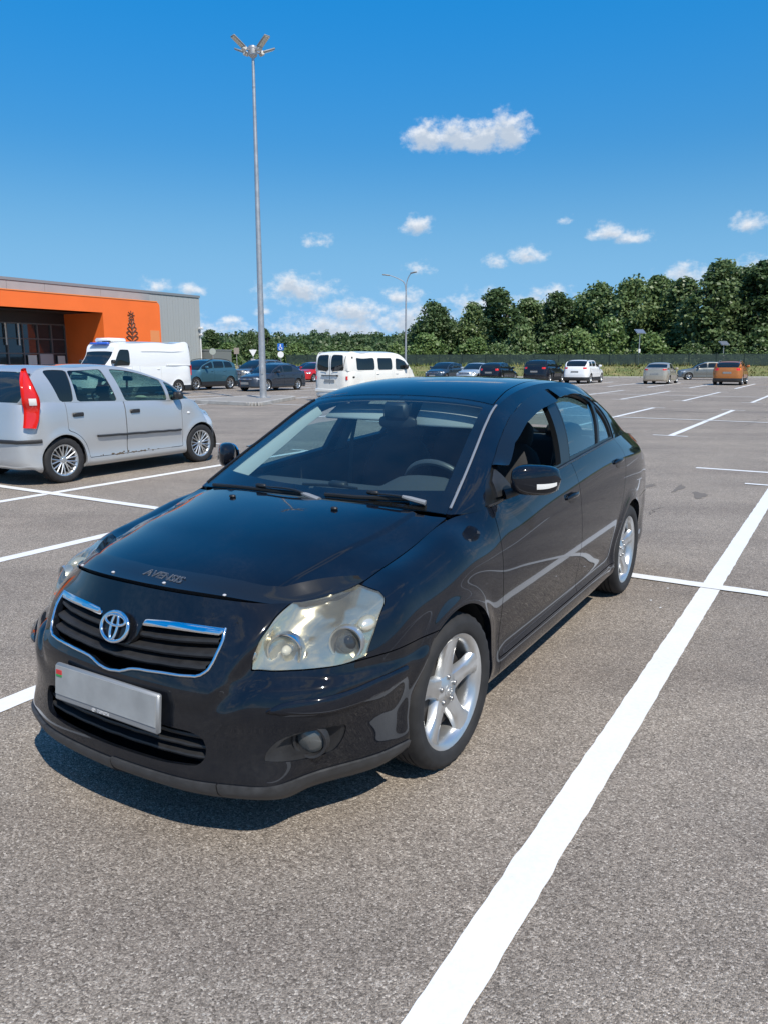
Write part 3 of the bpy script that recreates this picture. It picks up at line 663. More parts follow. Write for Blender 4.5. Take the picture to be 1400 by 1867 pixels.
def solar(x,y,h,label):
    r=thing('solar_lamp',label,'lamp post',(x,y,.3)); B().lathe([(.06,0),(.05,h-.1)],10).obj('pole',STEEL,r)
    p=B().rbox((0,-.05,h),(1.15,.70,.04),.01,rot=rotm(math.radians(38),0,.35)).obj('solar_panel',mat('solar_cells',(.13,.15,.19),.12,coat=.6),r); B().box((0,0,h-.04),(1.2,.74,.03),rot=rotm(math.radians(38),0,.35)).obj('panel_frame',WHITEP,p)
    B().rbox((0,-.12,h*.52),(.22,.18,.42),.02).obj('battery_box',WHITEP,r)
solar(29.0,88.5,4.55,'taller solar panel lamp on a pole before the light green bush'); solar(40.6,93,3.35,'lower solar panel lamp before the dark tree trunks')
# ---------------------------------------------------------------- trees
def leafmat(name,c0,c1,c2):
    m=bpy.data.materials.new(name); m.use_nodes=True; nt=m.node_tree; nt.nodes.clear(); o=N(nt,'ShaderNodeOutputMaterial'); tc=N(nt,'ShaderNodeTexCoord'); oi=N(nt,'ShaderNodeObjectInfo')
    n=noise(nt,tc.outputs['Object'],.55,4,.6); n2=noise(nt,tc.outputs['Object'],3.1,3,.6); f=math_(nt,'ADD',math_(nt,'MULTIPLY',n,.6),math_(nt,'MULTIPLY',n2,.4)); f=math_(nt,'ADD',f,math_(nt,'MULTIPLY_ADD',oi.outputs['Random'],.16,-.08))
    c=ramp(nt,f,[(.32,c0),(.5,c1),(.68,c2)])
    d=N(nt,'ShaderNodeBsdfDiffuse'); t=N(nt,'ShaderNodeBsdfTranslucent'); g=N(nt,'ShaderNodeBsdfGlossy'); g.inputs['Roughness'].default_value=.45
    for s in (d,t): nt.links.new(c,s.inputs[0])
    a=N(nt,'ShaderNodeMixShader'); a.inputs[0].default_value=.30; nt.links.new(d.outputs[0],a.inputs[1]); nt.links.new(t.outputs[0],a.inputs[2]); b=N(nt,'ShaderNodeMixShader'); b.inputs[0].default_value=.035; nt.links.new(a.outputs[0],b.inputs[1]); nt.links.new(g.outputs[0],b.inputs[2]); nt.links.new(b.outputs[0],o.inputs[0]); MATS[name]=m; return m
LF_D=leafmat('leaf_dark',(.050,.086,.034),(.092,.145,.054),(.155,.215,.085)); LF_M=leafmat('leaf_mid',(.070,.116,.042),(.122,.186,.066),(.190,.255,.100)); LF_L=leafmat('leaf_light',(.092,.155,.046),(.150,.225,.070),(.215,.290,.105)); BARK=mat('bark',(.075,.065,.052),.9)
def crown_mesh(name,seed,hw,z0,z1,nc,per,leaf,ma,shape='round'):
    """leaf faces gathered in clumps through an uneven crown"""
    r=np.random.default_rng(seed); C=[]; 
    lob=[(r.uniform(0,6.28),r.uniform(.15,1.0),r.uniform(.55,1.0)) for _ in range(9)]; lean=r.normal(0,.16,2)*hw
    while len(C)<nc:
        t=r.random(); 
        prof={'round':math.sin(math.pi*min(.98,.10+.88*t))**.7,'tall':(1-t**3.4)**.55*(.50+.50*min(1,t*2.2)),'bush':(1-t**2)**.55}[shape]
        a=r.uniform(0,6.283); k=.50+.50*max([w_*math.exp(-((((a-b_+3.14159)%6.283)-3.14159)/.55)**2-((t-h_)/.22)**2) for b_,h_,w_ in lob])/1.0*1.0
        rad=hw*prof*k*math.sqrt(r.uniform(.15,1)); C.append((rad*math.cos(a)+lean[0]*t+.14*hw*math.sin(t*7+seed),rad*math.sin(a)+lean[1]*t,z0+(z1-z0)*t,hw*r.uniform(.13,.34)))
    C=np.array(C); n=nc*per; ci=np.repeat(np.arange(nc),per); u_=r.normal(size=(n,3)); u_/=np.linalg.norm(u_,axis=1,keepdims=True); rad=C[ci,3]*r.random(n)**.5*1.1
    P=C[ci,:3]+u_*rad[:,None]*np.array([1.15,1.15,.75]); nn=u_*.8+r.normal(size=(n,3))*.7+np.array([0,0,.35]); nn/=np.linalg.norm(nn,axis=1,keepdims=True)
    q=np.cross(nn,r.normal(size=(n,3))); q/=np.linalg.norm(q,axis=1,keepdims=True); w_=np.cross(nn,q); s=leaf*r.uniform(.6,1.35,n)[:,None]
    V=np.stack([P-q*s-w_*s*.5,P+q*s*.2-w_*s*.75,P+q*s+w_*s*.3,P-q*s*.3+w_*s*.8],1).reshape(-1,3)
    me=bpy.data.meshes.new(name); F=np.arange(4*n).reshape(-1,4); me.from_pydata(V.tolist(),[],F.tolist()); me.materials.append(ma); me.update(); return me
def trunk_mesh(seed,h,r0,limbs,spread):
    r=np.random.default_rng(seed); b=B(); P=smooth_poly(np.array([(0,0,-.3),(r.normal(0,.05),r.normal(0,.05),h*.3),(r.normal(0,.15),r.normal(0,.15),h*.65),(r.normal(0,.2),r.normal(0,.2),h)]),4,False); b.tube(P,np.linspace(r0,r0*.25,len(P)),8)
    for k in range(limbs):
        z=h*(.28+.55*k/limbs); a=r.uniform(0,6.28); e=spread*r.uniform(.5,.9); Q=smooth_poly(np.array([(0,0,z),(e*.4*math.cos(a),e*.4*math.sin(a),z+h*.10),(e*math.cos(a),e*math.sin(a),z+h*.24)]),4,False); b.tube(Q,np.linspace(r0*.42,r0*.08,len(Q)),6)
    return b.mesh('trunk',BARK)
TV={'tall':[],'round':[],'bush':[]}
for i in range(3): TV['tall'].append((crown_mesh('crown',10+i,2.7,1.2,11.0,230,44,.17,LF_D,'tall'),trunk_mesh(i,9.8,.26,8,2.2)))
for i in range(3): TV['round'].append((crown_mesh('crown',20+i,3.1,2.3,8.6,200,44,.165,LF_D,'round'),trunk_mesh(30+i,7.6,.22,7,2.3)))
for i in range(3): TV['bush'].append((crown_mesh('crown',40+i,2.6,.1,4.2,140,44,.15,LF_L,'bush'),trunk_mesh(50+i,3.2,.10,6,1.4)))
def tree(px,topy,D,wid,kind,var,label,cat='tree',leaf=None):
    h=1.6+(657-topy)/1385*D; X=(px-700)/1385*D; me,tr=TV[kind][var]; H={'tall':11.2,'round':8.8,'bush':4.4}[kind]; W_={'tall':2.7,'round':3.1,'bush':2.6}[kind]
    o=thing('tree' if cat=='tree' else 'bush',label,cat,(X,D,.2),random.uniform(0,6.28)); s=(h-.2)/H; sw=wid/1385*D/2/W_; o.scale=(sw,sw,s)
    t=link(bpy.data.objects.new('trunk',tr),o); c=link(bpy.data.objects.new('crown',me),o)
    if leaf: 
        c.material_slots[0].link='OBJECT'; c.material_slots[0].material=leaf
    return o
TR=[(1470,520,100,95,'round',0,'first tree beyond the right edge of the picture',LF_M),(1560,505,104,110,'tall',2,'second tree beyond the right edge of the picture',LF_D),(1660,530,106,110,'round',1,'third tree beyond the right edge of the picture',LF_M),(1770,515,108,120,'tall',0,'last tree of the row, far beyond the right edge',LF_D),(1345,500,112,95,'round',2,'dark tree filling the gap behind the two tallest ones at the right',LF_D),(1205,520,116,80,'round',1,'mid green tree filling the row behind the narrow upright one',LF_M),(1058,545,124,70,'round',0,'grey-green tree behind the wide loose-crowned one',LF_M),(975,560,126,60,'round',2,'green tree half hidden behind the row above the black off-roader',LF_M),(880,575,126,50,'round',1,'low tree in the dip left of the big dense dark tree',LF_D),(820,588,124,46,'bush',0,'low dark tree between the two round-topped ones',LF_D),(1378,486,98,90,'tall',0,'tallest dark tree, at the far right end of the row behind the orange car',LF_D),(1318,502,101,80,'round',1,'broad dark tree right above the orange car',LF_D),(1270,487,97,85,'tall',1,'tall dark tree above the grey hatchback at the fence',LF_D),(1226,517,104,70,'tall',2,'dark tree left of the tallest pair, above the beige saloon',LF_D),
 (1186,512,110,62,'tall',0,'narrow upright tree behind the taller solar lamp',LF_M),(1135,519,108,78,'round',0,'broad mid green tree left of the taller solar lamp',LF_M),(1083,527,112,78,'round',2,'wide loose-crowned tree behind the white off-roader',LF_M),(1036,553,118,50,'tall',1,'slim tree in the gap right of the black off-roader',LF_D),
 (998,542,114,58,'tall',2,'tapering dark tree above the black off-roader',LF_D),(958,551,118,56,'tall',0,'grey-green tree between the two dark ones above the black cars',LF_M),(915,536,112,74,'tall',1,'big dense dark tree above the black hatchback',LF_D),(845,559,120,52,'round',1,'airy round-topped tree above the pale blue saloon',LF_M),(793,559,118,64,'round',2,'lone round dark-crowned tree right of the street lamp',LF_D),
 (757,590,122,34,'tall',1,'small pointed tree just right of the street lamp pole',LF_D),(772,594,125,26,'tall',2,'thin pointed tree beside the street lamp, second from the pole',LF_D),(393,604,118,34,'tall',0,'upright dark tree beside the corner of the store',LF_D),(462,609,125,34,'round',0,'small dark tree just left of the mast',LF_D),(494,602,118,30,'tall',1,'narrow dark tree just right of the mast',LF_D)]
for px,ty,D,wd,kd,vr,lb,lf in TR: tree(px,ty,D,wd*1.42,kd,vr,lb,'tree',lf)
BU=[(783,612,96,80,0,'light green bush behind the fence below the lone round tree',LF_L),(853,620,95,70,1,'low light green bush behind the pale blue saloon',LF_L),(902,628,96,60,2,'dark low bush behind the black hatchback',LF_M),(948,598,100,66,0,'mid green bush behind the black off-roader',LF_M),(1000,615,98,60,1,'light bush behind the fence between the black and white off-roaders',LF_L),(1045,602,97,74,2,'bright green bush above the white off-roader',LF_L),(1103,585,97,82,0,'large light green bush just left of the taller solar lamp',LF_L),(1183,612,93,84,1,'light green bush at the foot of the taller solar lamp',LF_L),(1250,628,95,70,2,'dark undergrowth bush above the beige saloon',LF_D),(1310,610,96,80,1,'dark bush behind the lower solar lamp',LF_D),(1375,600,95,80,0,'green bush at the right edge of the picture behind the fence',LF_M),(1440,560,96,90,2,'bush beyond the right end of the fence',LF_M),
 (425,628,105,56,1,'light green bush below the square brown-grey sign',LF_L),(545,627,110,60,2,'light green bush right of the blue sign',LF_L),(510,632,104,34,0,'small bush behind the blue sign',LF_M),(600,632,118,70,1,'green bush above the red car',LF_M),(670,634,120,80,0,'green bush above the roof of the white minibus',LF_M),(720,628,116,50,2,'bush just left of the street lamp pole',LF_L),(385,634,100,30,0,'low bush at the corner of the store',LF_M)]
for px,ty,D,wd,vr,lb,lf in BU: tree(px,ty,D,wd*1.2,'bush',vr,lb,'bush',lf)
def far_forest():
    # gentle rise carrying a wood far behind everything
    D=[]; 
    for y in np.linspace(130,700,20): D.append([(x,y,-.5+9.5*sstep(150,420,y)*(.8+.2*math.sin(x*.006+1))) for x in np.linspace(-620,620,50)])
    tag(B().grid(np.array(D),flip=True).obj('hill',mat('far_ground',(.1,.12,.05),.95)),kind='structure')
    r=np.random.default_rng(77); V=[]; n=620
    for i in range(n):
        y=r.uniform(230,420); x=r.uniform(-.62,.62)*y; z=-.5+9.5*float(sstep(150,420,y))*(.8+.2*math.sin(x*.006+1)); h=r.uniform(4.5,8.0)*(1.15 if x>20 else 1); wd=r.uniform(2.5,4.5); k=230
        u_=r.normal(size=(k,3)); u_/=np.linalg.norm(u_,axis=1,keepdims=True); u_[:,2]=np.abs(u_[:,2])*1.0-.1; rad=r.random(k)[:,None]**.3; lump=1+.25*np.sin(u_[:,:1]*5+i)+.2*np.sin(u_[:,1:2]*6+2*i)
        P=np.array([x,y,z+h*.45])+u_*rad*lump*np.array([wd,wd,h*.55]); nn=u_+r.normal(size=(k,3))*.5; nn/=np.linalg.norm(nn,axis=1,keepdims=True); q=np.cross(nn,r.normal(size=(k,3))); q/=np.linalg.norm(q,axis=1,keepdims=True); w_=np.cross(nn,q); s=.42*r.uniform(.6,1.4,k)[:,None]
        V.append(np.stack([P-q*s-w_*s*.6,P+q*s*.3-w_*s,P+q*s+w_*s*.5,P-q*s*.4+w_*s],1).reshape(-1,3))
    V=np.concatenate(V); me=bpy.data.meshes.new('far_forest'); me.from_pydata(V.tolist(),[],np.arange(len(V)).reshape(-1,4).tolist()); me.materials.append(leafmat('leaf_far',(.040,.072,.030),(.066,.110,.042),(.100,.150,.060))); me.update()
    tag(link(bpy.data.objects.new('far_forest',me)),'mixed wood covering the low hills along the horizon','forest',kind='stuff')
    # undergrowth behind the fence
    V=[]
    for i in range(260):
        t=r.random(); x=52-70*t; y=83+17*t+r.uniform(2,14); h=r.uniform(1.2,3.2); k=70; u_=r.normal(size=(k,3)); u_/=np.linalg.norm(u_,axis=1,keepdims=True); u_[:,2]=np.abs(u_[:,2]); P=np.array([x,y,.3])+u_*(r.random(k)[:,None]**.35)*np.array([1.6,1.3,h]); q=np.cross(u_,r.normal(size=(k,3))); q/=np.linalg.norm(q,axis=1,keepdims=True); w_=np.cross(u_,q); s=.2*r.uniform(.6,1.4,k)[:,None]
        V.append(np.stack([P-q*s-w_*s*.6,P+q*s*.3-w_*s,P+q*s+w_*s*.5,P-q*s*.4+w_*s],1).reshape(-1,3))
    V=np.concatenate(V); me=bpy.data.meshes.new('undergrowth'); me.from_pydata(V.tolist(),[],np.arange(len(V)).reshape(-1,4).tolist()); me.materials.append(LF_M); me.update(); tag(link(bpy.data.objects.new('undergrowth',me)),'tangled green undergrowth behind the mesh fence','undergrowth',kind='stuff')
far_forest()
# ---------------------------------------------------------------- shared vehicle pieces
def snap(m,uv,q,k=4,sel=None):
    """points of surface m under 2D coordinates q (uv: the same coordinates of m's vertices)"""
    idx=np.arange(len(m.V)) if sel is None else np.nonzero(sel)[0]
    U=uv[idx]; P=[];NN=[]
    for p in np.atleast_2d(q):
        d=((U-p)**2).sum(1); j=np.argpartition(d,k)[:k]; w=1/(d[j]+1e-6)
        w/=w.sum(); P.append(w@m.V[idx[j]]); n=w@m.N[idx[j]]; NN.append(n/np.linalg.norm(n))
    return np.array(P),np.array(NN)
def line_x(z,pts):
    """x of a boundary polyline given from top to bottom as (x,z)"""
    p=np.array(sorted(pts,key=lambda q:q[1])); return np.interp(z,p[:,1],p[:,0])
PLAST=mat('black_plastic',(.018,.018,.019),.45); RUBBER=mat('tyre_rubber',(.015,.015,.016),.78); DARK=mat('dark_void',(.006,.006,.007),.8)
CHROME=mat('chrome',(.80,.82,.85),.07,1); SILVER=mat('alloy_silver',(.62,.63,.63),.30,.85); INTER=mat('interior_grey',(.055,.058,.062),.8)
SEAT=mat('seat_fabric',(.03,.031,.034),.9); PLATEW=mat('plate_white',(.30,.31,.31),.45); GREYTRIM=mat('grey_trim',(.25,.26,.27),.35,.3)
RED=mat('red_lens',(.58,.018,.012),.12,coat=.6); ORANGE=mat('amber_lens',(.55,.16,.02),.15,coat=.5); CLEAR=mat('clear_lens_white',(.72,.72,.70),.12,coat=.6)
LINER=mat('liner_plastic',(.010,.010,.011),.75)
add_wear(RUBBER,14,.75,1.5,(.7,.9)); add_wear(SILVER,9,.86,1.05,(.24,.38)); add_wear(PLAST,22,.8,1.35,(.38,.6)); add_wear(PLATEW,9,.8,1.1,(.4,.6))
def tyre_builder(R,rw,ri,n=64,grooves=True):
    """tyre as one lathe about y (outer face at +y); tread blocks on the shoulders"""
    b=B(); h=rw/2; s=R-ri
    prof=[(ri-.004,-h*.78),(ri+.008,-h*.90),(ri+s*.30,-h*1.0),(ri+s*.62,-h*1.0),(R-.016,-h*.93),(R-.004,-h*.80)]
    if grooves:
        for c in (-.45,-.15,.15,.45): prof+=[(R,h*(c-.045)-.0),(R-.008,h*(c-.03)),(R-.008,h*(c+.03)),(R,h*(c+.045))]
    else: prof+=[(R,-h*.4),(R,h*.4)]
    prof+=[(R-.004,h*.80),(R-.016,h*.93),(ri+s*.62,h*1.0),(ri+s*.55,h*1.004),(ri+s*.48,h*1.0),(ri+s*.30,h*1.0),(ri+.010,h*.93),(ri+.004,h*.86),(ri-.004,h*.78)]
    k=len(prof); V=[]; 
    for i in range(n):
        a=2*math.pi*i/n
        for j,(r,y) in enumerate(prof):
            rr=r
            if grooves and i%2==0 and r>R-.020 and abs(y)>h*.62: rr=r-.006
            V.append((rr*math.cos(a),y,rr*math.sin(a)))
    F=[(i*k+j,((i+1)%n)*k+j,((i+1)%n)*k+j+1,i*k+j+1) for i in range(n) for j in range(k-1)]
    return b.add(V,F)
def rim_builder(kind,ri,rw,n=40):
    """alloy rim about y, outer face at +y"""
    h=rw/2; b=B()
    prof=[(ri-.004,-h*.75),(ri-.018,-h*.7),(ri-.028,-h*.2),(ri-.030,h*.35),(ri-.022,h*.70),(ri-.010,h*.80),(ri+.004,h*.86),(ri+.010,h*.84),(ri+.009,h*.78)]
    b.lathe(prof,n,axis='y',cap=False)
    if kind=='five':
        # hub disc and five broad dished spokes
        b.lathe([(.001,h*.62),(.030,h*.63),(.034,h*.60),(.066,h*.57),(.074,h*.50),(.074,h*.30)],30,axis='y',cap=False)
        for q in range(5):
            a=2*math.pi*q/5+math.pi/2+.05; D=[]
            for r,w,y,d in ((.050,.047,.54,.035),(.080,.041,.56,.034),(.115,.037,.60,.032),(.150,.036,.655,.030),(.190,.043,.71,.026),(ri-.014,.062,.755,.020)):
                row=[]
                for u,dy in ((-1.12,-1.0),(-1.0,-.30),(-.80,0),(-.25,.10),(.25,.10),(.80,0),(1.0,-.30),(1.12,-1.0)):
                    x,z=r,u*w; row.append((x*math.cos(a)-z*math.sin(a), h*y+dy*d, x*math.sin(a)+z*math.cos(a)))
                D.append(row)
            b.grid(np.array(D),flip=False)
    elif kind=='multi':
        b.lathe([(.001,h*.66),(.028,h*.66),(.032,h*.6),(.055,h*.56),(.058,h*.40)],26,axis='y',cap=False)
        for q in range(9):
            for sgn in (-1,1):
                a0=2*math.pi*q/9+.06*sgn; a1=2*math.pi*q/9+.17*sgn
                P=[(.048*math.cos(a0),h*.52,.048*math.sin(a0)),(.10*math.cos(a0*.5+a1*.5),h*.62,.10*math.sin(a0*.5+a1*.5)),((ri-.012)*math.cos(a1),h*.74,(ri-.012)*math.sin(a1))]
                b.tube(smooth_poly(P,4,False),.0095,6,up=(0,1,0),flat=1.2)
    else:
        k=int(kind); b.lathe([(.001,h*.6),(.045,h*.6),(.06,h*.5),(.06,h*.3)],18,axis='y',cap=False)
        for q in range(k):
            a=2*math.pi*q/k+.3; D=[]
            for r,w,y in ((.045,.6/k*.13,.5),(ri*.55,.6/k*.2,.58),(ri-.010,.6/k*.33,.74)):
                row=[]
                for u,dy in ((-1.1,-.02),(-1,0),(1,0),(1.1,-.02)):
                    z=u*w; row.append((r*math.cos(a)-z*math.sin(a),h*y+dy,r*math.sin(a)+z*math.cos(a)))
                D.append(row)
            b.grid(np.array(D))
    return b
WHEELS={}
def wheel(parent,x,y,R,rw,ri,kind,rimmat,n=48,grooves=False,steer=0,detail=False,lh=True):
    """a wheel: tyre as the part, rim / brake / bolts as its sub-parts; meshes shared"""
    key=(R,rw,ri,kind,n,rimmat.name)
    if key not in WHEELS:
        d={'tyre':tyre_builder(R,rw,ri,n,grooves).mesh('tyre',RUBBER,30),'rim':rim_builder(kind,ri,rw).mesh('rim',rimmat,40)}
        bb=B(); bb.lathe([(.02,0),(ri*.70,0),(ri*.70,.02),(.02,.02)],24,c=(0,rw*.02,0),axis='y',cap=False); bb.lathe([(.001,-.05),(ri*.93,-.05)],24,axis='y',cap=False,c=(0,-rw*.2,0))
        d['brake_disc']=bb.mesh('brake_disc',mat('brake_steel',(.05,.045,.042),.6,.5))
        if detail:
            bb=B()
            for q in range(5):
                a=2*math.pi*q/5+math.pi/2+.05+math.pi/5*0; bb.lathe([(.0105,.25*rw),(.0105,.315*rw),(.008,.33*rw),(.001,.33*rw)],8,c=(.054*math.cos(a),0,.054*math.sin(a)),axis='y',cap=False)
            d['wheel_nut']=bb.mesh('wheel_nut',mat('nut_steel',(.35,.35,.35),.35,.9))
            bb=B(); bb.lathe([(.029,.30*rw),(.029,.325*rw),(.024,.335*rw),(.001,.34*rw)],24,axis='y',cap=False)
            for rx,rz,cz in ((.019,.013,0),(.006,.013,0),(.014,.006,.006)):
                t=np.linspace(0,2*math.pi,20,endpoint=False); bb.tube(np.stack([rx*np.cos(t),np.full(20,.34*rw),cz+rz*np.sin(t)],1),.0018,5,closed=True,up=(0,1,0))
            d['hub_cap']=bb.mesh('hub_cap',SILVER)
        WHEELS[key]=d
    d=WHEELS[key]; o=link(bpy.data.objects.new('wheel',d['tyre']),parent); s=1 if y>0 else -1
    o.location=(x,-y,R) ; o.rotation_euler=(0,0,(math.pi if s>0 else 0)+steer)
    for k,me in d.items():
        if k!='tyre': link(bpy.data.objects.new(k,me),o)
    return o
# ---------------------------------------------------------------- the black saloon: body surfaces (car frame: x rearward from front axle, y to the car's left, z up)
def hero_patches(step=.012):
    # ring: stations round the car from front centre to rear centre, levels from the sill/lip up
    fy=[0,.20,.38,.52,.63]                       # front stations by y
    fc=[0,.008,.033,.082,.150]                   # nose curvature
    front=dict(                                   # x at centre, z at centre, y scale at corner
        x=[-.915,-.972,-.966,-.948,-.905,-.872,-.842,-.812],
        z=[.175,.225,.33,.50,.625,.715,.785,.828])
    L=8
    rows=[]
    zc=[[.175,.225,.33,.50,.62,.705,.765,.828],   # levels z at y=0 .. corner
        [.175,.225,.33,.50,.62,.705,.765,.826],
        [.175,.225,.33,.50,.615,.695,.752,.812],
        [.175,.225,.33,.495,.605,.687,.748,.793],
        [.178,.228,.33,.495,.60,.684,.752,.803]]
    for k in range(5):
        r=[]
        for j in range(L):
            c=fc[k]*(1+ [0,0,0,.0,.1,.35,.75,1.0][j]*(1 if k>1 else .3))
            y=fy[k]*[.97,1,1,1,1,.995,.985,.975][j]
            r.append((front['x'][j]+c, y, zc[k][j]))
        rows.append(r)
    # corner and front wing
    rows.append([(-.680,.640,.180),(-.715,.672,.230),(-.722,.695,.33),(-.715,.728,.49),(-.665,.730,.60),(-.620,.722,.690),(-.545,.702,.768),(-.462,.640,.808)])
    rows.append([(-.550,.718,.182),(-.575,.752,.232),(-.585,.770,.33),(-.580,.795,.49),(-.545,.796,.61),(-.500,.784,.715),(-.440,.748,.790),(-.392,.660,.818)])
    rows.append([(-.410,.785,.184),(-.425,.822,.234),(-.430,.830,.33),(-.425,.838,.49),(-.400,.842,.64),(-.362,.822,.752),(-.315,.775,.822),(-.300,.672,.838)])
    # sides: x, half width, belt y, belt z
    side=[(-.22,.862,.684,.858),(-.04,.872,.693,.893),(.12,.876,.702,.937),(.27,.877,.735,.965),(.42,.878,.787,.972),(.62,.879,.798,.984),(.95,.880,.803,1.010),(1.40,.880,.806,1.040),
          (1.85,.879,.806,1.070),(2.25,.878,.800,1.093),(2.55,.876,.785,1.102),(2.80,.870,.762,1.100),(3.02,.858,.735,1.088),(3.22,.836,.706,1.070)]
    for x,w,by,bz in side:
        fw=float(1-sstep(.0,.40,x))               # how much of the rounder front wing shape
        z6=bz-.058-.0*fw; z5=bz-.150; z4=.66+.25*(bz-.965); z3=.52
        i5=.020*(1-fw)+.026*fw
        z6=bz-.058+(.048)*fw; z5=bz-.150+.068*fw; z4=z4+(bz-.205-z4)*fw
        rows.append([(x,w-.075,.178),(x,w-.026,.215),(x,w-.028,.34),(x,w-.012,z3),(x,w-.003,z4),(x,w-i5,z5),(x,w-(w-by)*(.62-.12*fw),z6),(x,by,bz)])
    # rear corner
    rows.append([(3.42,.735,.20),(3.42,.790,.26),(3.425,.800,.36),(3.42,.806,.52),(3.415,.803,.68),(3.405,.785,.83),(3.39,.745,.965),(3.375,.672,1.050)])
    rows.append([(3.54,.655,.21),(3.56,.715,.27),(3.57,.725,.38),(3.575,.725,.52),(3.56,.722,.68),(3.53,.705,.83),(3.505,.672,.955),(3.475,.615,1.043)])
    rows.append([(3.62,.50,.22),(3.655,.55,.28),(3.67,.56,.39),(3.68,.56,.52),(3.655,.56,.68),(3.60,.55,.83),(3.575,.53,.955),(3.545,.49,1.042)])
    rows.append([(3.66,.26,.22),(3.69,.28,.28),(3.705,.28,.39),(3.715,.28,.52),(3.69,.28,.68),(3.625,.28,.83),(3.60,.27,.955),(3.572,.25,1.044)])
    rows.append([(3.665,.0,.22),(3.70,.0,.28),(3.715,.0,.39),(3.725,.0,.52),(3.70,.0,.68),(3.635,.0,.83),(3.608,.0,.955),(3.580,.0,1.045)])
    G=np.array(rows); s=np.array([1,-1,1])
    n=len(G); E=np.concatenate([G[[3,2,1]]*s,G,G[[n-2,n-3,n-4]]*s])
    ring=patch(E,step,step,3,3+n-1)
    # sculpting on the ring ---------------------------------------------------------
    X,Y,Z=ring[...,0],ring[...,1],ring[...,2]
    N=grid_normals(ring,True)
    if N[ring.shape[0]//2,ring.shape[1]//2,1]<0: N=-N
    disp=np.zeros_like(X)
    nose=1-sstep(-.70,-.50,X)
    # raised nose panel round the grille
    yr=.455+.10*sstep(.50,.80,Z)-.03*sstep(.60,.48,Z)
    up=sstep(.47,.56,Z)
    disp+=nose*up*.020*(1-sstep(yr-.030,yr+.022,Y))
    # valley beside it
    disp-=nose*up*.012*np.exp(-((Y-yr-.045)/.035)**2)*(1-sstep(.70,.82,Z)*.5)
    # bumper shelf under the lamps
    disp+=.014*(1-sstep(-.35,-.05,X))*sstep(.40,.54,Z)*(1-sstep(.555,.600,Z))*sstep(.40,.52,Y)
    # corner rub strip step
    # wheel arch flares
    for xc,ra in ((0,.352),(2.70,.352)):
        r=np.hypot(X-xc,Z-.318); disp+=.016*np.exp(-((r-ra)/.045)**2)*sstep(.6,.75,Y)*sstep(.2,.3,Z)
    # sill flare and door swage
    disp+=.007*np.exp(-((Z-.280)/.035)**2)*sstep(.40,.55,X)*(1-sstep(2.2,2.35,X))
    disp-=.005*np.exp(-((Z-.345)/.045)**2)*sstep(.40,.55,X)*(1-sstep(2.2,2.35,X))
    ring=ring+N*disp[...,None]
    # bonnet: across (0 edge .. centre) from front gap to the windscreen --------------
    edge=G[4:11,7]                                   # stations 4.. x=.12
    edge=np.concatenate([edge,[[.215,.708,.962]]])
    fr=G[:5,7]                                       # front gap, centre -> corner
    cx=np.array([-.812,-.70,-.585,-.455,-.37,-.18,.0,.105])
    cz=np.array([.828,.866,.895,.922,.940,.973,.995,1.003])
    H=[]
    for i in range(len(edge)):
        row=[]
        for k,w in enumerate([0,.318,.603,.825,1.0]):
            if i==0: row.append(fr[k]); continue
            e=edge[i]; y=e[1]*w
            x=cx[i]+(e[0]-cx[i])*w**2.2; z=cz[i]+(e[2]-cz[i])*(.30*w**2+.70*w**4)
            row.append((x,y,z))
        H.append(row)
    H=np.array(H); s=np.array([1,-1,1]); HF=np.concatenate([H[:,[2,1]]*s,H],1)
    hood=patch(HF,step*.75,step*.30,0,None,2,None)
    X,Y,Z=hood[...,0],hood[...,1],hood[...,2]
    # folded crease running from lamp to windscreen
    yc=.470+.105*sstep(-.75,.15,X); f=sstep(-.74,-.55,X)
    d=Y-yc; hood[...,2]-=f*.0075*sstep(-.012,.012,d)*(1-sstep(.05,.14,d))
    hood[...,2]+=f*.010*np.exp(-np.clip(d+.0,0,None)/.12)*(d>0)*0
    # upper: side glass band between belt and rail ------------------------------------
    bel=[(.285,.742,.966),(.42,.787,.972),(.62,.798,.984),(.95,.803,1.010),(1.40,.806,1.040),(1.85,.806,1.070),(2.25,.800,1.093),(2.55,.785,1.102),(2.80,.762,1.100),(3.02,.735,1.088)]
    rail=[(.235,.712,.972),(.46,.676,1.095),(.72,.625,1.235),(.995,.578,1.368),(1.40,.560,1.452),(1.82,.562,1.473),(2.22,.570,1.452),(2.52,.594,1.374),(2.80,.634,1.238),(3.05,.672,1.090)]
    U=[]
    for b,r in zip(bel,rail):
        b=np.array(b); r=np.array(r); row=[]
        for t in (0,.33,.66,1.0):
            p=b+(r-b)*t; bul=4*t*(1-t)*min(.034,.10*np.linalg.norm(r-b)); p=p+np.array([0,bul*.9,bul*.45]); row.append(p)
        U.append(row)
    upper=patch(np.array(U),step,step)
    # top: windscreen, roof, rear window between the rails -----------------------------
    ctr=[(.150,0,1.000),(.420,0,1.133),(.735,0,1.283),(1.045,0,1.415),(1.42,0,1.492),(1.82,0,1.504),(2.25,0,1.480),(2.60,0,1.398),(2.86,0,1.262),(3.10,0,1.098)]
    Tg=[]
    for c,r in zip(ctr,rail):
        c=np.array(c); r=np.array(r); row=[]
        for w in (1.0,.92,.75,.5,.25,0):
            row.append((c[0]+(r[0]-c[0])*w**2.4, r[1]*w, c[2]+(r[2]-c[2])*(.55*w**2+.45*w**5)))
        Tg.append(row)
    Tg=np.array(Tg); TF=np.concatenate([Tg,Tg[:,[4,3]]*s],1)
    top=patch(TF,step,step,0,None,0,5)
    # boot lid ---------------------------------------------------------------------
    be=[(3.05,.672,1.087)]+[tuple(G[k,7]) for k in (21,22,23)]
    bedge=np.array([(3.06,.668,1.086),(3.22,.706,1.070),(3.375,.672,1.050),(3.475,.615,1.043)])
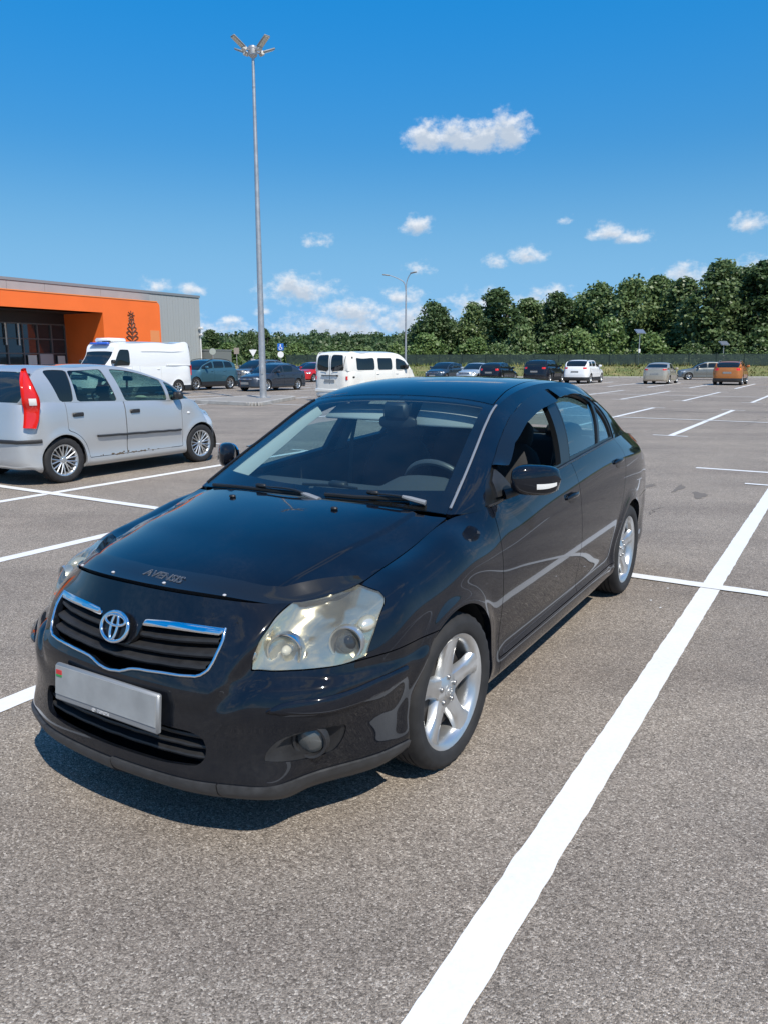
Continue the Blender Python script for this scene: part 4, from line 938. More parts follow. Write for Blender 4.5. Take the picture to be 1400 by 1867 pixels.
    D=[]
    for i,(cx_,cz_) in enumerate([(3.10,1.090),(3.27,1.072),(3.43,1.062),(3.545,1.056)]):
        e=bedge[i]; D.append([(cx_+(e[0]-cx_)*w**2,e[1]*w,cz_+(e[2]-cz_)*w**4) for w in (1,.75,.5,.25,0)])
    D.append([tuple(G[k,7]) for k in (23,24,25,26,26)]); D[-1]=[tuple(G[23,7]),tuple(G[24,7]),tuple(G[25,7]),tuple((G[25,7]+G[26,7])/2),tuple(G[26,7])]
    D=np.array(D); boot=patch(np.concatenate([D,D[:,[3,2]]*s],1),step,step,0,None,0,4)
    return ring,hood,upper,top,boot,G
# ---------------------------------------------------------------- the black saloon, part by part
def car_paint(name,col,rough=.06,dust=.0,flake=0):
    if name in MATS: return MATS[name]
    m=mat(name,col,rough if flake else .12,0,coat=1.0,spec=.02); nt=m.node_tree; b=nt.nodes['Principled BSDF']
    if flake: b.inputs['Metallic'].default_value=flake; b.inputs['Roughness'].default_value=.38
    tc=N(nt,'ShaderNodeTexCoord'); n=noise(nt,tc.outputs['Object'],5,6,.6); n2=noise(nt,tc.outputs['Object'],60,3,.6)
    if dust:
        k=math_(nt,'MULTIPLY',ramp(nt,n,[(.40,(0,0,0)),(.75,(1,1,1))]),dust); k2=math_(nt,'MULTIPLY',k,ramp(nt,n2,[(.35,(.3,.3,.3)),(.65,(1,1,1))]))
        nt.links.new(mixc(nt,k2,(*col,1),(.30,.28,.25,1)),b.inputs['Base Color'])
        nt.links.new(math_(nt,'MULTIPLY_ADD',k2,.5,.12),b.inputs['Roughness']); nt.links.new(math_(nt,'MULTIPLY_ADD',k2,.6,.02),b.inputs['Coat Roughness'])
    return m
def build_hero():
    ring,hood,upper,top,boot,G=hero_patches(.012)
    R=grid_mesh(ring,True); Hd=grid_mesh(hood); U=grid_mesh(upper,True); T=grid_mesh(top,True); Bt=grid_mesh(boot,True)
    both=lambda m:join(m,mirror(m))
    root=thing('black_saloon','black saloon car with hazy headlights, standing nose first right in front','car',HERO_POS,HERO_YAW); root.scale=(1,.986,1)
    PAINT=car_paint('black_paint',(.004,.006,.011),.03,dust=.02); PAINTD=car_paint('black_paint_dusty',(.004,.0055,.009),.04,dust=.035)
    GLS=glass('tinted_glass',(.55,.74,.74),ior=1.52); GLD=glass('dark_glass',(.10,.14,.16),ior=1.52); SMOKE=mat('smoked_acrylic',(.008,.010,.013),.05)
    O=lambda n,m,ma,p=root:objm(n,m,ma,p)
    w=.0022
    A2=lambda m:np.stack([.75*m.V[:,0]+.66*m.V[:,1],m.V[:,2]],1)
    XZ=lambda m:m.V[:,[0,2]]; YZ=lambda m:m.V[:,[1,2]]; XY=lambda m:m.V[:,[0,1]]
    # outlines in the two dimensional coordinates
    lamp3=np.array([(-.798,.515,.618),(-.786,.516,.655),(-.762,.521,.703),(-.724,.526,.739),(-.686,.53,.768),(-.628,.545,.796),(-.559,.583,.822),(-.486,.63,.832),(-.422,.686,.822),(-.388,.750,.808),(-.394,.773,.79),(-.45,.787,.749),(-.497,.792,.697),(-.526,.792,.661),(-.539,.793,.636),(-.609,.762,.628),(-.669,.71,.623),(-.714,.648,.618),(-.758,.584,.617)])
    lampP=smooth_poly(np.stack([.75*lamp3[:,0]+.66*lamp3[:,1],lamp3[:,2]],1),5,True,(0,9,14))
    fog3=np.array([(-.842,.593,.341),(-.831,.602,.375),(-.804,.636,.413),(-.766,.682,.429),(-.708,.734,.431),(-.642,.768,.425),(-.628,.77,.405),(-.639,.76,.358),(-.666,.744,.328),(-.734,.704,.325),(-.793,.653,.331)])
    fogP=smooth_poly(np.stack([.75*fog3[:,0]+.66*fog3[:,1],fog3[:,2]],1),5,True,(0,))
    strip3=np.array([(-.836,.594,.502),(-.80,.631,.53),(-.761,.681,.540),(-.683,.76,.545),(-.599,.801,.551),(-.503,.833,.559),(-.385,.861,.561),(-.378,.862,.55),(-.389,.857,.52),(-.543,.818,.496),(-.677,.766,.488),(-.765,.69,.492)])
    stripP=smooth_poly(np.stack([.75*strip3[:,0]+.66*strip3[:,1],strip3[:,2]],1),4,True,(0,))
    cy=.004
    gh=[(.0,.648),(.060,.656),(.092,.690),(.104,.727),(.404,.727),(.412,.705),(.408,.662),(.392,.622),(.362,.606),(.27,.600),(.11,.590),(.055,.574),(.0,.567)]
    grilleP=np.array([(cy+a,b) for a,b in gh]+[(cy-a,b) for a,b in gh[::-1][1:-1]])
    ih=[(.0,.425),(.35,.420),(.398,.405),(.412,.375),(.410,.335),(.385,.309),(.25,.298),(.0,.296)]
    intakeP=round_poly(np.array([(cy+a,b) for a,b in ih]+[(cy-a,b) for a,b in ih[::-1][1:-1]]),.02,3)
    frontM=lambda m,lim=-.25:m.V[:,0]<lim
    def psel(m,P,C,ok): 
        s=np.full(len(m.V),-1.0); i=np.nonzero(ok(m) if callable(ok) else ok)[0]
        if len(i): s[i]=sdf(P,C(m)[i]); return s
    # ---- wheel arches
    for xc in (0,2.70): R=clip(R,np.hypot(R.V[:,0]-xc,R.V[:,2]-.318)-.352)
    # ---- lamps out of the ring
    okL=lambda m:(m.V[:,0]<-.24)&(m.V[:,1]>.4)
    lampM=clip(R,psel(R,lampP,A2,okL)-.001); R=clip(R,-psel(R,lampP,A2,okL)-.003)
    okF=lambda m:(m.V[:,0]<-.45)&(m.V[:,1]>.4)&(m.V[:,2]<.5)
    R0=R.copy()
    R=clip(R,-psel(R,fogP,A2,okF)-.001)
    # ---- panels of the side
    g1=[(.470,1.10),(.464,.965),(.455,.919),(.443,.852),(.437,.708),(.441,.595),(.462,.40),(.462,.10)]
    g2=[(1.528,1.20),(1.528,1.055),(1.534,.985),(1.545,.893),(1.570,.63),(1.585,.485),(1.590,.10)]
    g3=[(2.455,1.25),(2.458,1.091),(2.488,1.065),(2.519,1.030),(2.536,.978),(2.528,.90),(2.49,.79),(2.442,.689),(2.36,.565),(2.29,.467),(2.265,.396),(2.255,.31),(2.255,.10)]
    sm=lambda g:[tuple(q) for q in smooth_poly(np.array(g),6,False)]
    L1,L2,L3=sm(g1),sm(g2),sm(g3)
    d1=lambda m:m.V[:,0]-line_x(m.V[:,2],L1); d2=lambda m:m.V[:,0]-line_x(m.V[:,2],L2); d3=lambda m:m.V[:,0]-line_x(m.V[:,2],L3)
    zs=lambda m:m.V[:,2]-(.292+.004*m.V[:,0])
    def cut(m,*fs):
        for f in fs: m=clip(m,f(m) if callable(f) else f)
        return m
    bump_f=lambda m:np.maximum(np.minimum(.6265-m.V[:,2],-.15-m.V[:,0]),np.minimum(.64-m.V[:,1],-.50-m.V[:,0]))
    bumperM=cut(R,lambda m:bump_f(m)-w)
    rest=cut(R,lambda m:-bump_f(m)-w)
    wing=cut(rest,lambda m:-d1(m)-w)
    rest=cut(rest,lambda m:d1(m)-w)
    sill=cut(rest,lambda m:-zs(m)-w,lambda m:2.45-m.V[:,0])
    rest1=cut(rest,lambda m:np.maximum(zs(m)-w,m.V[:,0]-2.45))
    fdoor=cut(rest1,lambda m:-d2(m)-w); rest1=cut(rest1,lambda m:d2(m)-w)
    rdoor=cut(rest1,lambda m:-d3(m)-w,lambda m:zs(m)-w); rear=cut(rest1,lambda m:np.maximum(d3(m)-w,-1))
    # tail lamp and rear bumper
    tl=np.array([(3.36,.98),(3.40,.955),(3.47,.93),(3.70,.92),(3.70,.76),(3.45,.77),(3.38,.80),(3.345,.88)]); tlf=lambda m:np.minimum(sdf(smooth_poly(tl,4),XZ(m)),m.V[:,1]-.36)
    tailM=cut(rear,lambda m:tlf(m)-.001); rear=cut(rear,lambda m:-tlf(m)-.003)
    rb=lambda m:np.minimum(.640-m.V[:,2],m.V[:,0]-3.03)
    rbump=cut(rear,lambda m:rb(m)-w); rear=cut(rear,lambda m:-rb(m)-w)
    # ---- front bumper with its openings
    FB=both(bumperM); 
    fr=lambda m:(m.V[:,0]<-.6)
    FB=cut(FB,lambda m:-psel(m,grilleP,YZ,fr),lambda m:-psel(m,intakeP,YZ,fr))
    FBs=FB
    lipz=lambda m:m.V[:,2]-(.262+.02*0)
    lip=cut(FB,lambda m:-lipz(m)-.0015)
    mid=lambda m:np.abs(m.V[:,1]-cy)<1e-4
    bumper=O('front_bumper',skirt(FB,.02,lambda V:np.abs(V[:,1])<.0015),PAINTD)
    GREYL=mat('grey_lip',(.035,.036,.038),.5); add_wear(GREYL,25,.7,1.4,(.4,.65))
    for a,b_ in ((-2,-.40),(-.40,.02),(.02,.46),(.46,2)):
        lp=cut(lip,lambda m:m.V[:,1]-a-.002,lambda m:b_-.002-m.V[:,1]); lp=M(lp.V+lp.N*np.array([.009,.009,0]),lp.N,lp.T)
        if a<=-.40: lp=M(lp.V-np.array([0,0,.007]),lp.N,lp.T)
        O('lip_spoiler',skirt(lp,.012,lambda V:np.abs(V[:,1])<.0015),GREYL)
    # rub strips: a raised band on the corner
    for s in (1,-1):
        d=psel(R0,stripP,A2,okL); st=clip(R0,d); dd=psel(st,stripP,A2,okL); dd=np.clip(dd,0,.02)
        st=M(st.V+st.N*(.003+.013*sstep(0,.013,dd))[:,None],st.N,st.T); n=st.N.copy()
        # tilt the normals at the rim so that its rounded edge catches light
        dz=st.V[:,2]-(.515+.0*st.V[:,2]); e=1-sstep(0,.013,dd); n=n+np.stack([0*dz,0*dz,np.sign(dz)*e*.9],1); n/=np.linalg.norm(n,axis=1,keepdims=True)
        st=M(st.V,n,st.T); O('rub_strip',skirt(st if s>0 else mirror(st),.012),PAINT)
    for s in (1,-1):
        f=(lambda m:m) if s>0 else mirror
        O('front_wing',skirt(f(wing),.03),PAINT)
        fd=O('front_door',skirt(f(fdoor),.02),PAINT); rd=O('rear_door',skirt(f(rdoor),.02),PAINT)
        O('sill',skirt(f(sill),.02),PAINT); O('rear_wing',skirt(f(rear),.03,lambda V:np.abs(V[:,1])<.0015),PAINT)
        tlo=O('tail_light',skirt(f(tailM),.01),RED)
        # door handles: bar over a flat dark disc that paints the recess shade
        for d_,hx,hz in ((fd,1.400,.884),(rd,2.350,.962)):
            P,NN=snap(R,XZ(R),[(hx+t,hz+.010*math.cos(t*14)) for t in np.linspace(-.095,.095,9)],sel=R.V[:,1]>.6)
            off=np.array([.004,.014,.022,.026,.027,.026,.022,.014,.004])[:,None]; P=P+NN*off
            b=B().tube(P*np.array([1,s,1]),[.008,.011,.012,.012,.012,.012,.012,.011,.008],8,flat=.62,up=(0,s,0)); b.obj('door_handle',PAINT,d_,lh=True)
            t=np.linspace(0,2*math.pi,28,endpoint=False)
            c,n0=snap(R,XZ(R),[(hx,hz-.004)],sel=R.V[:,1]>.6); D=[]
            for k in (1.0,.8,.5,.0):
                q,nn=snap(R,XZ(R),np.stack([hx+.062*k*np.cos(t),hz-.004+.031*k*np.sin(t)],1),sel=R.V[:,1]>.6); D.append((q+nn*(.0012+.0006*(1-k)))*np.array([1,s,1]))
            D=np.array(D); D=np.concatenate([D,D[:,:1]],1); B().grid(D,flip=s>0).obj('recess_shade_disc',SMOKE,d_,lh=True)
    rbo=O('rear_bumper',skirt(both(rbump),.02,lambda V:np.abs(V[:,1])<.0015),PAINT)
    # ---- bonnet, boot, roof, glass
    bz=np.hypot(np.diff(hood[:,0,0]).sum(),1)
    hp=np.concatenate([hood[0,:,:2],hood[1:,-1,:2],hood[-1,::-1,:2][1:],[(hood[-1,0,0],-.4),(hood[0,0,0],-.4)]]); Hd=cut(Hd,lambda m:sdf(hp,XY(m))-.0034)
    bon=O('bonnet',skirt(both(Hd),.025,lambda V:np.abs(V[:,1])<.0015),PAINT)
    O('boot_lid',skirt(both(Bt),.03,lambda V:np.abs(V[:,1])<.0015),PAINT)
    dit=lambda m:np.interp(m.V[:,0],[.2,.9,1.03,1.26,1.6,2.0,2.4,2.62,3.2],[.9,.60,.548,.518,.492,.492,.515,.55,.60])-m.V[:,1]
    wsx=lambda m:(1.052-.09*(m.V[:,1]/.55)**2*.35)-m.V[:,0]
    railx=np.array([.235,.46,.72,.995,1.40,1.82,2.22,2.52,2.80,3.05]); raily=np.array([.712,.676,.625,.578,.560,.562,.570,.594,.634,.672])
    rl=lambda m:np.interp(m.V[:,0],railx,raily)-m.V[:,1]
    rwx=lambda m:m.V[:,0]-(2.545-.05*(m.V[:,1]/.55)**2)
    wsM=cut(T,lambda m:wsx(m)-.004,lambda m:rl(m)-.020); rwM=cut(T,lambda m:rwx(m)-.004,lambda m:rl(m)-.055,lambda m:3.072-m.V[:,0])
    roofM=cut(T,lambda m:-wsx(m)-.002,lambda m:-rwx(m)-.002,lambda m:dit(m)-.003)
    sideT=cut(T,lambda m:-np.minimum(np.minimum(wsx(m),rl(m)-.018)-.000,1)-.0,lambda m:-np.minimum(rwx(m),rl(m)-.053),lambda m:np.maximum(np.maximum(-dit(m)-.003,np.minimum(wsx(m),1)),rwx(m)))
    nc=lambda V:np.abs(V[:,1])<.0015
    O('roof',skirt(both(roofM),.012,nc),PAINT)
    ws=O('windscreen',both(wsM),glass('windscreen_glass',(.70,.83,.83),ior=1.44,dirt=.02,faces=1.2))
    # ceramic border printed on the inside of the glass
    fritf=lambda m:np.maximum.reduce([.050-(rl(m)-.02)*1.0+.0*m.V[:,0],.040-wsx(m),(.150+.075+.16*(m.V[:,1]/.7)**2.2)-m.V[:,0]])
    O('glass_border',offset(both(cut(wsM,fritf)),-.004),mat('frit_black',(.004,.004,.005),.12),ws)
    rw=O('rear_window',both(rwM),GLS); 
    for s in (1,-1):
        f=(lambda m:m) if s>0 else mirror
        # ---- side band: door openings
        dlo=smooth_poly(np.array([(.420,.980),(.50,1.064),(.62,1.128),(.75,1.196),(.90,1.268),(1.05,1.326),(1.28,1.388),(1.59,1.432),(1.80,1.444),(1.97,1.440),(2.16,1.416),(2.30,1.372),(2.395,1.302),(2.44,1.195),(2.452,1.098),(2.25,1.094),(1.85,1.072),(1.40,1.042),(.95,1.012),(.62,.986)]),4,True,(0,14))
        SB=cut(U,lambda m:-sdf(dlo,XZ(m)))
        # outer frame of the cabin side: pillars and cant rail
        O('cabin_side',skirt(join(f(SB),f(sideT)),.018),PAINT)
        fr=cut(U,lambda m:sdf(dlo,XZ(m))-.0015); fr=offset(fr,-.006)
        gf=smooth_poly(np.array([(.555,1.018),(.66,1.118),(.80,1.188),(.95,1.252),(1.10,1.302),(1.28,1.344),(1.535,1.372),(1.465,1.220),(1.395,1.060),(1.0,1.032),(.62,1.006)]),4,True,(0,6,8))
        gt=smooth_poly(np.array([(.47,1.005),(.535,1.062),(.548,1.070),(.528,1.010),(.52,1.000)]),3)
        gr=smooth_poly(np.array([(1.548,1.078),(1.690,1.372),(1.85,1.398),(2.02,1.398),(2.16,1.378),(2.285,1.338),(2.085,1.106),(1.85,1.093)]),4,True,(0,1,5,6))
        gq=smooth_poly(np.array([(2.125,1.110),(2.318,1.322),(2.372,1.265),(2.408,1.180),(2.418,1.116),(2.28,1.114)]),4,True,(0,1,4))
        frame=cut(fr,*[(lambda m,g=g:-sdf(g,XZ(m))) for g in (gf,gr,gq)])
        ff=cut(frame,lambda m:(line_x(m.V[:,2],[(1.525,1.04),(1.70,1.45)]) -m.V[:,0])-.002); rf=cut(frame,lambda m:m.V[:,0]-line_x(m.V[:,2],[(1.525,1.04),(1.70,1.45)])-.002)
        side=[o for o in root.children if o.name.split('.')[0] in('front_door','rear_door')]
        fd=[o for o in side if o.name.startswith('front')][0 if s>0 else 1]; rd=[o for o in side if o.name.startswith('rear')][0 if s>0 else 1]
        FR=mat('window_frame_black',(.010,.011,.012),.28)
        O('window_frame',skirt(f(ff),.03),FR,fd); O('window_frame',skirt(f(rf),.03),FR,rd)
        glz=lambda g,low=None:offset(cut(U,lambda m:sdf(g,XZ(m))+.006,*( [low] if low else [])),-.016)
        if s<0:   # the passenger window is half wound down
            arc=lambda m:(1.235-.55*np.maximum(0,1.25-m.V[:,0])**1.6*.45)-m.V[:,2]
            O('window',f(glz(gf,arc)),GLS,fd)
        O('window',f(glz(gr)),GLS,rd); O('quarter_window',f(glz(gq)),GLS,rd)
        # chrome-ish belt moulding
        P,NN=snap(U,XZ(U),[(x,np.interp(x,[.42,.62,.95,1.4,1.85,2.25,2.45],[.978,.990,1.016,1.046,1.076,1.099,1.104])) for x in np.linspace(.44,2.44,24)])
        B().tube((P+NN*.004)*np.array([1,s,1]),.0055,6,up=(0,s,0)).obj('belt_moulding',mat('belt_trim',(.03,.03,.032),.25),fd,lh=True)
        # smoked wind deflectors over both windows
        topz=lambda x:np.interp(x,[.42,.50,.62,.75,.90,1.05,1.28,1.59,1.80,1.97,2.16,2.30,2.39],[.98,1.064,1.128,1.196,1.268,1.326,1.388,1.432,1.444,1.440,1.416,1.372,1.302])
        for xs,zl,own in (([.625,.70,.76,.855,1.0,1.1,1.25,1.40,1.635],[1.122,1.112,1.140,1.194,1.242,1.278,1.312,1.337,1.362],fd),([1.70,1.80,1.95,2.07,2.19,2.27,2.33],[1.378,1.386,1.390,1.384,1.356,1.330,1.322],rd)):
            x=np.linspace(xs[0],xs[-1],26); tz=topz(x)+.002; lz=np.interp(x,xs,zl); D=[];NN2=[]
            for k,off in ((0,.004),(.35,.012),(.75,.022),(1.0,.027),(1.02,.020)):
                q,nn=snap(U,XZ(U),np.stack([x,tz+(lz-tz)*min(k,1)],1)); D.append((q+nn*off)*np.array([1,s,1]))
            B().grid(np.array(D),flip=s<0).obj('wind_deflector',SMOKE,own,lh=True)
        # ---- door mirror
        b=B(); n,m_=26,14; V=[]
        for j in range(m_+1):
            v=-1+2*j/m_
            for i in range(n):
                a=2*math.pi*i/n; sg=lambda q,p:math.copysign(abs(q)**p,q)
                r=(1-abs(v)**3.2)**.36
                z=.070*r*sg(math.sin(a),.72); x=.060*r*sg(math.cos(a),.62)
                if x<0: x*=1.12*(1-.25*v)
                else: x*=.75
                z=z*(1.0 if z<0 else 1.0-.10*v)-.012*v*(z<0)*0
                y=.093*v
                V.append((x+.062*v+.020*v*v, y, z+.010*(1-v)*.5*(z<0)))
        V=np.array(V)+np.array([.648,.925,1.078])
        F=[(j*n+i,j*n+(i+1)%n,(j+1)*n+(i+1)%n,(j+1)*n+i) for j in range(m_) for i in range(n)]
        b.add(V*np.array([1,s,1]),F if s<0 else [q[::-1] for q in F])
        mo=b.obj('door_mirror',PAINT,root,60,lh=True)
        # turn signal let into the outer lower edge
        D=[]
        for t in np.linspace(0,1,12):
            v=.26+.66*t; row=[]
            for a in np.linspace(math.pi*1.03,math.pi*1.135,5) :
                r=(1-v**3.2)**.36; sg=lambda q,p:math.copysign(abs(q)**p,q)
                x=.060*r*sg(math.cos(a),.62)*1.12*(1-.25*v); z=.070*r*sg(math.sin(a),.72)
                row.append(((x-.004)+.062*v+.020*v*v+.648, (.093*v+.925+.002)*s, z+.010*(1-v)*.5+1.078))
            D.append(row)
        B().grid(np.array(D),flip=s<0).obj('turn_signal',CLEAR,mo,60,lh=True)
        B().tube(np.array([(.60,.80*s,1.010),(.625,.835*s,1.022),(.655,.868*s,1.040)]),[.032,.028,.030],10,flat=.75).obj('mirror_foot',PLAST,mo,60,lh=True)
        tri=smooth_poly(np.array([(.535,1.004),(.548,1.072),(.615,1.118),(.700,1.030),(.640,1.008)]),2,True,(0,1,2,3,4))
        O('mirror_base',skirt(f(offset(cut(U,lambda m:sdf(tri,XZ(m))),.006)),.02),PLAST,mo)
        B().lathe([(.001,.0),(.062,.0),(.062,-.01)],20,c=(.69,.925*s,1.078),axis='x').obj('mirror_glass',mat('mirror_silver',(.85,.87,.88),.02,1),mo,lh=True)
        # ---- headlamp: clouded lens over a silver bowl with two round units
        lm=f(lampM); hl=O('headlight',skirt(offset(lm,.004),.012),LENS)
        bowl=offset(lampM,-.055); ins=psel(bowl,lampP,A2,lambda m:np.ones(len(m.V),bool)); bowl=M(bowl.V+bowl.N*(.050*(1-sstep(0,.05,psel(lampM,lampP,A2,okL))))[:,None],bowl.N,bowl.T)
        O('reflector_bowl',f(bowl),BOWL,hl)
        for (aa,zz,rad,nm) in ((-.150,.672,.056,'main_beam'),(.055,.688,.052,'dipped_beam')):
            P,NN=snap(R0 if False else lampM,A2(lampM),[(aa,zz)]); c=P[0]-NN[0]*.018; ax=np.array([-.90,.30,.05]); ax/=np.linalg.norm(ax)
            q=Vector(ax*np.array([1,s,1])).to_track_quat('Z','Y').to_matrix(); rm=np.array(q)
            b=B().lathe([(rad*.25,-.045),(rad*.62,-.030),(rad*.93,-.008),(rad*1.0,.004),(rad*1.10,.006),(rad*1.14,-.004),(rad*1.14,-.03)],28,c=c*np.array([1,s,1]),rot=rm,cap=False); b.obj('lamp_ring',SILVER if nm=='dipped_beam' else CHROME,hl,50,lh=True)
            if nm=='dipped_beam': B().ell(c*np.array([1,s,1])-ax*np.array([1,s,1])*.004,(rad*.70,rad*.70,rad*.55),16,10,rot=rm).obj('projector_lens',mat('projector_glass',(.03,.035,.04),.03),hl,60,lh=True)
            else: B().ell(c*np.array([1,s,1])-ax*np.array([1,s,1])*.02,(rad*.30,rad*.30,rad*.5),12,8,rot=rm).obj('bulb',CLEAR,hl,60,lh=True)
        P,NN=snap(lampM,A2(lampM),[(-.262,.665)]); B().ell((P[0]-NN[0]*.02)*np.array([1,s,1]),(.018,.018,.024),12,8).obj('side_bulb',CHROME,hl,60,lh=True)
        P,NN=snap(lampM,A2(lampM),[(.145,.735)]); B().ell((P[0]-NN[0]*.022)*np.array([1,s,1]),(.05,.03,.028),14,8).obj('turn_bulb',mat('bowl_glint',(.75,.72,.62),.2,.6),hl,60,lh=True)
        # ---- fog lamp in its black bezel
        bz_=psel(R0,fogP,A2,okF); fm=clip(R0,bz_+.0005); dd=psel(fm,fogP,A2,okF)
        fm=M(fm.V-fm.N*(.005+.042*sstep(.004,.040,dd))[:,None],fm.N,fm.T); g=np.array([-.35,.55,.1])
        fo=O('fog_light',skirt(f(fm),.02),PLAST)
        P,NN=snap(R0,A2(R0),[(-.082,.381)],sel=okF(R0)); ax=np.array([-.93,.35,.0]); rm=np.array(Vector(ax*np.array([1,s,1])).to_track_quat('Z','Y').to_matrix()); c=(P[0]-NN[0]*.016)*np.array([1,s,1])
        B().lathe([(.047,-.03),(.049,.012),(.057,.014),(.064,-.01)],24,c=c,rot=rm,cap=False).obj('fog_bezel',PLAST,fo,60,lh=True)
        B().lathe([(.001,.010),(.030,.006),(.0455,-.004)],24,c=c,rot=rm,cap=False).obj('fog_lens',mat('fog_lens_grey',(.075,.08,.08),.10,coat=.6),fo,60,lh=True)
        # ---- wheel housing, wheels
        for xc in (0,2.70):
            t=np.linspace(-.35,math.pi+.35,40); D=np.array([[(xc+.362*math.cos(a),y*s,.318+.362*math.sin(a)) for y in (.55,.70,.845)] for a in t]); B().grid(D,flip=s<0).obj('wheel_housing',LINER,root,lh=True)
            B().lathe([(.001,0),(.362,0)],30,c=(xc,.55*s,.318),axis='y',cap=False).obj('wheel_housing',LINER,root,lh=True)
        wheel(root,0,.772*s,.314,.205,.2290,'five',SILVER,72,True,steer=math.radians(-3),detail=True)
        wheel(root,2.70,.768*s,.314,.205,.2290,'five',SILVER,72,True,detail=True)
        # ---- washer nozzle, wiper
        P,NN=snap(Hd,XY(Hd),[(0,.285)]); B().rbox((P[0]+NN[0]*.006)*np.array([1,s,1]),(.022,.03,.014),.005).obj('washer_nozzle',PLAST,root,lh=True)
    # ---- wipers (both sweep the same way)
    for tip,el,piv in (((.205,-.60),(.150,-.20),(.135,.100)),((.165,.12),(.175,.38),(.255,.575))):
        def on(p,h): 
            q,n=snap(top_full,top_full.V[:,:2],[p]); return q[0]+n[0]*h
        top_full=both(T) if 'top_full' not in locals() else top_full
        a,b_,c=on(tip,.012),on(((tip[0]+piv[0])/2-.012,(tip[1]+piv[1])/2),.014),on((piv[0]*.6+tip[0]*.4,piv[1]*.75+tip[1]*.25),.012)
        blade=smooth_poly(np.array([on((tip[0]+(piv[0]-tip[0])*k-.02*math.sin(k*3),tip[1]+(piv[1]-tip[1])*k),.010) for k in np.linspace(0,.86,9)]),3,False)
        bo=B().tube(blade,.007,6,flat=1.3).obj('wiper',mat('wiper_black',(.012,.012,.012),.5),root,50,lh=True)
        arm=np.array([on(piv,.002)+np.array([-.03,0,.0]),on((piv[0]*.8+tip[0]*.2-.02,piv[1]*.8+tip[1]*.2),.030),on((piv[0]*.5+tip[0]*.5-.008,piv[1]*.5+tip[1]*.5),.026)])
        B().tube(smooth_poly(arm,6,False),np.linspace(.012,.006,13),6,flat=.6).obj('wiper_arm',mat('wiper_black',(.012,.012,.012),.5),bo,50,lh=True)
        e=arm[0]; d_=(arm[1]-arm[0]); d_/=np.linalg.norm(d_); B().tube(np.array([e-d_*.02,e+d_*.05,e+d_*.085]),[.016,.015,.010],8,flat=.7).obj('wiper_cap',mat('wiper_grey',(.20,.21,.22),.5),bo,50,lh=True)
        B().rbox(on((tip[0]*.5+piv[0]*.5,tip[1]*.5+piv[1]*.5),.022),(.02,.06,.02),.006).obj('wiper_joint',mat('wiper_black',(.012,.012,.012),.5),bo,50,lh=True)
    # cowl panel under the wipers
    D=[]
    for y in np.linspace(-.72,.72,25):
        xb=.105+(.215-.105)*(abs(y)/.71)**2.2; zb=1.003+(.962-1.003)*(.3*(y/.71)**2+.7*(y/.71)**4); D.append([(xb-.02,y,zb-.022),(xb+.05,y,zb-.022),(xb+.16,y,zb-.05)])
    B().grid(np.array(D)).obj('cowl',DARK,root,lh=True)
    # ---- grille: chrome outline, slats, emblem
    gr=B(); D=np.array([[(-.800+.02*(y/.4)**2,y+cy,z) for z in (.55,.66,.76)] for y in np.linspace(-.44,.44,9)]); gr.grid(D,flip=True); gro=gr.obj('grille',DARK,root,lh=True)
    fullR=both(R0); okG=fullR.V[:,0]<-.60
    out=[(.0,.565),(.055,.571),(.11,.587),(.27,.597),(.365,.603),(.396,.620),(.412,.662),(.417,.705),(.410,.742)]
    P,NN=snap(fullR,YZ(fullR),smooth_poly(np.array([(cy-a,b) for a,b in out[::-1]]+[(cy+a,b) for a,b in out[1:]]),5,False),sel=okG,k=12); P[1:-1,0]=np.convolve(P[:,0],[.25,.5,.25],'valid'); P[1:-1,0]=np.convolve(P[:,0],[.25,.5,.25],'valid')
    B().tube(P+NN*.003,.0058,8).obj('chrome_frame',CHROME,gro,60,lh=True)
    for s in (1,-1):
        q=smooth_poly(np.array([(.115,.743),(.20,.749),(.30,.748),(.416,.741),(.402,.722),(.30,.726),(.20,.727),(.103,.722)]),4,True,(0,3,4,7)); q=np.stack([cy+s*q[:,0],q[:,1]],1)
        d=psel(fullR,q,YZ,okG); ch=clip(fullR,d); e=psel(ch,q,YZ,ch.V[:,0]<-.6); ch=M(ch.V+ch.N*(.004+.006*sstep(0,.010,e))[:,None],ch.N,ch.T); n=ch.N.copy(); n[:,2]+=np.where(ch.V[:,2]>.736,1,-1)*(1-sstep(0,.010,e))*.7; n/=np.linalg.norm(n,axis=1,keepdims=True)
        O('chrome_bar',skirt(M(ch.V,n,ch.T),.012),CHROME,gro)
        for zc_,y0,y1 in ((.698,.085,.402),(.657,.0,.400),(.620,.0,.385)):
            yy=np.linspace(y0,y1,14); zz=zc_-.016*(1-(yy/.42)**1.3)+.004; D=[]
            pts,nn=snap(fullR,YZ(fullR),np.stack([cy+s*yy,zz],1),sel=okG)
            for (dx,dz) in ((-.010,.0),(-.012,.008),(-.050,.016),(-.050,-.004),(-.014,-.008),(-.010,.0)): D.append(pts+np.array([-dx,0,dz]))
            B().grid(np.array(D),flip=s>0).obj('slat',PLAST,gro,30,lh=True)
    P,NN=snap(fullR,YZ(fullR),[(cy,.700)],sel=okG); ex=np.array([0,1,0.]); ez=np.cross(NN[0],ex); ez=ez if ez[2]>0 else -ez; base=P[0]+NN[0]*.012
    t=np.linspace(0,2*math.pi,44,endpoint=False); ring_=lambda rx,rz,oz,h:np.array([base+NN[0]*h+ex*rx*math.cos(a)+ez*(oz+rz*math.sin(a)) for a in t])
    em=B().tube(ring_(.066,.050,0,.006),.0072,8,closed=True,up=NN[0]); em.tube(ring_(.049,.018,.022,.008),.0055,8,closed=True,up=NN[0]); em.tube(ring_(.016,.043,-.001,.008),.0055,8,closed=True,up=NN[0])
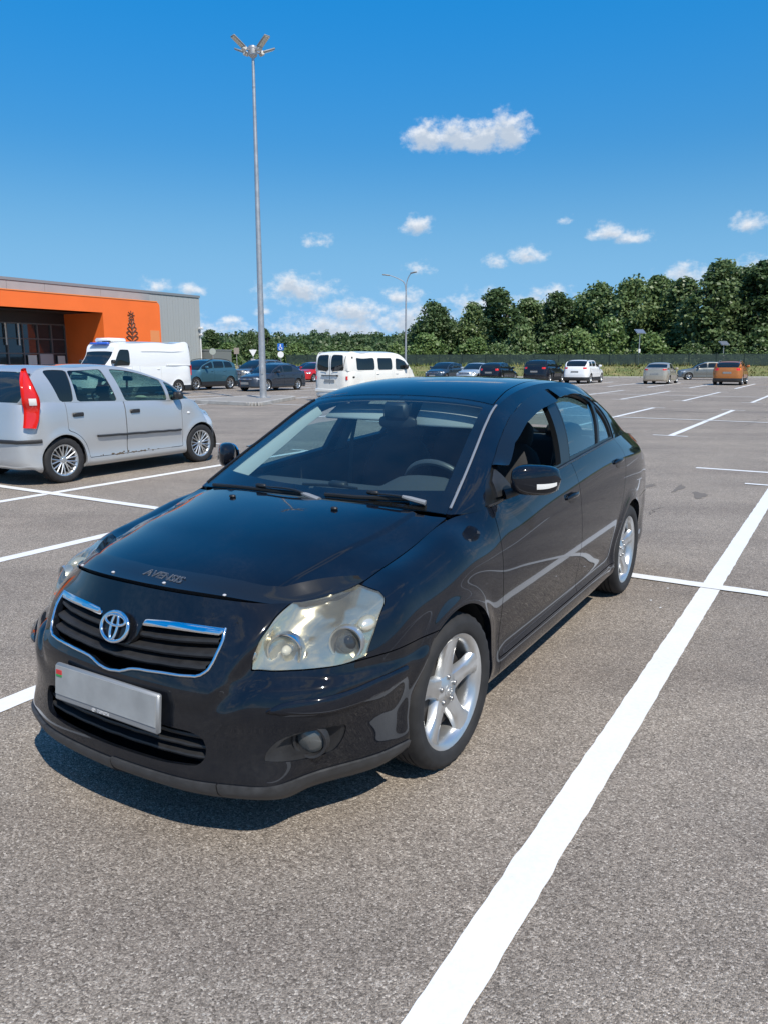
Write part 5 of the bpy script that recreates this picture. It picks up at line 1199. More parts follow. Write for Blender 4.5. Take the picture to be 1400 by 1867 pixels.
    emo=em.obj('emblem',CHROME,gro,60,lh=True)
    bk=B().grid(np.array([[base+NN[0]*h+k*(ex*.068*math.cos(a)+ez*.052*math.sin(a)) for k in (1.0,.7,0.02)] for a,h in zip(np.linspace(0,2*math.pi,40),[0]*40)])); bk.obj('emblem_base',mat('gloss_black',(.006,.006,.007),.08),emo,60,lh=True)
    # lower intake
    D=np.array([[(-.875+.03*(y/.42)**2,y+cy,z) for z in (.27,.36,.44)] for y in np.linspace(-.43,.43,9)]); lg=B().grid(D,flip=True).obj('lower_grille',DARK,root,lh=True)
    for zc_ in (.395,.360,.326):
        yy=np.linspace(-.405,.405,22); pts,nn=snap(fullR,YZ(fullR),np.stack([cy+yy,np.full(22,zc_)],1),sel=okG); D=[pts+np.array([-dx,0,dz]) for dx,dz in ((-.020,.0),(-.022,.006),(-.06,.012),(-.06,-.006),(-.022,-.006),(-.020,.0))]
        B().grid(np.array(D),flip=True).obj('slat',PLAST,lg,30,lh=True)
    # ---- number plate in its holder (blank)
    tl_=.10; pc=np.array([-.972,.004,.474]); rm=rotm(0,-tl_,0)
    rm2=np.array([[math.cos(tl_),0,math.sin(tl_)],[0,1,0],[-math.sin(tl_),0,math.cos(tl_)]])
    po=B().rbox(pc,(.022,.532,.136),.007,rot=rm2).obj('number_plate',GREYTRIM,root,lh=True)
    B().box(pc+rm2@np.array([-.0125,0,.010]),(.003,.514,.104),rot=rm2).obj('plate_face',PLATEW,po,lh=True)
    B().box(pc+rm2@np.array([-.0150,-.236,.040]),(.002,.030,.016),rot=rm2).obj('plate_flag',mat('flag_red',(.5,.03,.03),.5),po,lh=True)
    B().box(pc+rm2@np.array([-.0150,-.236,.028]),(.002,.030,.008),rot=rm2).obj('plate_flag',mat('flag_green',(.03,.25,.06),.5),po,lh=True)
    me=text_mesh('TOYOTA',.015,.0003,.0004); tx=link(bpy.data.objects.new('plate_lettering',me),po); me.materials.append(mat('lettering_white',(.6,.6,.6),.5))
    pl=pc+rm2@np.array([-.0120,.0,-.0555]); tx.location=(pl[0],-pl[1],pl[2]); tx.rotation_euler=(math.pi/2-tl_,0,-math.pi/2)
    t=np.linspace(0,2*math.pi,20,endpoint=False); q=B()
    for rx,rz,oz in ((.0085,.006,0),(.006,.002,.0025),(.002,.005,0)): q.tube(np.array([pc+rm2@np.array([-.0120,-.050+rx*math.cos(a),-.0555+oz+rz*math.sin(a)]) for a in t]),.0006,4,closed=True,up=(1,0,0))
    q.obj('plate_emblem',mat('lettering_white',(.6,.6,.6),.5),po,lh=True)
    # ---- stone deflector along the bonnet edge
    fullH=both(Hd); D=[]; n=61
    edge=H_EDGE(G); topd=np.array([(-.715,0),(-.70,.15),(-.684,.25),(-.655,.36),(-.625,.44),(-.580,.49),(-.480,.565),(-.375,.645)])
    lowd=np.array([(-.818,0),(-.812,.15),(-.795,.26),(-.770,.35),(-.720,.455),(-.655,.530),(-.52,.592),(-.360,.652)])
    tt=np.linspace(0,1,31); ti=np.linspace(0,1,8); tp=cspline(ti,topd,tt)
    side=hood[1:,-1]; bd=np.concatenate([hood[0],side[side[:,0]<-.350]]); al_=np.concatenate([[0],np.cumsum(np.linalg.norm(np.diff(bd[:,:2],axis=0),axis=1))]); al_/=al_[-1]
    lo=np.stack([np.interp(tt,al_,bd[:,k]) for k in (0,1)],1)
    tp=np.concatenate([tp[::-1]*[1,-1],tp[1:]]); lo=np.concatenate([lo[::-1]*[1,-1],lo[1:]]); al=np.abs(np.linspace(-1,1,61))
    out_=np.stack([np.full(61,-.9),np.sign(lo[:,1])*.45],1)*(.001+.009*(1-al))[:,None]
    for k in (0,.03,.3,.6,.9,1.0,1.03):
        q,nn=snap(fullH,fullH.V[:,:2],tp+(lo-tp)*min(k,.985),k=6); hh=np.interp(k,[0,.03,.3,.6,.9,1.0,1.03],[.001,.015,.018,.019,.021,.021,.006])*(1-(.85 if k>=.9 else .55)*sstep(.42,.75,al))+(.020 if .02<k<.2 else .010 if .2<k<.5 else 0)*sstep(.50,.9,al)
        q=q+nn*hh[:,None]; q[:,:2]+=out_*(k>.95); D.append(q)
    do=B().grid(np.array(D)).obj('bonnet_deflector',mat('deflector_acrylic',(.010,.0115,.014),.10,spec=.6),root,55,lh=True)
    me=text_mesh('AVENSIS',.050,.0004,.0,outline=.0011); tx=link(bpy.data.objects.new('deflector_lettering',me),do); me.materials.append(mat('lettering_grey',(.10,.115,.14),.35))
    q,nn=snap(fullH,fullH.V[:,:2],[(-.762,.045),(-.762,.145),(-.735,.09)]); c=(q[0]+q[1])/2+nn[0]*.0205
    ex=(q[1]-q[0]); ex/=np.linalg.norm(ex); nz=nn[0]; ey=np.cross(ex,nz); ey=ey if ey[0]>0 else -ey
    fl=np.array([1,-1,1]); Rm=Matrix(((ex*fl*1).tolist(),(ey*fl).tolist(),(nz*fl).tolist())).transposed()
    if Rm.determinant()<0: Rm=Matrix(((-ex*fl).tolist(),(ey*fl).tolist(),(nz*fl).tolist())).transposed()
    tx.matrix_local=Matrix.Translation(Vector((c*fl).tolist()))@Rm.to_4x4()
    for y in (-.36,-.13,.13,.36,):
        xx=np.interp(abs(y),lowd[:,1],lowd[:,0]); q,nn=snap(fullH,fullH.V[:,:2],[(xx+.02,y)]); B().ell(q[0]+nn[0]*.022,(.007,.007,.004),10,6).obj('clip',mat('clip_grey',(.45,.45,.46),.35),do,60,lh=True)
    # ---- cabin
    def lhb(b,name,ma,p=root,ang=45): return b.obj(name,ma,p,ang,lh=True)
    D=[]
    for y in np.linspace(-.70,.70,29):
        hmp=.075*math.exp(-((y-.37)/.19)**4); D.append([(.20+.11*(abs(y)/.7)**2.2,y,.965),(.34,y,.968),(.50,y,.975+hmp*.35),(.60,y,.985+hmp),(.69,y,.975+hmp),(.73,y,.90),(.74,y,.60)])
    da=lhb(B().grid(np.array(D)),'dashboard',mat('dash_grey',(.045,.052,.058),.75))
    lhb(B().rbox((.48,-.03,1.005),(.05,.10,.03),.01),'phone_holder',PLAST,da); lhb(B().tube(np.array([(.44,-.22,.995),(.47,-.02,1.0),(.45,.10,.998)]),.008,6),'dash_cable',PLAST,da)
    sw=B(); t=np.linspace(0,2*math.pi,36,endpoint=False); wc=np.array([.80,.365,.955]); ax=np.array([-.45,0,.9]); ax/=np.linalg.norm(ax); e2=np.cross(ax,[0,1.,0]); e2/=np.linalg.norm(e2)
    ax=np.array([.86,0,.5]); ax/=np.linalg.norm(ax); e2=np.array([-.5,0,.86])
    sw.tube(np.array([wc+.185*(np.array([0,1,0])*math.cos(a)+e2*math.sin(a)) for a in t]),.0165,8,closed=True,up=ax); 
    for a in (0,math.pi,-math.pi/2): sw.tube(np.array([wc-ax*.03,wc+.18*(np.array([0,1,0])*math.cos(a)+e2*math.sin(a))]),.02,6,flat=.6)
    sw.ell(wc-ax*.02,(.05,.075,.07)); lhb(sw,'steering_wheel',mat('steering_grey',(.06,.065,.07),.4))
    for y in (.37,-.37):
        se=thing('front_seat','','',(0,0,0)); se.parent=root
        for k in('label','category'): 
            if k in se: del se[k]
        lhb(B().ell((1.30,y,.50),(.27,.25,.10),pw=.6),'seat_cushion',SEAT,se); lhb(B().ell((1.60,y,.80),(.09,.235,.34),rot=rotm(0,.22,0),pw=.65),'seat_back',SEAT,se)
        lhb(B().ell((1.72,y,1.165),(.055,.135,.095),rot=rotm(0,.15,0),pw=.7),'head_restraint',SEAT,se); lhb(B().tube(np.array([(1.70,y-.05,1.0),(1.71,y-.05,1.12)]),.007,6).tube(np.array([(1.70,y+.05,1.0),(1.71,y+.05,1.12)]),.007,6),'restraint_post',CHROME,se)
    rs=thing('rear_seat','','',(0,0,0)); rs.parent=root
    for k in('label','category'):
        if k in rs: del rs[k]
    lhb(B().rbox((2.25,0,.52),(.5,1.25,.2),.07),'seat_cushion',SEAT,rs); lhb(B().rbox((2.58,0,.82),(.16,1.25,.55),.06,rot=rotm(0,.3,0)),'seat_back',SEAT,rs)
    for y in (-.38,.38): lhb(B().ell((2.66,y,1.11),(.05,.13,.07),pw=.7),'head_restraint',SEAT,rs)
    lhb(B().box((2.93,0,1.04),(.5,1.24,.02)),'parcel_shelf',INTER)
    lhb(B().box((1.35,0,.20),(1.98,1.52,.02)).box((-.10,0,.203),(1.2,1.08,.02)).box((2.9,0,.206),(1.5,1.08,.02)).grid(np.array([[(-.932+np.interp(abs(y),[0,.2,.38,.52,.63],[0,.008,.033,.082,.15]),y,.204),(-.60,y,.204)] for y in np.linspace(-.6,.6,25)]),flip=True).box((-.735,0,.47),(.02,.88,.50)),'floor_pan',DARK); lhb(B().box((-.10,0,.55),(.9,1.06,.05)).box((.33,0,.55),(.02,1.3,.7)),'engine_bay',DARK); lhb(B().box((3.1,0,.62),(.9,1.04,.6)),'boot_floor',DARK)  # underbody; nose plate and upright sheet added to block leaking sun
    O('headliner',offset(both(cut(T,lambda m:-wsx(m),lambda m:-rwx(m))),-.035),mat('headlining',(.20,.20,.19),.9))
    for s in (1,-1):
        f=(lambda m:m) if s>0 else mirror
        card=cut(rest0(R0),lambda m:m.V[:,0]-.42,lambda m:2.6-m.V[:,0],lambda m:m.V[:,2]-.25)
        O('door_card',f(offset(card,-.055)),INTER)
        pil=cut(U,lambda m:.06-np.abs(m.V[:,0]-line_x(m.V[:,2],[(1.54,1.04),(1.66,1.45)])),lambda m:m.V[:,2]-1.03); O('pillar_trim',f(offset(pil,-.045)),mat('pillar_grey',(.16,.16,.16),.8))
        lhb(B().tube(np.array([(1.60,.66*s,1.28),(1.58,.69*s,1.10),(1.50,.66*s,.75)]),.022,6,flat=.15,up=(0,1,0)),'seat_belt',mat('belt_grey',(.10,.10,.10),.8))
        xa=np.linspace(.36,.98,14); q,nn=snap(T,XY(T),np.stack([xa,np.interp(xa,railx,raily)-.035],1),k=8); B().tube((q-nn*.05-np.array([0,.012,0]))*np.array([1,s,1]),np.linspace(.052,.034,14),8,flat=.35,up=(0,s*.8,-.6)).obj('pillar_trim',mat('pillar_light',(.42,.44,.43),.8),root,60,lh=True)
        vz=B().rbox((1.075,.285*s,1.318),(.165,.40,.018),.008,rot=rotm(0,-.82 if s>0 else -.45,0)); lhb(vz,'sun_visor',mat('visor_grey',(.34,.36,.36),.8))
    lhb(B().ell((.985,.01,1.275),(.022,.115,.036),pw=.6).tube(np.array([(.985,.01,1.30),(.97,.01,1.37)]),.012,6).rbox((.965,.01,1.335),(.05,.15,.10),.02),'interior_mirror',PLAST)
    xm=np.linspace(.262,1.015,22); ym=np.interp(xm,railx,raily)-.010
    for s in (1,-1):
        q,nn=snap(T,XY(T),np.stack([xm,ym],1),k=8); B().tube((q+nn*.004)*np.array([1,s,1]),.0062,6,flat=.7).obj('windscreen_moulding',GREYTRIM if s>0 else mat('moulding_black',(.01,.01,.01),.4),root,60,lh=True)
    return root
def rest0(m): return clip(m,m.V[:,0]-.40)
def H_EDGE(G): return G
LENS=glass('clouded_lens',(.90,.89,.82),ior=1.5)
def _cloud():
    m=MATS['clouded_lens']; nt=m.node_tree; o=[n for n in nt.nodes if n.type=='OUTPUT_MATERIAL'][0]; src=o.inputs[0].links[0].from_socket
    d=N(nt,'ShaderNodeBsdfDiffuse'); d.inputs[0].default_value=(.60,.57,.46,1); tr=N(nt,'ShaderNodeBsdfTranslucent'); tr.inputs[0].default_value=(.6,.57,.45,1)
    ad=N(nt,'ShaderNodeMixShader'); ad.inputs[0].default_value=.5; nt.links.new(d.outputs[0],ad.inputs[1]); nt.links.new(tr.outputs[0],ad.inputs[2])
    tc=N(nt,'ShaderNodeTexCoord'); n=noise(nt,tc.outputs['Object'],11,5); k=ramp(nt,n,[(.3,(.10,.10,.10)),(.72,(.20,.20,.20))])
    mx=N(nt,'ShaderNodeMixShader'); nt.links.new(k,mx.inputs[0]); nt.links.new(src,mx.inputs[1]); nt.links.new(ad.outputs[0],mx.inputs[2]); nt.links.new(mx.outputs[0],o.inputs[0])
_cloud()
BOWL=mat('reflector_silver',(.70,.675,.585),.14,.92)
def _bowl():
    nt=BOWL.node_tree; tc=N(nt,'ShaderNodeTexCoord'); mp=N(nt,'ShaderNodeMapping'); mp.inputs['Scale'].default_value=(9,9,14); nt.links.new(tc.outputs['Object'],mp.inputs[0]); vo=N(nt,'ShaderNodeTexVoronoi',feature='SMOOTH_F1'); vo.inputs['Scale'].default_value=1.6; nt.links.new(mp.outputs[0],vo.inputs['Vector']); nt.links.new(bump(nt,vo.outputs['Distance'],.5,.012),nt.nodes['Principled BSDF'].inputs['Normal'])
_bowl()
build_hero()
# ---------------------------------------------------------------- other vehicles: same surfaces, fewer points
def patch_i(G,su,sv,vlo=0,vhi=None,ulo=0,uhi=None):
    """patch() plus the control indices of every dense row and column"""
    G=np.asarray(G,float); D=patch(G,su,sv,ulo,uhi,vlo,vhi)
    tu=knots(G); tv=knots(np.swapaxes(G,0,1)); lu=np.linalg.norm(np.diff(G,axis=0),axis=-1).max(axis=1); lv=np.linalg.norm(np.diff(G,axis=1),axis=-1).max(axis=0)
    iu=np.interp(subt(tu,lu,su,ulo,uhi),tu,np.arange(len(tu))); iv=np.interp(subt(tv,lv,sv,vlo,vhi),tv,np.arange(len(tv)))
    return D,iu,iv
def gmesh_i(D,iu,iv,flip):
    m=grid_mesh(D,flip); I=np.stack(np.meshgrid(iu,iv,indexing='ij'),-1).reshape(-1,2); return m,I
class MI:
    """mesh that carries its control indices through cuts (packed into the vertex rows)"""
    pass
def clipI(m,I,phi):
    # carry I by embedding it in extra columns of N
    phi=np.asarray(phi); A=M(np.concatenate([m.V,I],1),m.N,m.T); 
    V5=A.V; keepV=M(V5[:,:3],np.concatenate([m.N,I],1),m.T)
    phi=np.where(np.abs(phi)<1e-7,1e-7,phi); T=m.T; P=phi[T]>0; c=P.sum(1)
    X=np.concatenate([m.V,m.N,I],1); new=[];ex=[];cache={};base=len(X)
    def cut(i,j):
        k=(min(i,j),max(i,j))
        if k not in cache:
            a,b=k; w=phi[a]/(phi[a]-phi[b]); cache[k]=base+len(new); new.append(X[a]*(1-w)+X[b]*w)
        return cache[k]
    for f,pp in zip(T[(c==1)|(c==2)],P[(c==1)|(c==2)]):
        if pp.sum()==1:
            k=int(np.argmax(pp)); a,b,d=f[k],f[(k+1)%3],f[(k+2)%3]; ex.append((a,cut(a,b),cut(a,d)))
        else:
            k=int(np.argmin(pp)); a,b,d=f[k],f[(k+1)%3],f[(k+2)%3]; x,y=cut(a,b),cut(a,d); ex+=[(x,b,d),(x,d,y)]
    tri=np.concatenate([T[c==3],np.array(ex,int).reshape(-1,3)]); X=np.concatenate([X,np.array(new).reshape(-1,X.shape[1])])
    if len(tri)==0: z=np.zeros((0,3)); return M(z,z,np.zeros((0,3),int)),np.zeros((0,2))
    u_,inv=np.unique(tri,return_inverse=True); X=X[u_]; n=X[:,3:6]; n=n/np.maximum(np.linalg.norm(n,axis=1,keepdims=True),1e-12)
    return M(X[:,:3],n,inv.reshape(-1,3)),X[:,6:8]
def car_surfaces(s,step):
    W,wb,fo,ro=s['W'],s['wb'],s['fo'],s['ro']; xe=wb+ro; zh=s['zh']; zl=s.get('zl',.20); nr=s.get('nose',1.0)
    (xc,zc)=s['cowl']; b0,b1=s['belt']; prof=s['prof']; tum=s['tum']; zsh=s.get('zsh',.62)
    (xb,zb)=prof[-1]; boot=s.get('boot'); sh=np.array([1,-1,1])
    # front rows
    lv=np.array([0,.06,.24,.46,.66,.82,.93,1.0]); ff=s.get('front',[.06,.0,.0,.012,.03,.05,.075,.11])
    fy=np.array([0,.25,.48,.68,.84])*W*.93; fc=np.array([0,.010,.045,.12,.24])*nr
    rows=[]
    zedge=s.get('zedge',zh-.04)
    for k in range(5):
        q=k/4; zt=zh+(zedge-zh)*q**2
        rows.append([(-fo+ff[j]+fc[k]*(1+.5*(lv[j]**3)),fy[k]*(1-.04*lv[j]**2),zl+(zt-zl)*lv[j]) for j in range(8)])
    def siderow(x,w,by,bz,lo=.18,fw=0):
        z=np.array([lo,lo+.05,lo+(bz-lo)*.22,lo+(bz-lo)*.42,lo+(bz-lo)*.60,lo+(bz-lo)*.78,lo+(bz-lo)*.91,bz]); r=w-by
        y=np.array([w-.07,w-.02,w-.02,w-.006,w,w-.12*r,w-(.42+.1*fw)*r,by]); return [(x,yy,zz) for yy,zz in zip(y,z)]
    xs0=-fo+.24*nr*1.35; hy0=W*.80
    rows.append(siderow(xs0+.05,W*.925,W*.735,zedge+.005,zl,1)); rows.append(siderow(max(xs0+.20,-fo+.34),W*.97,W*.765,zedge+.02+(zc-zedge)*.12,zl,1))
    sx=list(np.linspace(max(-.25,xs0+.36),xc-.12,3))
    for i,x in enumerate(sx): rows.append(siderow(x,W*.995,W*(.775+.025*i/2),zedge+(zc-.02-zedge)*(.25+.30*(x-sx[0])/max(sx[-1]-sx[0],.1)+.3*(i==2)),.18,1))
    xend=xb if boot is None else xb
    hx=list(np.linspace(xc+.12,xend-.16,8))
    beltz=lambda x:b0+(b1-b0)*(x-xc)/(xb-xc)
    by=W-s.get('bel',.075)
    for x in hx: rows.append(siderow(x,W*(1-.02*sstep(wb,xe,x)),by*(1-.04*sstep(wb,xe,x)),beltz(x)))
    zt=zb if boot is None else boot[1]
    rf=s.get('rear',[.10,.02,.0,.0,.02,.05,.09,.13])
    nrows=len(rows)
    if boot is not None:
        for t in (.35,.8): rows.append(siderow(xend+(xe-.16-xend)*t,W*(.97-.04*t),by*(.95-.06*t),beltz(xend)+(zt-beltz(xend))*t))
    rr=s.get('rcorner',.16)
    lr=np.array([0,.06,.24,.46,.66,.82,.93,1.0])
    for (yy,cx) in ((.90,1.0),(.78,.42),(.45,.10),(.22,.02),(0,0)):
        rows.append([(xe-rf[j]-rr*cx, W*yy*(1-.05*lr[j]**2),.22+(zt-.22)*lr[j]) for j in range(8)])
    G=np.array(rows); n=len(G); E=np.concatenate([G[[3,2,1]]*sh,G,G[[n-2,n-3,n-4]]*sh])
    D,iu,iv=patch_i(E,step,step,0,None,3,3+n-1); iu=iu-3
    N_=grid_normals(D,True); X,Y,Z=D[...,0],D[...,1],D[...,2]; disp=0*X
    for xc_ in (0,wb):
        r=np.hypot(X-xc_,Z-s['R']); disp+=s.get('flare',.014)*np.exp(-((r-s['R']-.035)/.05)**2)*sstep(.5,.8,Y/W)*sstep(.15,.25,Z)
    D=D+N_*disp[...,None]
    ring=gmesh_i(D,iu,iv,True)
    # bonnet
    e=[G[k,7] for k in range(4,10)]+[np.array([xc+.02,W*.83,zc-.025])]; H=[]
    cxs=np.linspace(-fo+ff[7],xc-.10,len(e)); 
    for i in range(len(e)):
        row=[]
        for k,wf in enumerate((0,.25/.84,.48/.84,.68/.84,1.0)):
            if i==0: row.append(G[k,7]); continue
            x=cxs[i]+(e[i][0]-cxs[i])*wf**2; t=i/(len(e)-1); zc_i=zh+(zc+.015-zh)*(t**.85); row.append(np.array([x,e[i][1]*wf,zc_i+(e[i][2]-zc_i)*(.35*wf**2+.65*wf**4)]))
        H.append(row)
    H=np.array(H); hood=gmesh_i(*patch_i(np.concatenate([H[:,[2,1]]*sh,H],1),step,step,2,None),False)
    # cabin side and top
    P=[(xc+.02,zc-.03)]+[tuple(q) for q in prof]; px=np.array([q[0] for q in P]); pz=np.array([q[1] for q in P])
    ry=[]; ctr=[]; bel=[]; rail=[]
    ztop=pz.max()
    for i,(x,z) in enumerate(P):
        f=(z-(b0 if x<1 else b1))/(ztop-b0); f=np.clip(f,0,1)
        y=W*.83+(W-tum-W*.83)*np.clip(f*1.05,0,1)**.8 if i==0 or x<xc+.6 else by+(W-tum-by)*f**.9
        last=i==len(P)-1
        if last: y=by*.955
        dz=0 if last else (s.get('dz',.06)*np.clip((z-b0)/(ztop-b0),0,1))
        rail.append((x+(0 if last else .0),y,z-dz)); cx=x-(.09 if i<=3 and not s.get('flatws') else .0)*(1-.25*i) if not last else x+.03
        ctr.append((cx,0,z+(.015 if i==0 else 0)))
        bx=min(max(x,xc+.05),xend-.0); bel.append((bx if not last else x,by if x>xc+.2 else by*.97,beltz(bx) if not last else z-.004))
    if boot is None:
        rail[-1]=tuple(G[nrows+1,7]); bel[-1]=tuple(G[nrows,7]); ctr[-1]=tuple(G[nrows+4,7])
    U=[]
    for b_,r_ in zip(bel,rail):
        b_=np.array(b_);r_=np.array(r_); L_=np.linalg.norm(r_-b_); U.append([b_+(r_-b_)*t+np.array([0,1,.4])*4*t*(1-t)*min(.03,.08*L_) for t in (0,.33,.66,1)])
    upper=gmesh_i(*patch_i(np.array(U),step,step),True)
    Tg=np.array([[(c[0]+(r_[0]-c[0])*w**2.2,r_[1]*w,c[2]+(r_[2]-c[2])*(.45*w**2+.55*w**5)) for w in (1,.92,.72,.45,.2,0)] for c,r_ in zip(ctr,rail)])
    top=gmesh_i(*patch_i(np.concatenate([Tg,Tg[:,[4,3]]*sh],1),step,step,0,5),True)
    bm=None
    if boot is not None:
        Dk=[]; xsn=np.linspace(xb,xe-rf[7]-.03,4)
        ei=[np.array(rail[-1]),G[nrows,7],G[nrows+1,7],G[nrows+3,7]]
        for i in range(4):
            zc_=zb+(zt+.01-zb)*i/3; Dk.append([(xsn[i]+.03+(ei[i][0]-xsn[i]-.03)*w**2,ei[i][1]*w,zc_+(ei[i][2]-zc_)*w**4) for w in (1,.72,.45,.2,0)])
        Dk.append([G[nrows+3,7],G[nrows+4,7],G[nrows+5,7],(G[nrows+5,7]+G[nrows+6,7])/2,G[nrows+6,7]]); Dk=np.array(Dk)
        bm=gmesh_i(*patch_i(np.concatenate([Dk,Dk[:,[3,2]]*sh],1),step,step,0,4),True)
    return ring,hood,upper,top,bm,n
CARGLASS=mat('car_glass_dark',(.010,.014,.016),.03,spec=.6)
def vehicle(name,label,cat,pos,rz,s,group=None,step=.06,see=False):
    """pos: ground point under the front axle centre; rz: direction of the tail"""
    root=thing(name,label,cat,(pos[0],pos[1],0),rz,group)
    (Rm,RI),(Hm,HI),(Um,UI),(Tm,TI),bm,n=car_surfaces(s,step); both=lambda m:join(m,mirror(m)); nc=lambda V:np.abs(V[:,1])<.0015
    W,wb,R=s['W'],s['wb'],s['R']; paint=s['paint']; low=s.get('lowmat',PLAST); xe=wb+s['ro']; O=lambda nm,m,ma,p=root:objm(nm,m,ma,p)
    g=s.get('gap',.003); glassm=s.get('glass',CARGLASS)
    def cut(m,I,*fs):
        for f in fs: m,I=clipI(m,I,f(m,I))
        return m,I
    X=lambda m:m.V[:,0]; Y=lambda m:m.V[:,1]; Z=lambda m:m.V[:,2]
    ar=s.get('arch',R+.035)
    for xc in (0,wb): Rm,RI=cut(Rm,RI,lambda m,I:np.hypot(X(m)-xc,Z(m)-R)-ar)
    full=(Rm,RI)
    # lower plastic band
    zlow=s.get('zlow')
    # lamps taken out of the ring: boxes in (station, level)
    lamps=[('headlight',s.get('head'),s.get('headmat',LAMPM)),('tail_light',s.get('tail'),RED),('fog_light',s.get('fogl'),LAMPM)]
    for nm,bx,ma in lamps:
        if not bx: continue
        f=lambda m,I:np.minimum(np.minimum(I[:,0]-(bx[0] if bx[0]>=0 else n+bx[0]),(bx[1] if bx[1]>0 else n+bx[1])-I[:,0])*.2,np.minimum(I[:,1]-bx[2],bx[3]-I[:,1])*.1)
        lm,_=cut(Rm,RI,f); Rm,RI=cut(Rm,RI,lambda m,I:-f(m,I)-.0005)
        O(nm,skirt(lm,.02),ma); O(nm,skirt(mirror(lm),.02),ma)
    # doors
    zs=s.get('zsill',.34); b0,b1=s['belt']
    body=(Rm,RI)
    if zlow:
        lowm,_=cut(*body,lambda m,I:zlow-Z(m)); body=cut(*body,lambda m,I:Z(m)-zlow-.001); 
        lo_=M(lowm.V+lowm.N*np.array([.008,.008,0]),lowm.N,lowm.T); O('lower_cladding',skirt(both(lo_),.02,nc),low)
    k=0
    for (x0,x1) in s.get('doors',[]):
        rad=ar+.05
        def f(m,I,x0=x0,x1=x1):
            a=np.minimum(np.minimum(X(m)-x0,x1-X(m)),Z(m)-zs); a=np.minimum(a,np.hypot(X(m)-wb,Z(m)-R)-rad); return np.minimum(a,Y(m)-W*.5)
        dm,_=cut(*body,lambda m,I:f(m,I)-g); body=cut(*body,lambda m,I:-f(m,I)-g)
        for sd in (1,-1):
            d=O('door',skirt(dm if sd>0 else mirror(dm),.02),paint)
            if d is not None and s.get('handles',True):
                hx=x1-.16; hz=b0+(b1-b0)*.4-.13
                c,nn=snap(dm,dm.V[:,[0,2]],[(hx,hz)]); c=c[0]+nn[0]*.012; B().rbox(c*np.array([1,sd,1]),(.17,.03,s.get('handleh',.035)),.012).obj('door_handle',s.get('handlemat',paint),d,lh=True)
    O('body',skirt(both(body[0]),.03,nc),paint)
    O('bonnet',skirt(both(Hm),.02,nc),paint)
    if bm: O('boot_lid',skirt(both(bm[0]),.02,nc),paint)
    # glass
    nP=len(s['prof'])+1; iw=s.get('ws',2.9); ir=s.get('rw',(nP-2.85,nP-1.12))
    fw=lambda m,I:np.minimum((iw-I[:,0])*.25,np.minimum(I[:,1]-.42,1)*.2); fr=lambda m,I:np.minimum(np.minimum(I[:,0]-ir[0],ir[1]-I[:,0])*.25,(I[:,1]-s.get('rwin',.9))*.2)
    wsm,_=cut(Tm,TI,fw); rwm,_=cut(Tm,TI,fr); Tb=cut(Tm,TI,lambda m,I:-fw(m,I)-.0004,lambda m,I:-fr(m,I)-.0004)
    O('windscreen',both(offset(wsm,-.006)),s.get('wsglass',glassm)); O('rear_window',both(offset(rwm,-.006)),s.get('rwglass',CARGLASS))
    O('roof',both(Tb[0]),s.get('roofmat',paint))
    Us=(Um,UI)
    for (x0,x1,sl,nm) in s['win']:
        iv0,iv1=s.get('winiv',(.22,2.62))
        def f(m,I,x0=x0,x1=x1,sl=sl):
            z0=b0; a=X(m)-(x0+sl[0]*(Z(m)-z0)); b_=(x1+sl[1]*(Z(m)-z0))-X(m); h=.45/3
            p=np.stack([np.minimum(a,b_),np.minimum((I[:,1]-iv0)*h,(iv1-I[:,1])*h)],1); r=s.get('winr',.05)
            q=np.minimum(p-r,0); return np.minimum(np.minimum(p[:,0],p[:,1]),r-np.hypot(q[:,0],q[:,1]))
        wm,_=cut(*Us,f); Us=cut(*Us,lambda m,I:-f(m,I)-.0005)
        for sd in (1,-1): O(nm,offset(wm if sd>0 else mirror(wm),-.008),CARGLASS if nm=='rear_quarter_window' else glassm)
    O('cabin_side',both(skirt(Us[0],.015)),s.get('sidemat',paint))
    # dark insides
    B().box((wb*.5,0,.30),(wb+.9,W*1.55,.04)).obj('floor_pan',DARK,root,lh=True)
    if not see: pass
    for xc in (0,wb):
        for sd in (1,-1):
            t=np.linspace(-.3,math.pi+.3,16); B().grid(np.array([[(xc+(ar+.01)*math.cos(a),y*sd,R+(ar+.01)*math.sin(a)) for y in (W-.33,W-.03)] for a in t]),flip=sd<0).obj('wheel_housing',LINER,root,lh=True)
            wheel(root,xc,sd*(W-.105),R,s.get('rw_',.19),s.get('ri',R*.66),s.get('rim','5'),s.get('rimmat',SILVER),s.get('nt',28),grooves=see)
    # plates, mirrors, grille, details
    for which in s.get('plates',('front','rear')):
        zc=s.get('zplate',(.42,.62))[0 if which=='front' else 1]
        ok=(full[0].V[:,0]<-.3) if which=='front' else (full[0].V[:,0]>wb+.2)
        c,nn=snap(full[0],full[0].V[:,1:],[(0.0,zc)],sel=ok); b=B().box(c[0]+nn[0]*.012,(.02,.52,.115),rot=rotm(0,-.12 if which=='front' else .12,0)); b.obj('number_plate',PLATEW,root,lh=True)
    xm,zm=s.get('mir',(s['cowl'][0]+.42,s['belt'][0]+.10))
    for sd in (1,-1):
        ms=s.get('mirs',1); b=B().ell((xm,sd*(W+.06*ms),zm),(.075*ms,.115*ms,.085*ms),14,9,pw=.7); mo=b.obj('door_mirror',s.get('mirmat',paint),root,60,lh=True)
        B().tube(np.array([(xm,sd*(W-.10),zm-.05),(xm,sd*(W+.0),zm-.03)]),.028,6).obj('mirror_foot',PLAST,mo,lh=True)
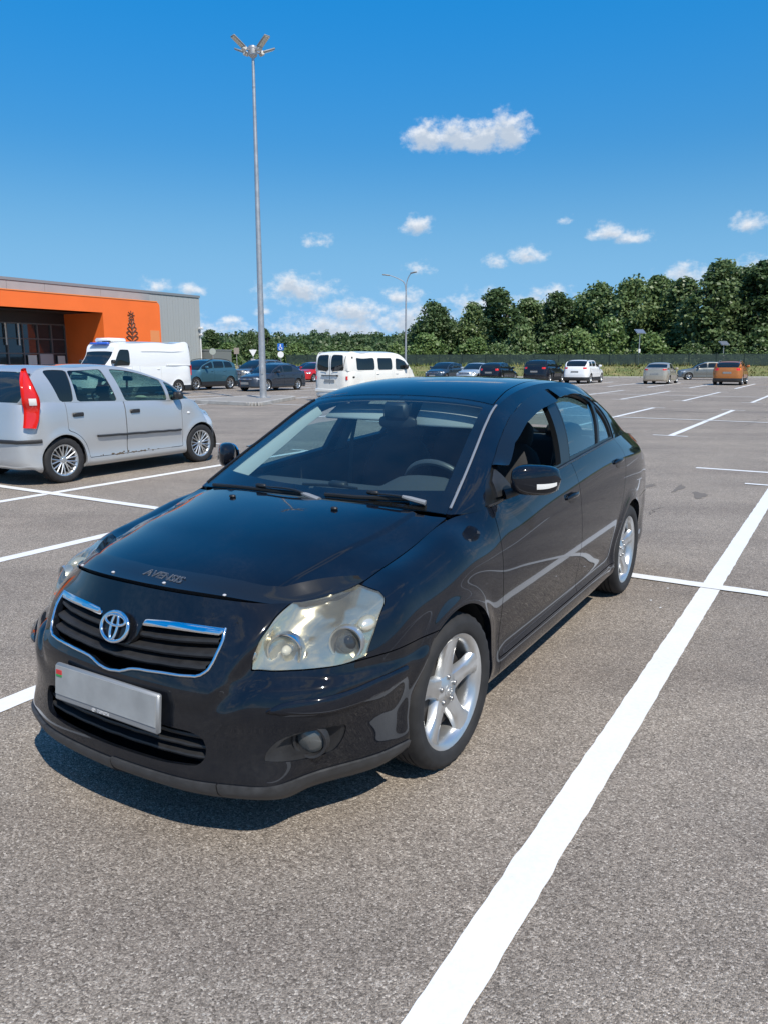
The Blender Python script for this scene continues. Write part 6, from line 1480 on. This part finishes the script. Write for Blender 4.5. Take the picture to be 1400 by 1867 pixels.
    if s.get('grille'):
        y0,z0,z1=s['grille']; ok=full[0].V[:,0]<-.2; yy=np.linspace(-y0,y0,13); D=[]
        fm=both(full[0]); okf=fm.V[:,0]<-.2
        for z in np.linspace(z0,z1,4): q,nn=snap(fm,fm.V[:,1:],np.stack([yy,np.full(13,z)],1),sel=okf); D.append(q+np.array([-.012,0,0]))
        go=B().grid(np.array(D),flip=True).obj('grille',PLAST,root,lh=True)
        for z in np.linspace(z0,z1,4)[1:3]:
            q,nn=snap(fm,fm.V[:,1:],np.stack([yy,np.full(13,z)],1),sel=okf); B().tube(q+np.array([-.018,0,0]),.010,5).obj('slat',s.get('grmat',CHROME),go,lh=True)
    if s.get('rails'):
        fu=join(Um,Tm)
        for sd in (1,-1):
            xs=np.linspace(s['prof'][1][0]+.15,s['prof'][-2][0]-.1,9); zz=np.interp(xs,[p[0] for p in s['prof']],[p[1] for p in s['prof']])
            b=B().tube(np.stack([xs,np.full(9,sd*(W-s['tum']-.02)),zz-.015+.05*np.sin(np.linspace(0,math.pi,9))**.5],1),.018,6); b.obj('roof_rail',s.get('railmat',PLAST),root,lh=True)
    if s.get('extra'): s['extra'](root,full,(Um,UI),(Tm,TI),both,cut,O)
    return root
LAMPM=mat('headlamp_far',(.62,.63,.62),.12,.35,coat=.8)
# ---------------------------------------------------------------- the other parked vehicles
def pnt(name,c,metal=0): return car_paint(name,c,.08,0,flake=metal)
def U_(u,v): return uv(u,v)
BACK=TH; AWAY=TH+math.pi               # tail directions: nose towards us / nose away
SIL=pnt('silver_paint',(.50,.515,.525),.55)
GREEN=glass('green_glass',(.42,.58,.54),ior=1.5)
def silver_extra(root,full,UI,TI,both,cut,O):
    F=join(full[0],UI[0]); s=SIL_S; XZ=F.V[:,[0,2]]
    # tall tail lamp up the rear corner, a bowed shell from the bumper to the roof
    zt=np.array([.755,.85,1.0,1.15,1.30,1.42,1.475]); fx=np.array([2.87,2.825,2.79,2.775,2.78,2.80,2.825]); fy_=np.array([.800,.802,.792,.765,.705,.640,.600]); rx=np.array([2.975,2.985,2.965,2.93,2.885,2.85,2.835]); ry_=np.array([.665,.655,.635,.615,.595,.575,.575])
    zz=np.linspace(zt[0],zt[-1],26); q=cspline(zt,np.stack([fx,fy_,rx,ry_],1),zz); 
    S_=join(F,TI[0]); ok=(S_.V[:,0]>2.5)&(S_.V[:,1]>.2); sv=S_.V[ok]; sa=np.arctan2(sv[:,1]-.35,sv[:,0]-2.45); sr=np.hypot(sv[:,1]-.35,sv[:,0]-2.45)
    a0=np.arctan2(q[:,1]-.35,q[:,0]-2.45); a1=np.arctan2(q[:,3]-.35,q[:,2]-2.45); a1=a0+(a1-a0)*.62; RR=np.zeros((len(zz),9))
    for i,z in enumerate(zz):
        for j,k in enumerate(np.linspace(0,1,9)):
            an=a0[i]+(a1[i]-a0[i])*k; w_=(np.abs(sv[:,2]-z)<.035)&(np.abs(sa-an)<.12); RR[i,j]=sr[w_].max() if w_.any() else np.hypot(q[i,0]-2.45,q[i,1]-.35)
    for _ in range(3): RR[1:-1]=RR[:-2]*.25+RR[1:-1]*.5+RR[2:]*.25
    def lampgrid(z0,z1,k0,k1,off,n=9):
        D=[]
        for i,z in enumerate(zz):
            if z<z0 or z>z1: continue
            row=[]
            for k in np.linspace(k0,k1,n): an=a0[i]+(a1[i]-a0[i])*k; r=np.interp(k,np.linspace(0,1,9),RR[i])+off+.014*4*k*(1-k); row.append((2.45+r*math.cos(an),.35+r*math.sin(an),z))
            D.append(row)
        return grid_mesh(np.array(D),True)
    tl=lampgrid(0,9,0,1,.010); wl=lampgrid(1.02,1.15,.10,.60,.014)
    for sd in (1,-1):
        o=O('tail_light',skirt(tl if sd>0 else mirror(tl),.035),RED)
        O('reversing_lens',wl if sd>0 else mirror(wl),CLEAR,o)
        # black strip on the doors and on the bumper corner
        b=B(); P_,NN=snap(full[0],full[0].V[:,[0,2]],np.stack([np.linspace(.45,1.98,14),np.linspace(.555,.585,14)],1),sel=full[0].V[:,1]>.5); b.tube((P_+NN*.010)*np.array([1,sd,1]),.030,8,flat=.55,up=(0,0,1)); b.obj('rub_strip',PLAST,root,lh=True)
        ok2=full[0].V[:,0]>2.45; P_,NN=snap(full[0],np.stack([full[0].V[:,0]*.6-full[0].V[:,1]*.8,full[0].V[:,2]],1),np.stack([np.linspace(1.02,2.02,16),np.full(16,.585)],1),sel=ok2); B().tube((P_+NN*.008)*np.array([1,sd,1]),.026,8).obj('bumper_strip',PLAST,root,lh=True)
    P_,NN=snap(full[0],full[0].V[:,[0,2]],[(.26,.80)],sel=full[0].V[:,1]>.5); 
    for sd in (1,-1): B().ell((P_[0]+NN[0]*.004)*np.array([1,sd,1]),(.032,.010,.018),10,6).obj('side_repeater',CLEAR,root,lh=True)
    # cabin fittings seen through the glass
    for y in (.36,-.36):
        B().ell((1.35,y,.78),(.12,.22,.34),pw=.65).ell((1.45,y,1.17),(.05,.13,.09),pw=.7).obj('front_seat',SEAT,root,lh=True); B().ell((2.25,y,.80),(.12,.26,.30),pw=.65).ell((2.33,y,1.10),(.05,.12,.08),pw=.7).obj('rear_seat',SEAT,root,lh=True)
    B().rbox((.62,0,.95),(.5,1.3,.14),.05).obj('dashboard',INTER,root,lh=True); t=np.linspace(0,2*math.pi,20,endpoint=False); B().tube(np.stack([.90+.10*np.sin(t),.36+.18*np.cos(t),.98+.15*np.sin(t)],1),.016,6,closed=True).obj('steering_wheel',PLAST,root,lh=True)
    B().rbox((.72,-.05,1.33),(.03,.22,.07),.02).obj('interior_mirror',PLAST,root,lh=True); B().tube(np.array([(.74,-.05,1.30),(.75,-.05,1.17)]),.018,6).obj('hanging_trinket',PLAST,root,lh=True)
    B().ell((.66,-.25,1.045),(.06,.12,.03),10,6).obj('soft_toy',mat('toy_cream',(.55,.50,.38),.9),root,lh=True)
    b=B(); rr=random.Random(2)
    for i in range(34):
        x=rr.gauss(1.42,.22); x2=min(max(x,.9),2.3); P_,NN=snap(full[0],full[0].V[:,[0,2]],[(x2,.295+abs(rr.gauss(0,.016)))],sel=full[0].V[:,1]>.5); b.ell((P_[0]+NN[0]*.0008)*np.array([1,-1,1]),(.010+rr.random()*.02,.002,.004+rr.random()*.009),7,4)
    o=b.obj('rust_patch',mat('rust',(.10,.075,.05),.9),root,lh=True); o['kind']='stuff'
SIL_S=dict(handleh=.055,W=.848,wb=2.50,fo=.74,ro=.63,R=.305,ri=.205,rim='multi',nt=48,zh=.80,zedge=.75,nose=1.15,cowl=(.0,.96),belt=(.985,1.075),tum=.225,bel=.045,dz=.035,prof=[(.42,1.25),(.80,1.40),(1.22,1.515),(1.75,1.555),(2.25,1.54),(2.74,1.485),(2.93,1.25),(3.00,1.05)],zsill=.30,
  doors=[(.40,1.462),(1.470,2.42)],win=[(.10,.585,(.0,.08),'quarter_window'),(.645,1.41,(.10,.36),'window'),(1.545,2.215,(.36,.10),'window'),(2.285,2.45,(-.02,.36),'rear_quarter_window')],winiv=(.06,2.74),qglass=1,winr=.035,paint=SIL,glass=GREEN,wsglass=GREEN,handlemat=PLAST,mirmat=PLAST,head=(3.0,6.2,4.4,6.3),headmat=LAMPM,rear=[.08,.02,0,.0,.03,.06,.08,.10],rcorner=.14,zplate=(.38,.88),plates=('front',),gap=.004,extra=silver_extra,grille=(.40,.55,.64),mir=(.50,1.08),mirs=.72,mirmat_=0,rwin=.14)
vehicle('silver_hatchback','silver compact MPV cut off by the left edge, nose away, beside the black saloon','car',U_(8.85,-9.62),AWAY,SIL_S,step=.035,see=True)
WHT=pnt('white_paint',(.76,.77,.77)); CRM=pnt('cream_white_paint',(.76,.74,.68))
def van_extra(root,full,UI,TI,both,cut,O):
    B().rbox((1.05,.0,2.475),(1.0,.95,.20),.07).obj('roof_unit',WHT,root,lh=True); B().rbox((.45,.0,2.33),(.16,1.15,.10),.03).obj('beacon_bar',mat('beacon_blue',(.03,.12,.62),.2,coat=.5),root,lh=True)
    for sd in (1,-1):
        B().tube(np.array([(1.9,sd*.985,2.02),(3.4,sd*.988,2.02),(4.80,sd*.975,2.02)]),.012,4).obj('side_seam',WHT,root,lh=True); B().tube(np.array([(3.3,sd*1.0,1.38),(4.0,sd*1.0,1.38),(4.85,sd*.985,1.38)]),.022,4).obj('slide_rail',WHT,root,lh=True)
        B().box((4.98,sd*.86,1.15),(.03,.10,.5)).obj('tail_light',RED,root,lh=True)
    B().rbox((4.97,0,.52),(.16,1.9,.24),.04).obj('rear_bumper',PLAST,root,lh=True); B().box((.58,.3,2.42),(.04,.5,.05)).obj('wind_deflector',PLAST,root,lh=True)
vehicle('white_van','white high-roof panel van with a blue beacon bar, behind the silver car','van',U_(22.30,-28.45),BACK,dict(W=1.0,wb=4.03,fo=.84,ro=.98,R=.345,ri=.21,zh=1.16,zedge=1.06,nose=.8,cowl=(-.15,1.30),belt=(1.33,1.36),tum=.10,bel=.015,prof=[(.22,1.66),(.40,1.95),(.52,2.26),(1.05,2.41),(3.1,2.45),(4.1,2.45),(4.83,2.40),(4.95,1.36)],flatws=1,zlow=.44,doors=[(.40,1.33),(1.75,3.0)],zsill=.5,win=[(.30,1.22,(.50,0),'side_window')],winiv=(.10,2.15),winr=.07,paint=WHT,head=(3,6.2,4.3,6.2),rear=[.02,.0,0,0,0,.0,.01,.02],rcorner=.06,rim='6',grille=(.55,.80,1.0),mir=(.25,1.55),mirmat=PLAST,rw=(99,100),ws=2.15,plates=('front',),extra=van_extra,gap=.006))
def bus_extra(root,full,UI,TI,both,cut,O):
    F=join(full[0],UI[0]); me=M(TI[0].V,TI[0].N,TI[0].T); A=join(both(full[0]),both(me)); ok=A.V[:,0]>3.68
    for sd in (1,-1):
        q=round_poly(np.array([(sd*.06,1.20),(sd*.70,1.22),(sd*.64,1.80),(sd*.08,1.82)]),.10,4); ph=np.full(len(A.V),-1.); ph[ok]=sdf(q,A.V[ok][:,1:]); g=clip(A,ph); O('rear_door_window',offset(g,.006),CARGLASS)
        P_,NN=snap(A,A.V[:,1:],[(sd*.14,1.16),(sd*.22,1.20),(sd*.45,1.23)],sel=ok); B().tube(P_+NN*.03,.012,5).obj('rear_wiper',PLAST,root,lh=True)
        b=B(); P_,NN=snap(A,A.V[:,1:],np.stack([np.full(6,sd*.80),np.linspace(.86,1.0,6)],1),sel=ok); b.tube(P_+NN*(-.01),.045,8).obj('tail_light',RED,root,lh=True)
        P_,NN=snap(full[0],full[0].V[:,[0,2]],[(3.56,.97)],sel=full[0].V[:,1]>.4); B().ell((P_[0]+NN[0]*.01)*np.array([1,sd,1]),(.07,.012,.035),10,6).obj('vent',PLAST,root,lh=True); 
        P_,NN=snap(UI[0],UI[0].V[:,[0,2]],[(3.56,1.70)]); B().ell((P_[0]+NN[0]*.01)*np.array([1,sd,1]),(.045,.015,.045),10,6).obj('vent',PLAST,root,lh=True)
    P_,NN=snap(A,A.V[:,1:],np.array([(0,z) for z in np.linspace(.7,1.9,10)]),sel=ok); B().tube(P_+NN*.001,.008,4).obj('door_seam',DARK,root,lh=True)
    P_,NN=snap(A,A.V[:,1:],np.array([(y,1.03) for y in np.linspace(-.42,.42,8)]),sel=ok); B().tube(P_+NN*.01,.035,6,flat=.5).obj('plate_light_bar',PLAST,root,lh=True); B().rbox((3.86,0,.45),(.14,1.62,.16),.04).obj('rear_bumper',CRM,root,lh=True)
    P_,NN=snap(A,A.V[:,1:],[(-.38,1.03)],sel=ok); B().ell(P_[0]+NN[0]*.02,(.03,.08,.03),10,6).obj('door_handle',PLAST,root,lh=True)
vehicle('white_minibus','cream white minibus with barn rear doors, seen beyond the black roof','van',(.36,33.0),math.radians(231),dict(W=.90,wb=2.98,fo=.84,ro=.93,R=.33,ri=.20,zh=1.08,zedge=1.0,nose=.75,cowl=(-.32,1.18),belt=(1.20,1.20),tum=.15,bel=.02,prof=[(-.05,1.52),(.22,1.74),(.62,1.91),(1.6,1.96),(2.4,1.96),(3.1,1.94),(3.76,1.86),(3.92,1.20)],flatws=1,doors=[(.02,1.00),(1.12,2.2)],zsill=.42,win=[(.02,.92,(.45,-.10),'window'),(1.12,2.02,(0,0),'window'),(2.22,3.32,(0,0),'window')],winiv=(.12,2.1),winr=.07,paint=CRM,head=(3,6,4.3,6.0),rear=[.02,0,0,0,0,.0,.01,.02],rcorner=.09,rim='6',mir=(.30,1.35),mirmat=PLAST,rw=(99,100),plates=('front','rear'),zplate=(.5,.82),extra=bus_extra,gap=.005))
def suv(paint,**k):
    d=dict(W=.91,wb=2.68,fo=.90,ro=.88,R=.36,ri=.24,zh=1.02,zedge=.95,cowl=(.35,1.10),belt=(1.12,1.20),tum=.24,prof=[(.62,1.30),(.92,1.46),(1.25,1.60),(1.7,1.66),(2.3,1.65),(2.85,1.60),(3.18,1.42),(3.34,1.16)],zlow=.46,doors=[(.45,1.42),(1.43,2.40)],zsill=.46,win=[(.50,1.36,(.55,0),'window'),(1.46,2.24,(0,0),'window'),(2.32,2.98,(0,-.35),'window')],paint=paint,head=(3.2,6.2,5.2,6.5),tail=(-4.9,-3.5,5.2,6.6),rear=[.08,.02,0,.0,.03,.06,.10,.13],grille=(.50,.72,.92),rails=True,zplate=(.5,.82)); d.update(k); return d
def sedan(paint,**k):
    d=dict(W=.86,wb=2.60,fo=.86,ro=.94,R=.31,ri=.20,zh=.78,zedge=.72,cowl=(.38,.93),belt=(.93,1.0),tum=.25,prof=[(.66,1.10),(.95,1.26),(1.25,1.38),(1.6,1.43),(2.1,1.42),(2.45,1.34),(2.75,1.18),(3.05,1.03)],boot=(3.54,1.02),doors=[(.45,1.40),(1.41,2.35)],zsill=.30,win=[(.50,1.34,(.6,0),'window'),(1.44,2.20,(0,.10),'window')],paint=paint,head=(3.2,6.2,5.0,6.4),tail=(-4.9,-3.4,5.4,6.6),rear=[.10,.02,0,.0,.02,.04,.05,.07],grille=(.42,.58,.70),zplate=(.42,.70)); d.update(k); return d
def hatch(paint,**k):
    d=dict(W=.85,wb=2.58,fo=.84,ro=.68,R=.31,ri=.20,zh=.80,zedge=.74,cowl=(.30,.95),belt=(.95,1.04),tum=.24,prof=[(.58,1.14),(.88,1.30),(1.2,1.42),(1.6,1.47),(2.1,1.46),(2.6,1.40),(2.95,1.24),(3.12,1.02)],doors=[(.42,1.36),(1.37,2.25)],zsill=.30,win=[(.46,1.30,(.6,0),'window'),(1.40,2.12,(0,0),'window'),(2.2,2.75,(0,-.45),'window')],paint=paint,head=(3.2,6.2,5.0,6.4),tail=(-4.9,-3.5,4.9,6.7),rear=[.10,.02,0,.0,.03,.06,.09,.12],grille=(.42,.58,.70),zplate=(.42,.72)); d.update(k); return d
BLK=pnt('black_far_paint',(.010,.012,.018)); NAVY=pnt('navy_paint',(.014,.024,.06),.2); TEAL=pnt('teal_paint',(.055,.13,.17),.35); GRY=pnt('grey_paint',(.12,.125,.125),.4); DGR=pnt('dark_slate_paint',(.035,.042,.055),.3); REDP=pnt('red_paint',(.40,.018,.015)); BLU=pnt('blue_paint',(.03,.08,.20),.3); PALE=pnt('pale_silver_blue',(.42,.48,.52),.45); BEI=pnt('beige_paint',(.42,.38,.31),.45); ORG=pnt('orange_paint',(.42,.15,.035),.3); SLV=pnt('grey_silver_paint',(.20,.205,.19),.45)
ROWL='cars parked beyond the mast'; ROWR='cars parked in the far row by the fence'
vehicle('teal_suv','teal blue off-roader just right of the white panel van','car',U_(30.30,-31.15),BACK,suv(TEAL,rim='7'),ROWL)
vehicle('grey_suv','grey off-roader, half hidden right behind the teal one','car',U_(37.3,-33.1),BACK,suv(GRY),ROWL)
vehicle('dark_blue_car','dark blue car tucked behind the dark saloon, nose out','car',U_(35.6,-30.5),BACK,hatch(NAVY,rim='6'),ROWL)
vehicle('dark_saloon','old dark slate saloon with bright headlights, behind the mast','car',U_(31.45,-27.10),BACK,sedan(DGR,rim='7',cowl=(.42,.94)),ROWL)
vehicle('red_hatchback','bright red car parked left of the white minibus','car',U_(46.9,-35.5),BACK,hatch(REDP),ROWL)
vehicle('blue_car','blue car, its roof just showing between the dark saloon and the red car','car',U_(50.5,-38.6),BACK,hatch(BLU),ROWL)
vehicle('white_hatchback','white car whose roof edge shows over the silver car at the left border','car',U_(14.2,-25.6),BACK,hatch(WHT))
vehicle('navy_estate','dark blue-grey estate right beside the white minibus','car',U_(54.6,-28.3),BACK,hatch(pnt('blue_grey_paint',(.03,.05,.075),.3),W=.88),ROWR)
vehicle('pale_saloon','pale silver-blue saloon facing the camera between two dark cars','car',U_(53.6,-25.1),BACK,sedan(PALE),ROWR)
vehicle('black_hatchback','black hatchback showing two red tail lights','car',U_(55.9,-23.05),AWAY,hatch(BLK),ROWR)
vehicle('black_suv','black off-roader with a white number plate, left of the white one','car',U_(55.7,-19.35),AWAY,suv(BLK,W=.92),ROWR)
vehicle('white_suv','white off-roader with dark lower trim in the far row','car',U_(56.3,-16.6),AWAY,suv(WHT),ROWR)
vehicle('beige_saloon','beige metallic saloon alone in its bay before the grass','car',U_(57.7,-11.55),AWAY,sedan(BEI,prof=[(.66,1.12),(.95,1.29),(1.25,1.41),(1.6,1.47),(2.1,1.46),(2.45,1.38),(2.75,1.24),(3.0,1.10)],boot=(3.40,1.06),ro=.80),ROWR)
vehicle('orange_crossover','orange crossover with black bumper at the right edge','car',U_(57.8,-7.05),AWAY,suv(ORG,W=.885,prof=[(.62,1.26),(.92,1.40),(1.25,1.52),(1.7,1.57),(2.3,1.56),(2.8,1.50),(3.08,1.36),(3.24,1.12)],ro=.78,wb=2.6,tail=(-4.9,-3.5,5.0,6.9),railmat=SLV),ROWR)
vehicle('grey_wagon','long grey hatchback parked sideways along the kerb behind the orange one','car',(25.6,65.2),math.radians(-14),hatch(SLV,W=.87,wb=2.75,ro=.8,prof=[(.58,1.16),(.88,1.34),(1.2,1.46),(1.6,1.51),(2.2,1.50),(2.8,1.44),(3.2,1.28),(3.45,1.05)],win=[(.46,1.36,(.6,0),'window'),(1.46,2.25,(0,0),'window'),(2.35,3.0,(0,-.45),'window')],tail=None),ROWR)
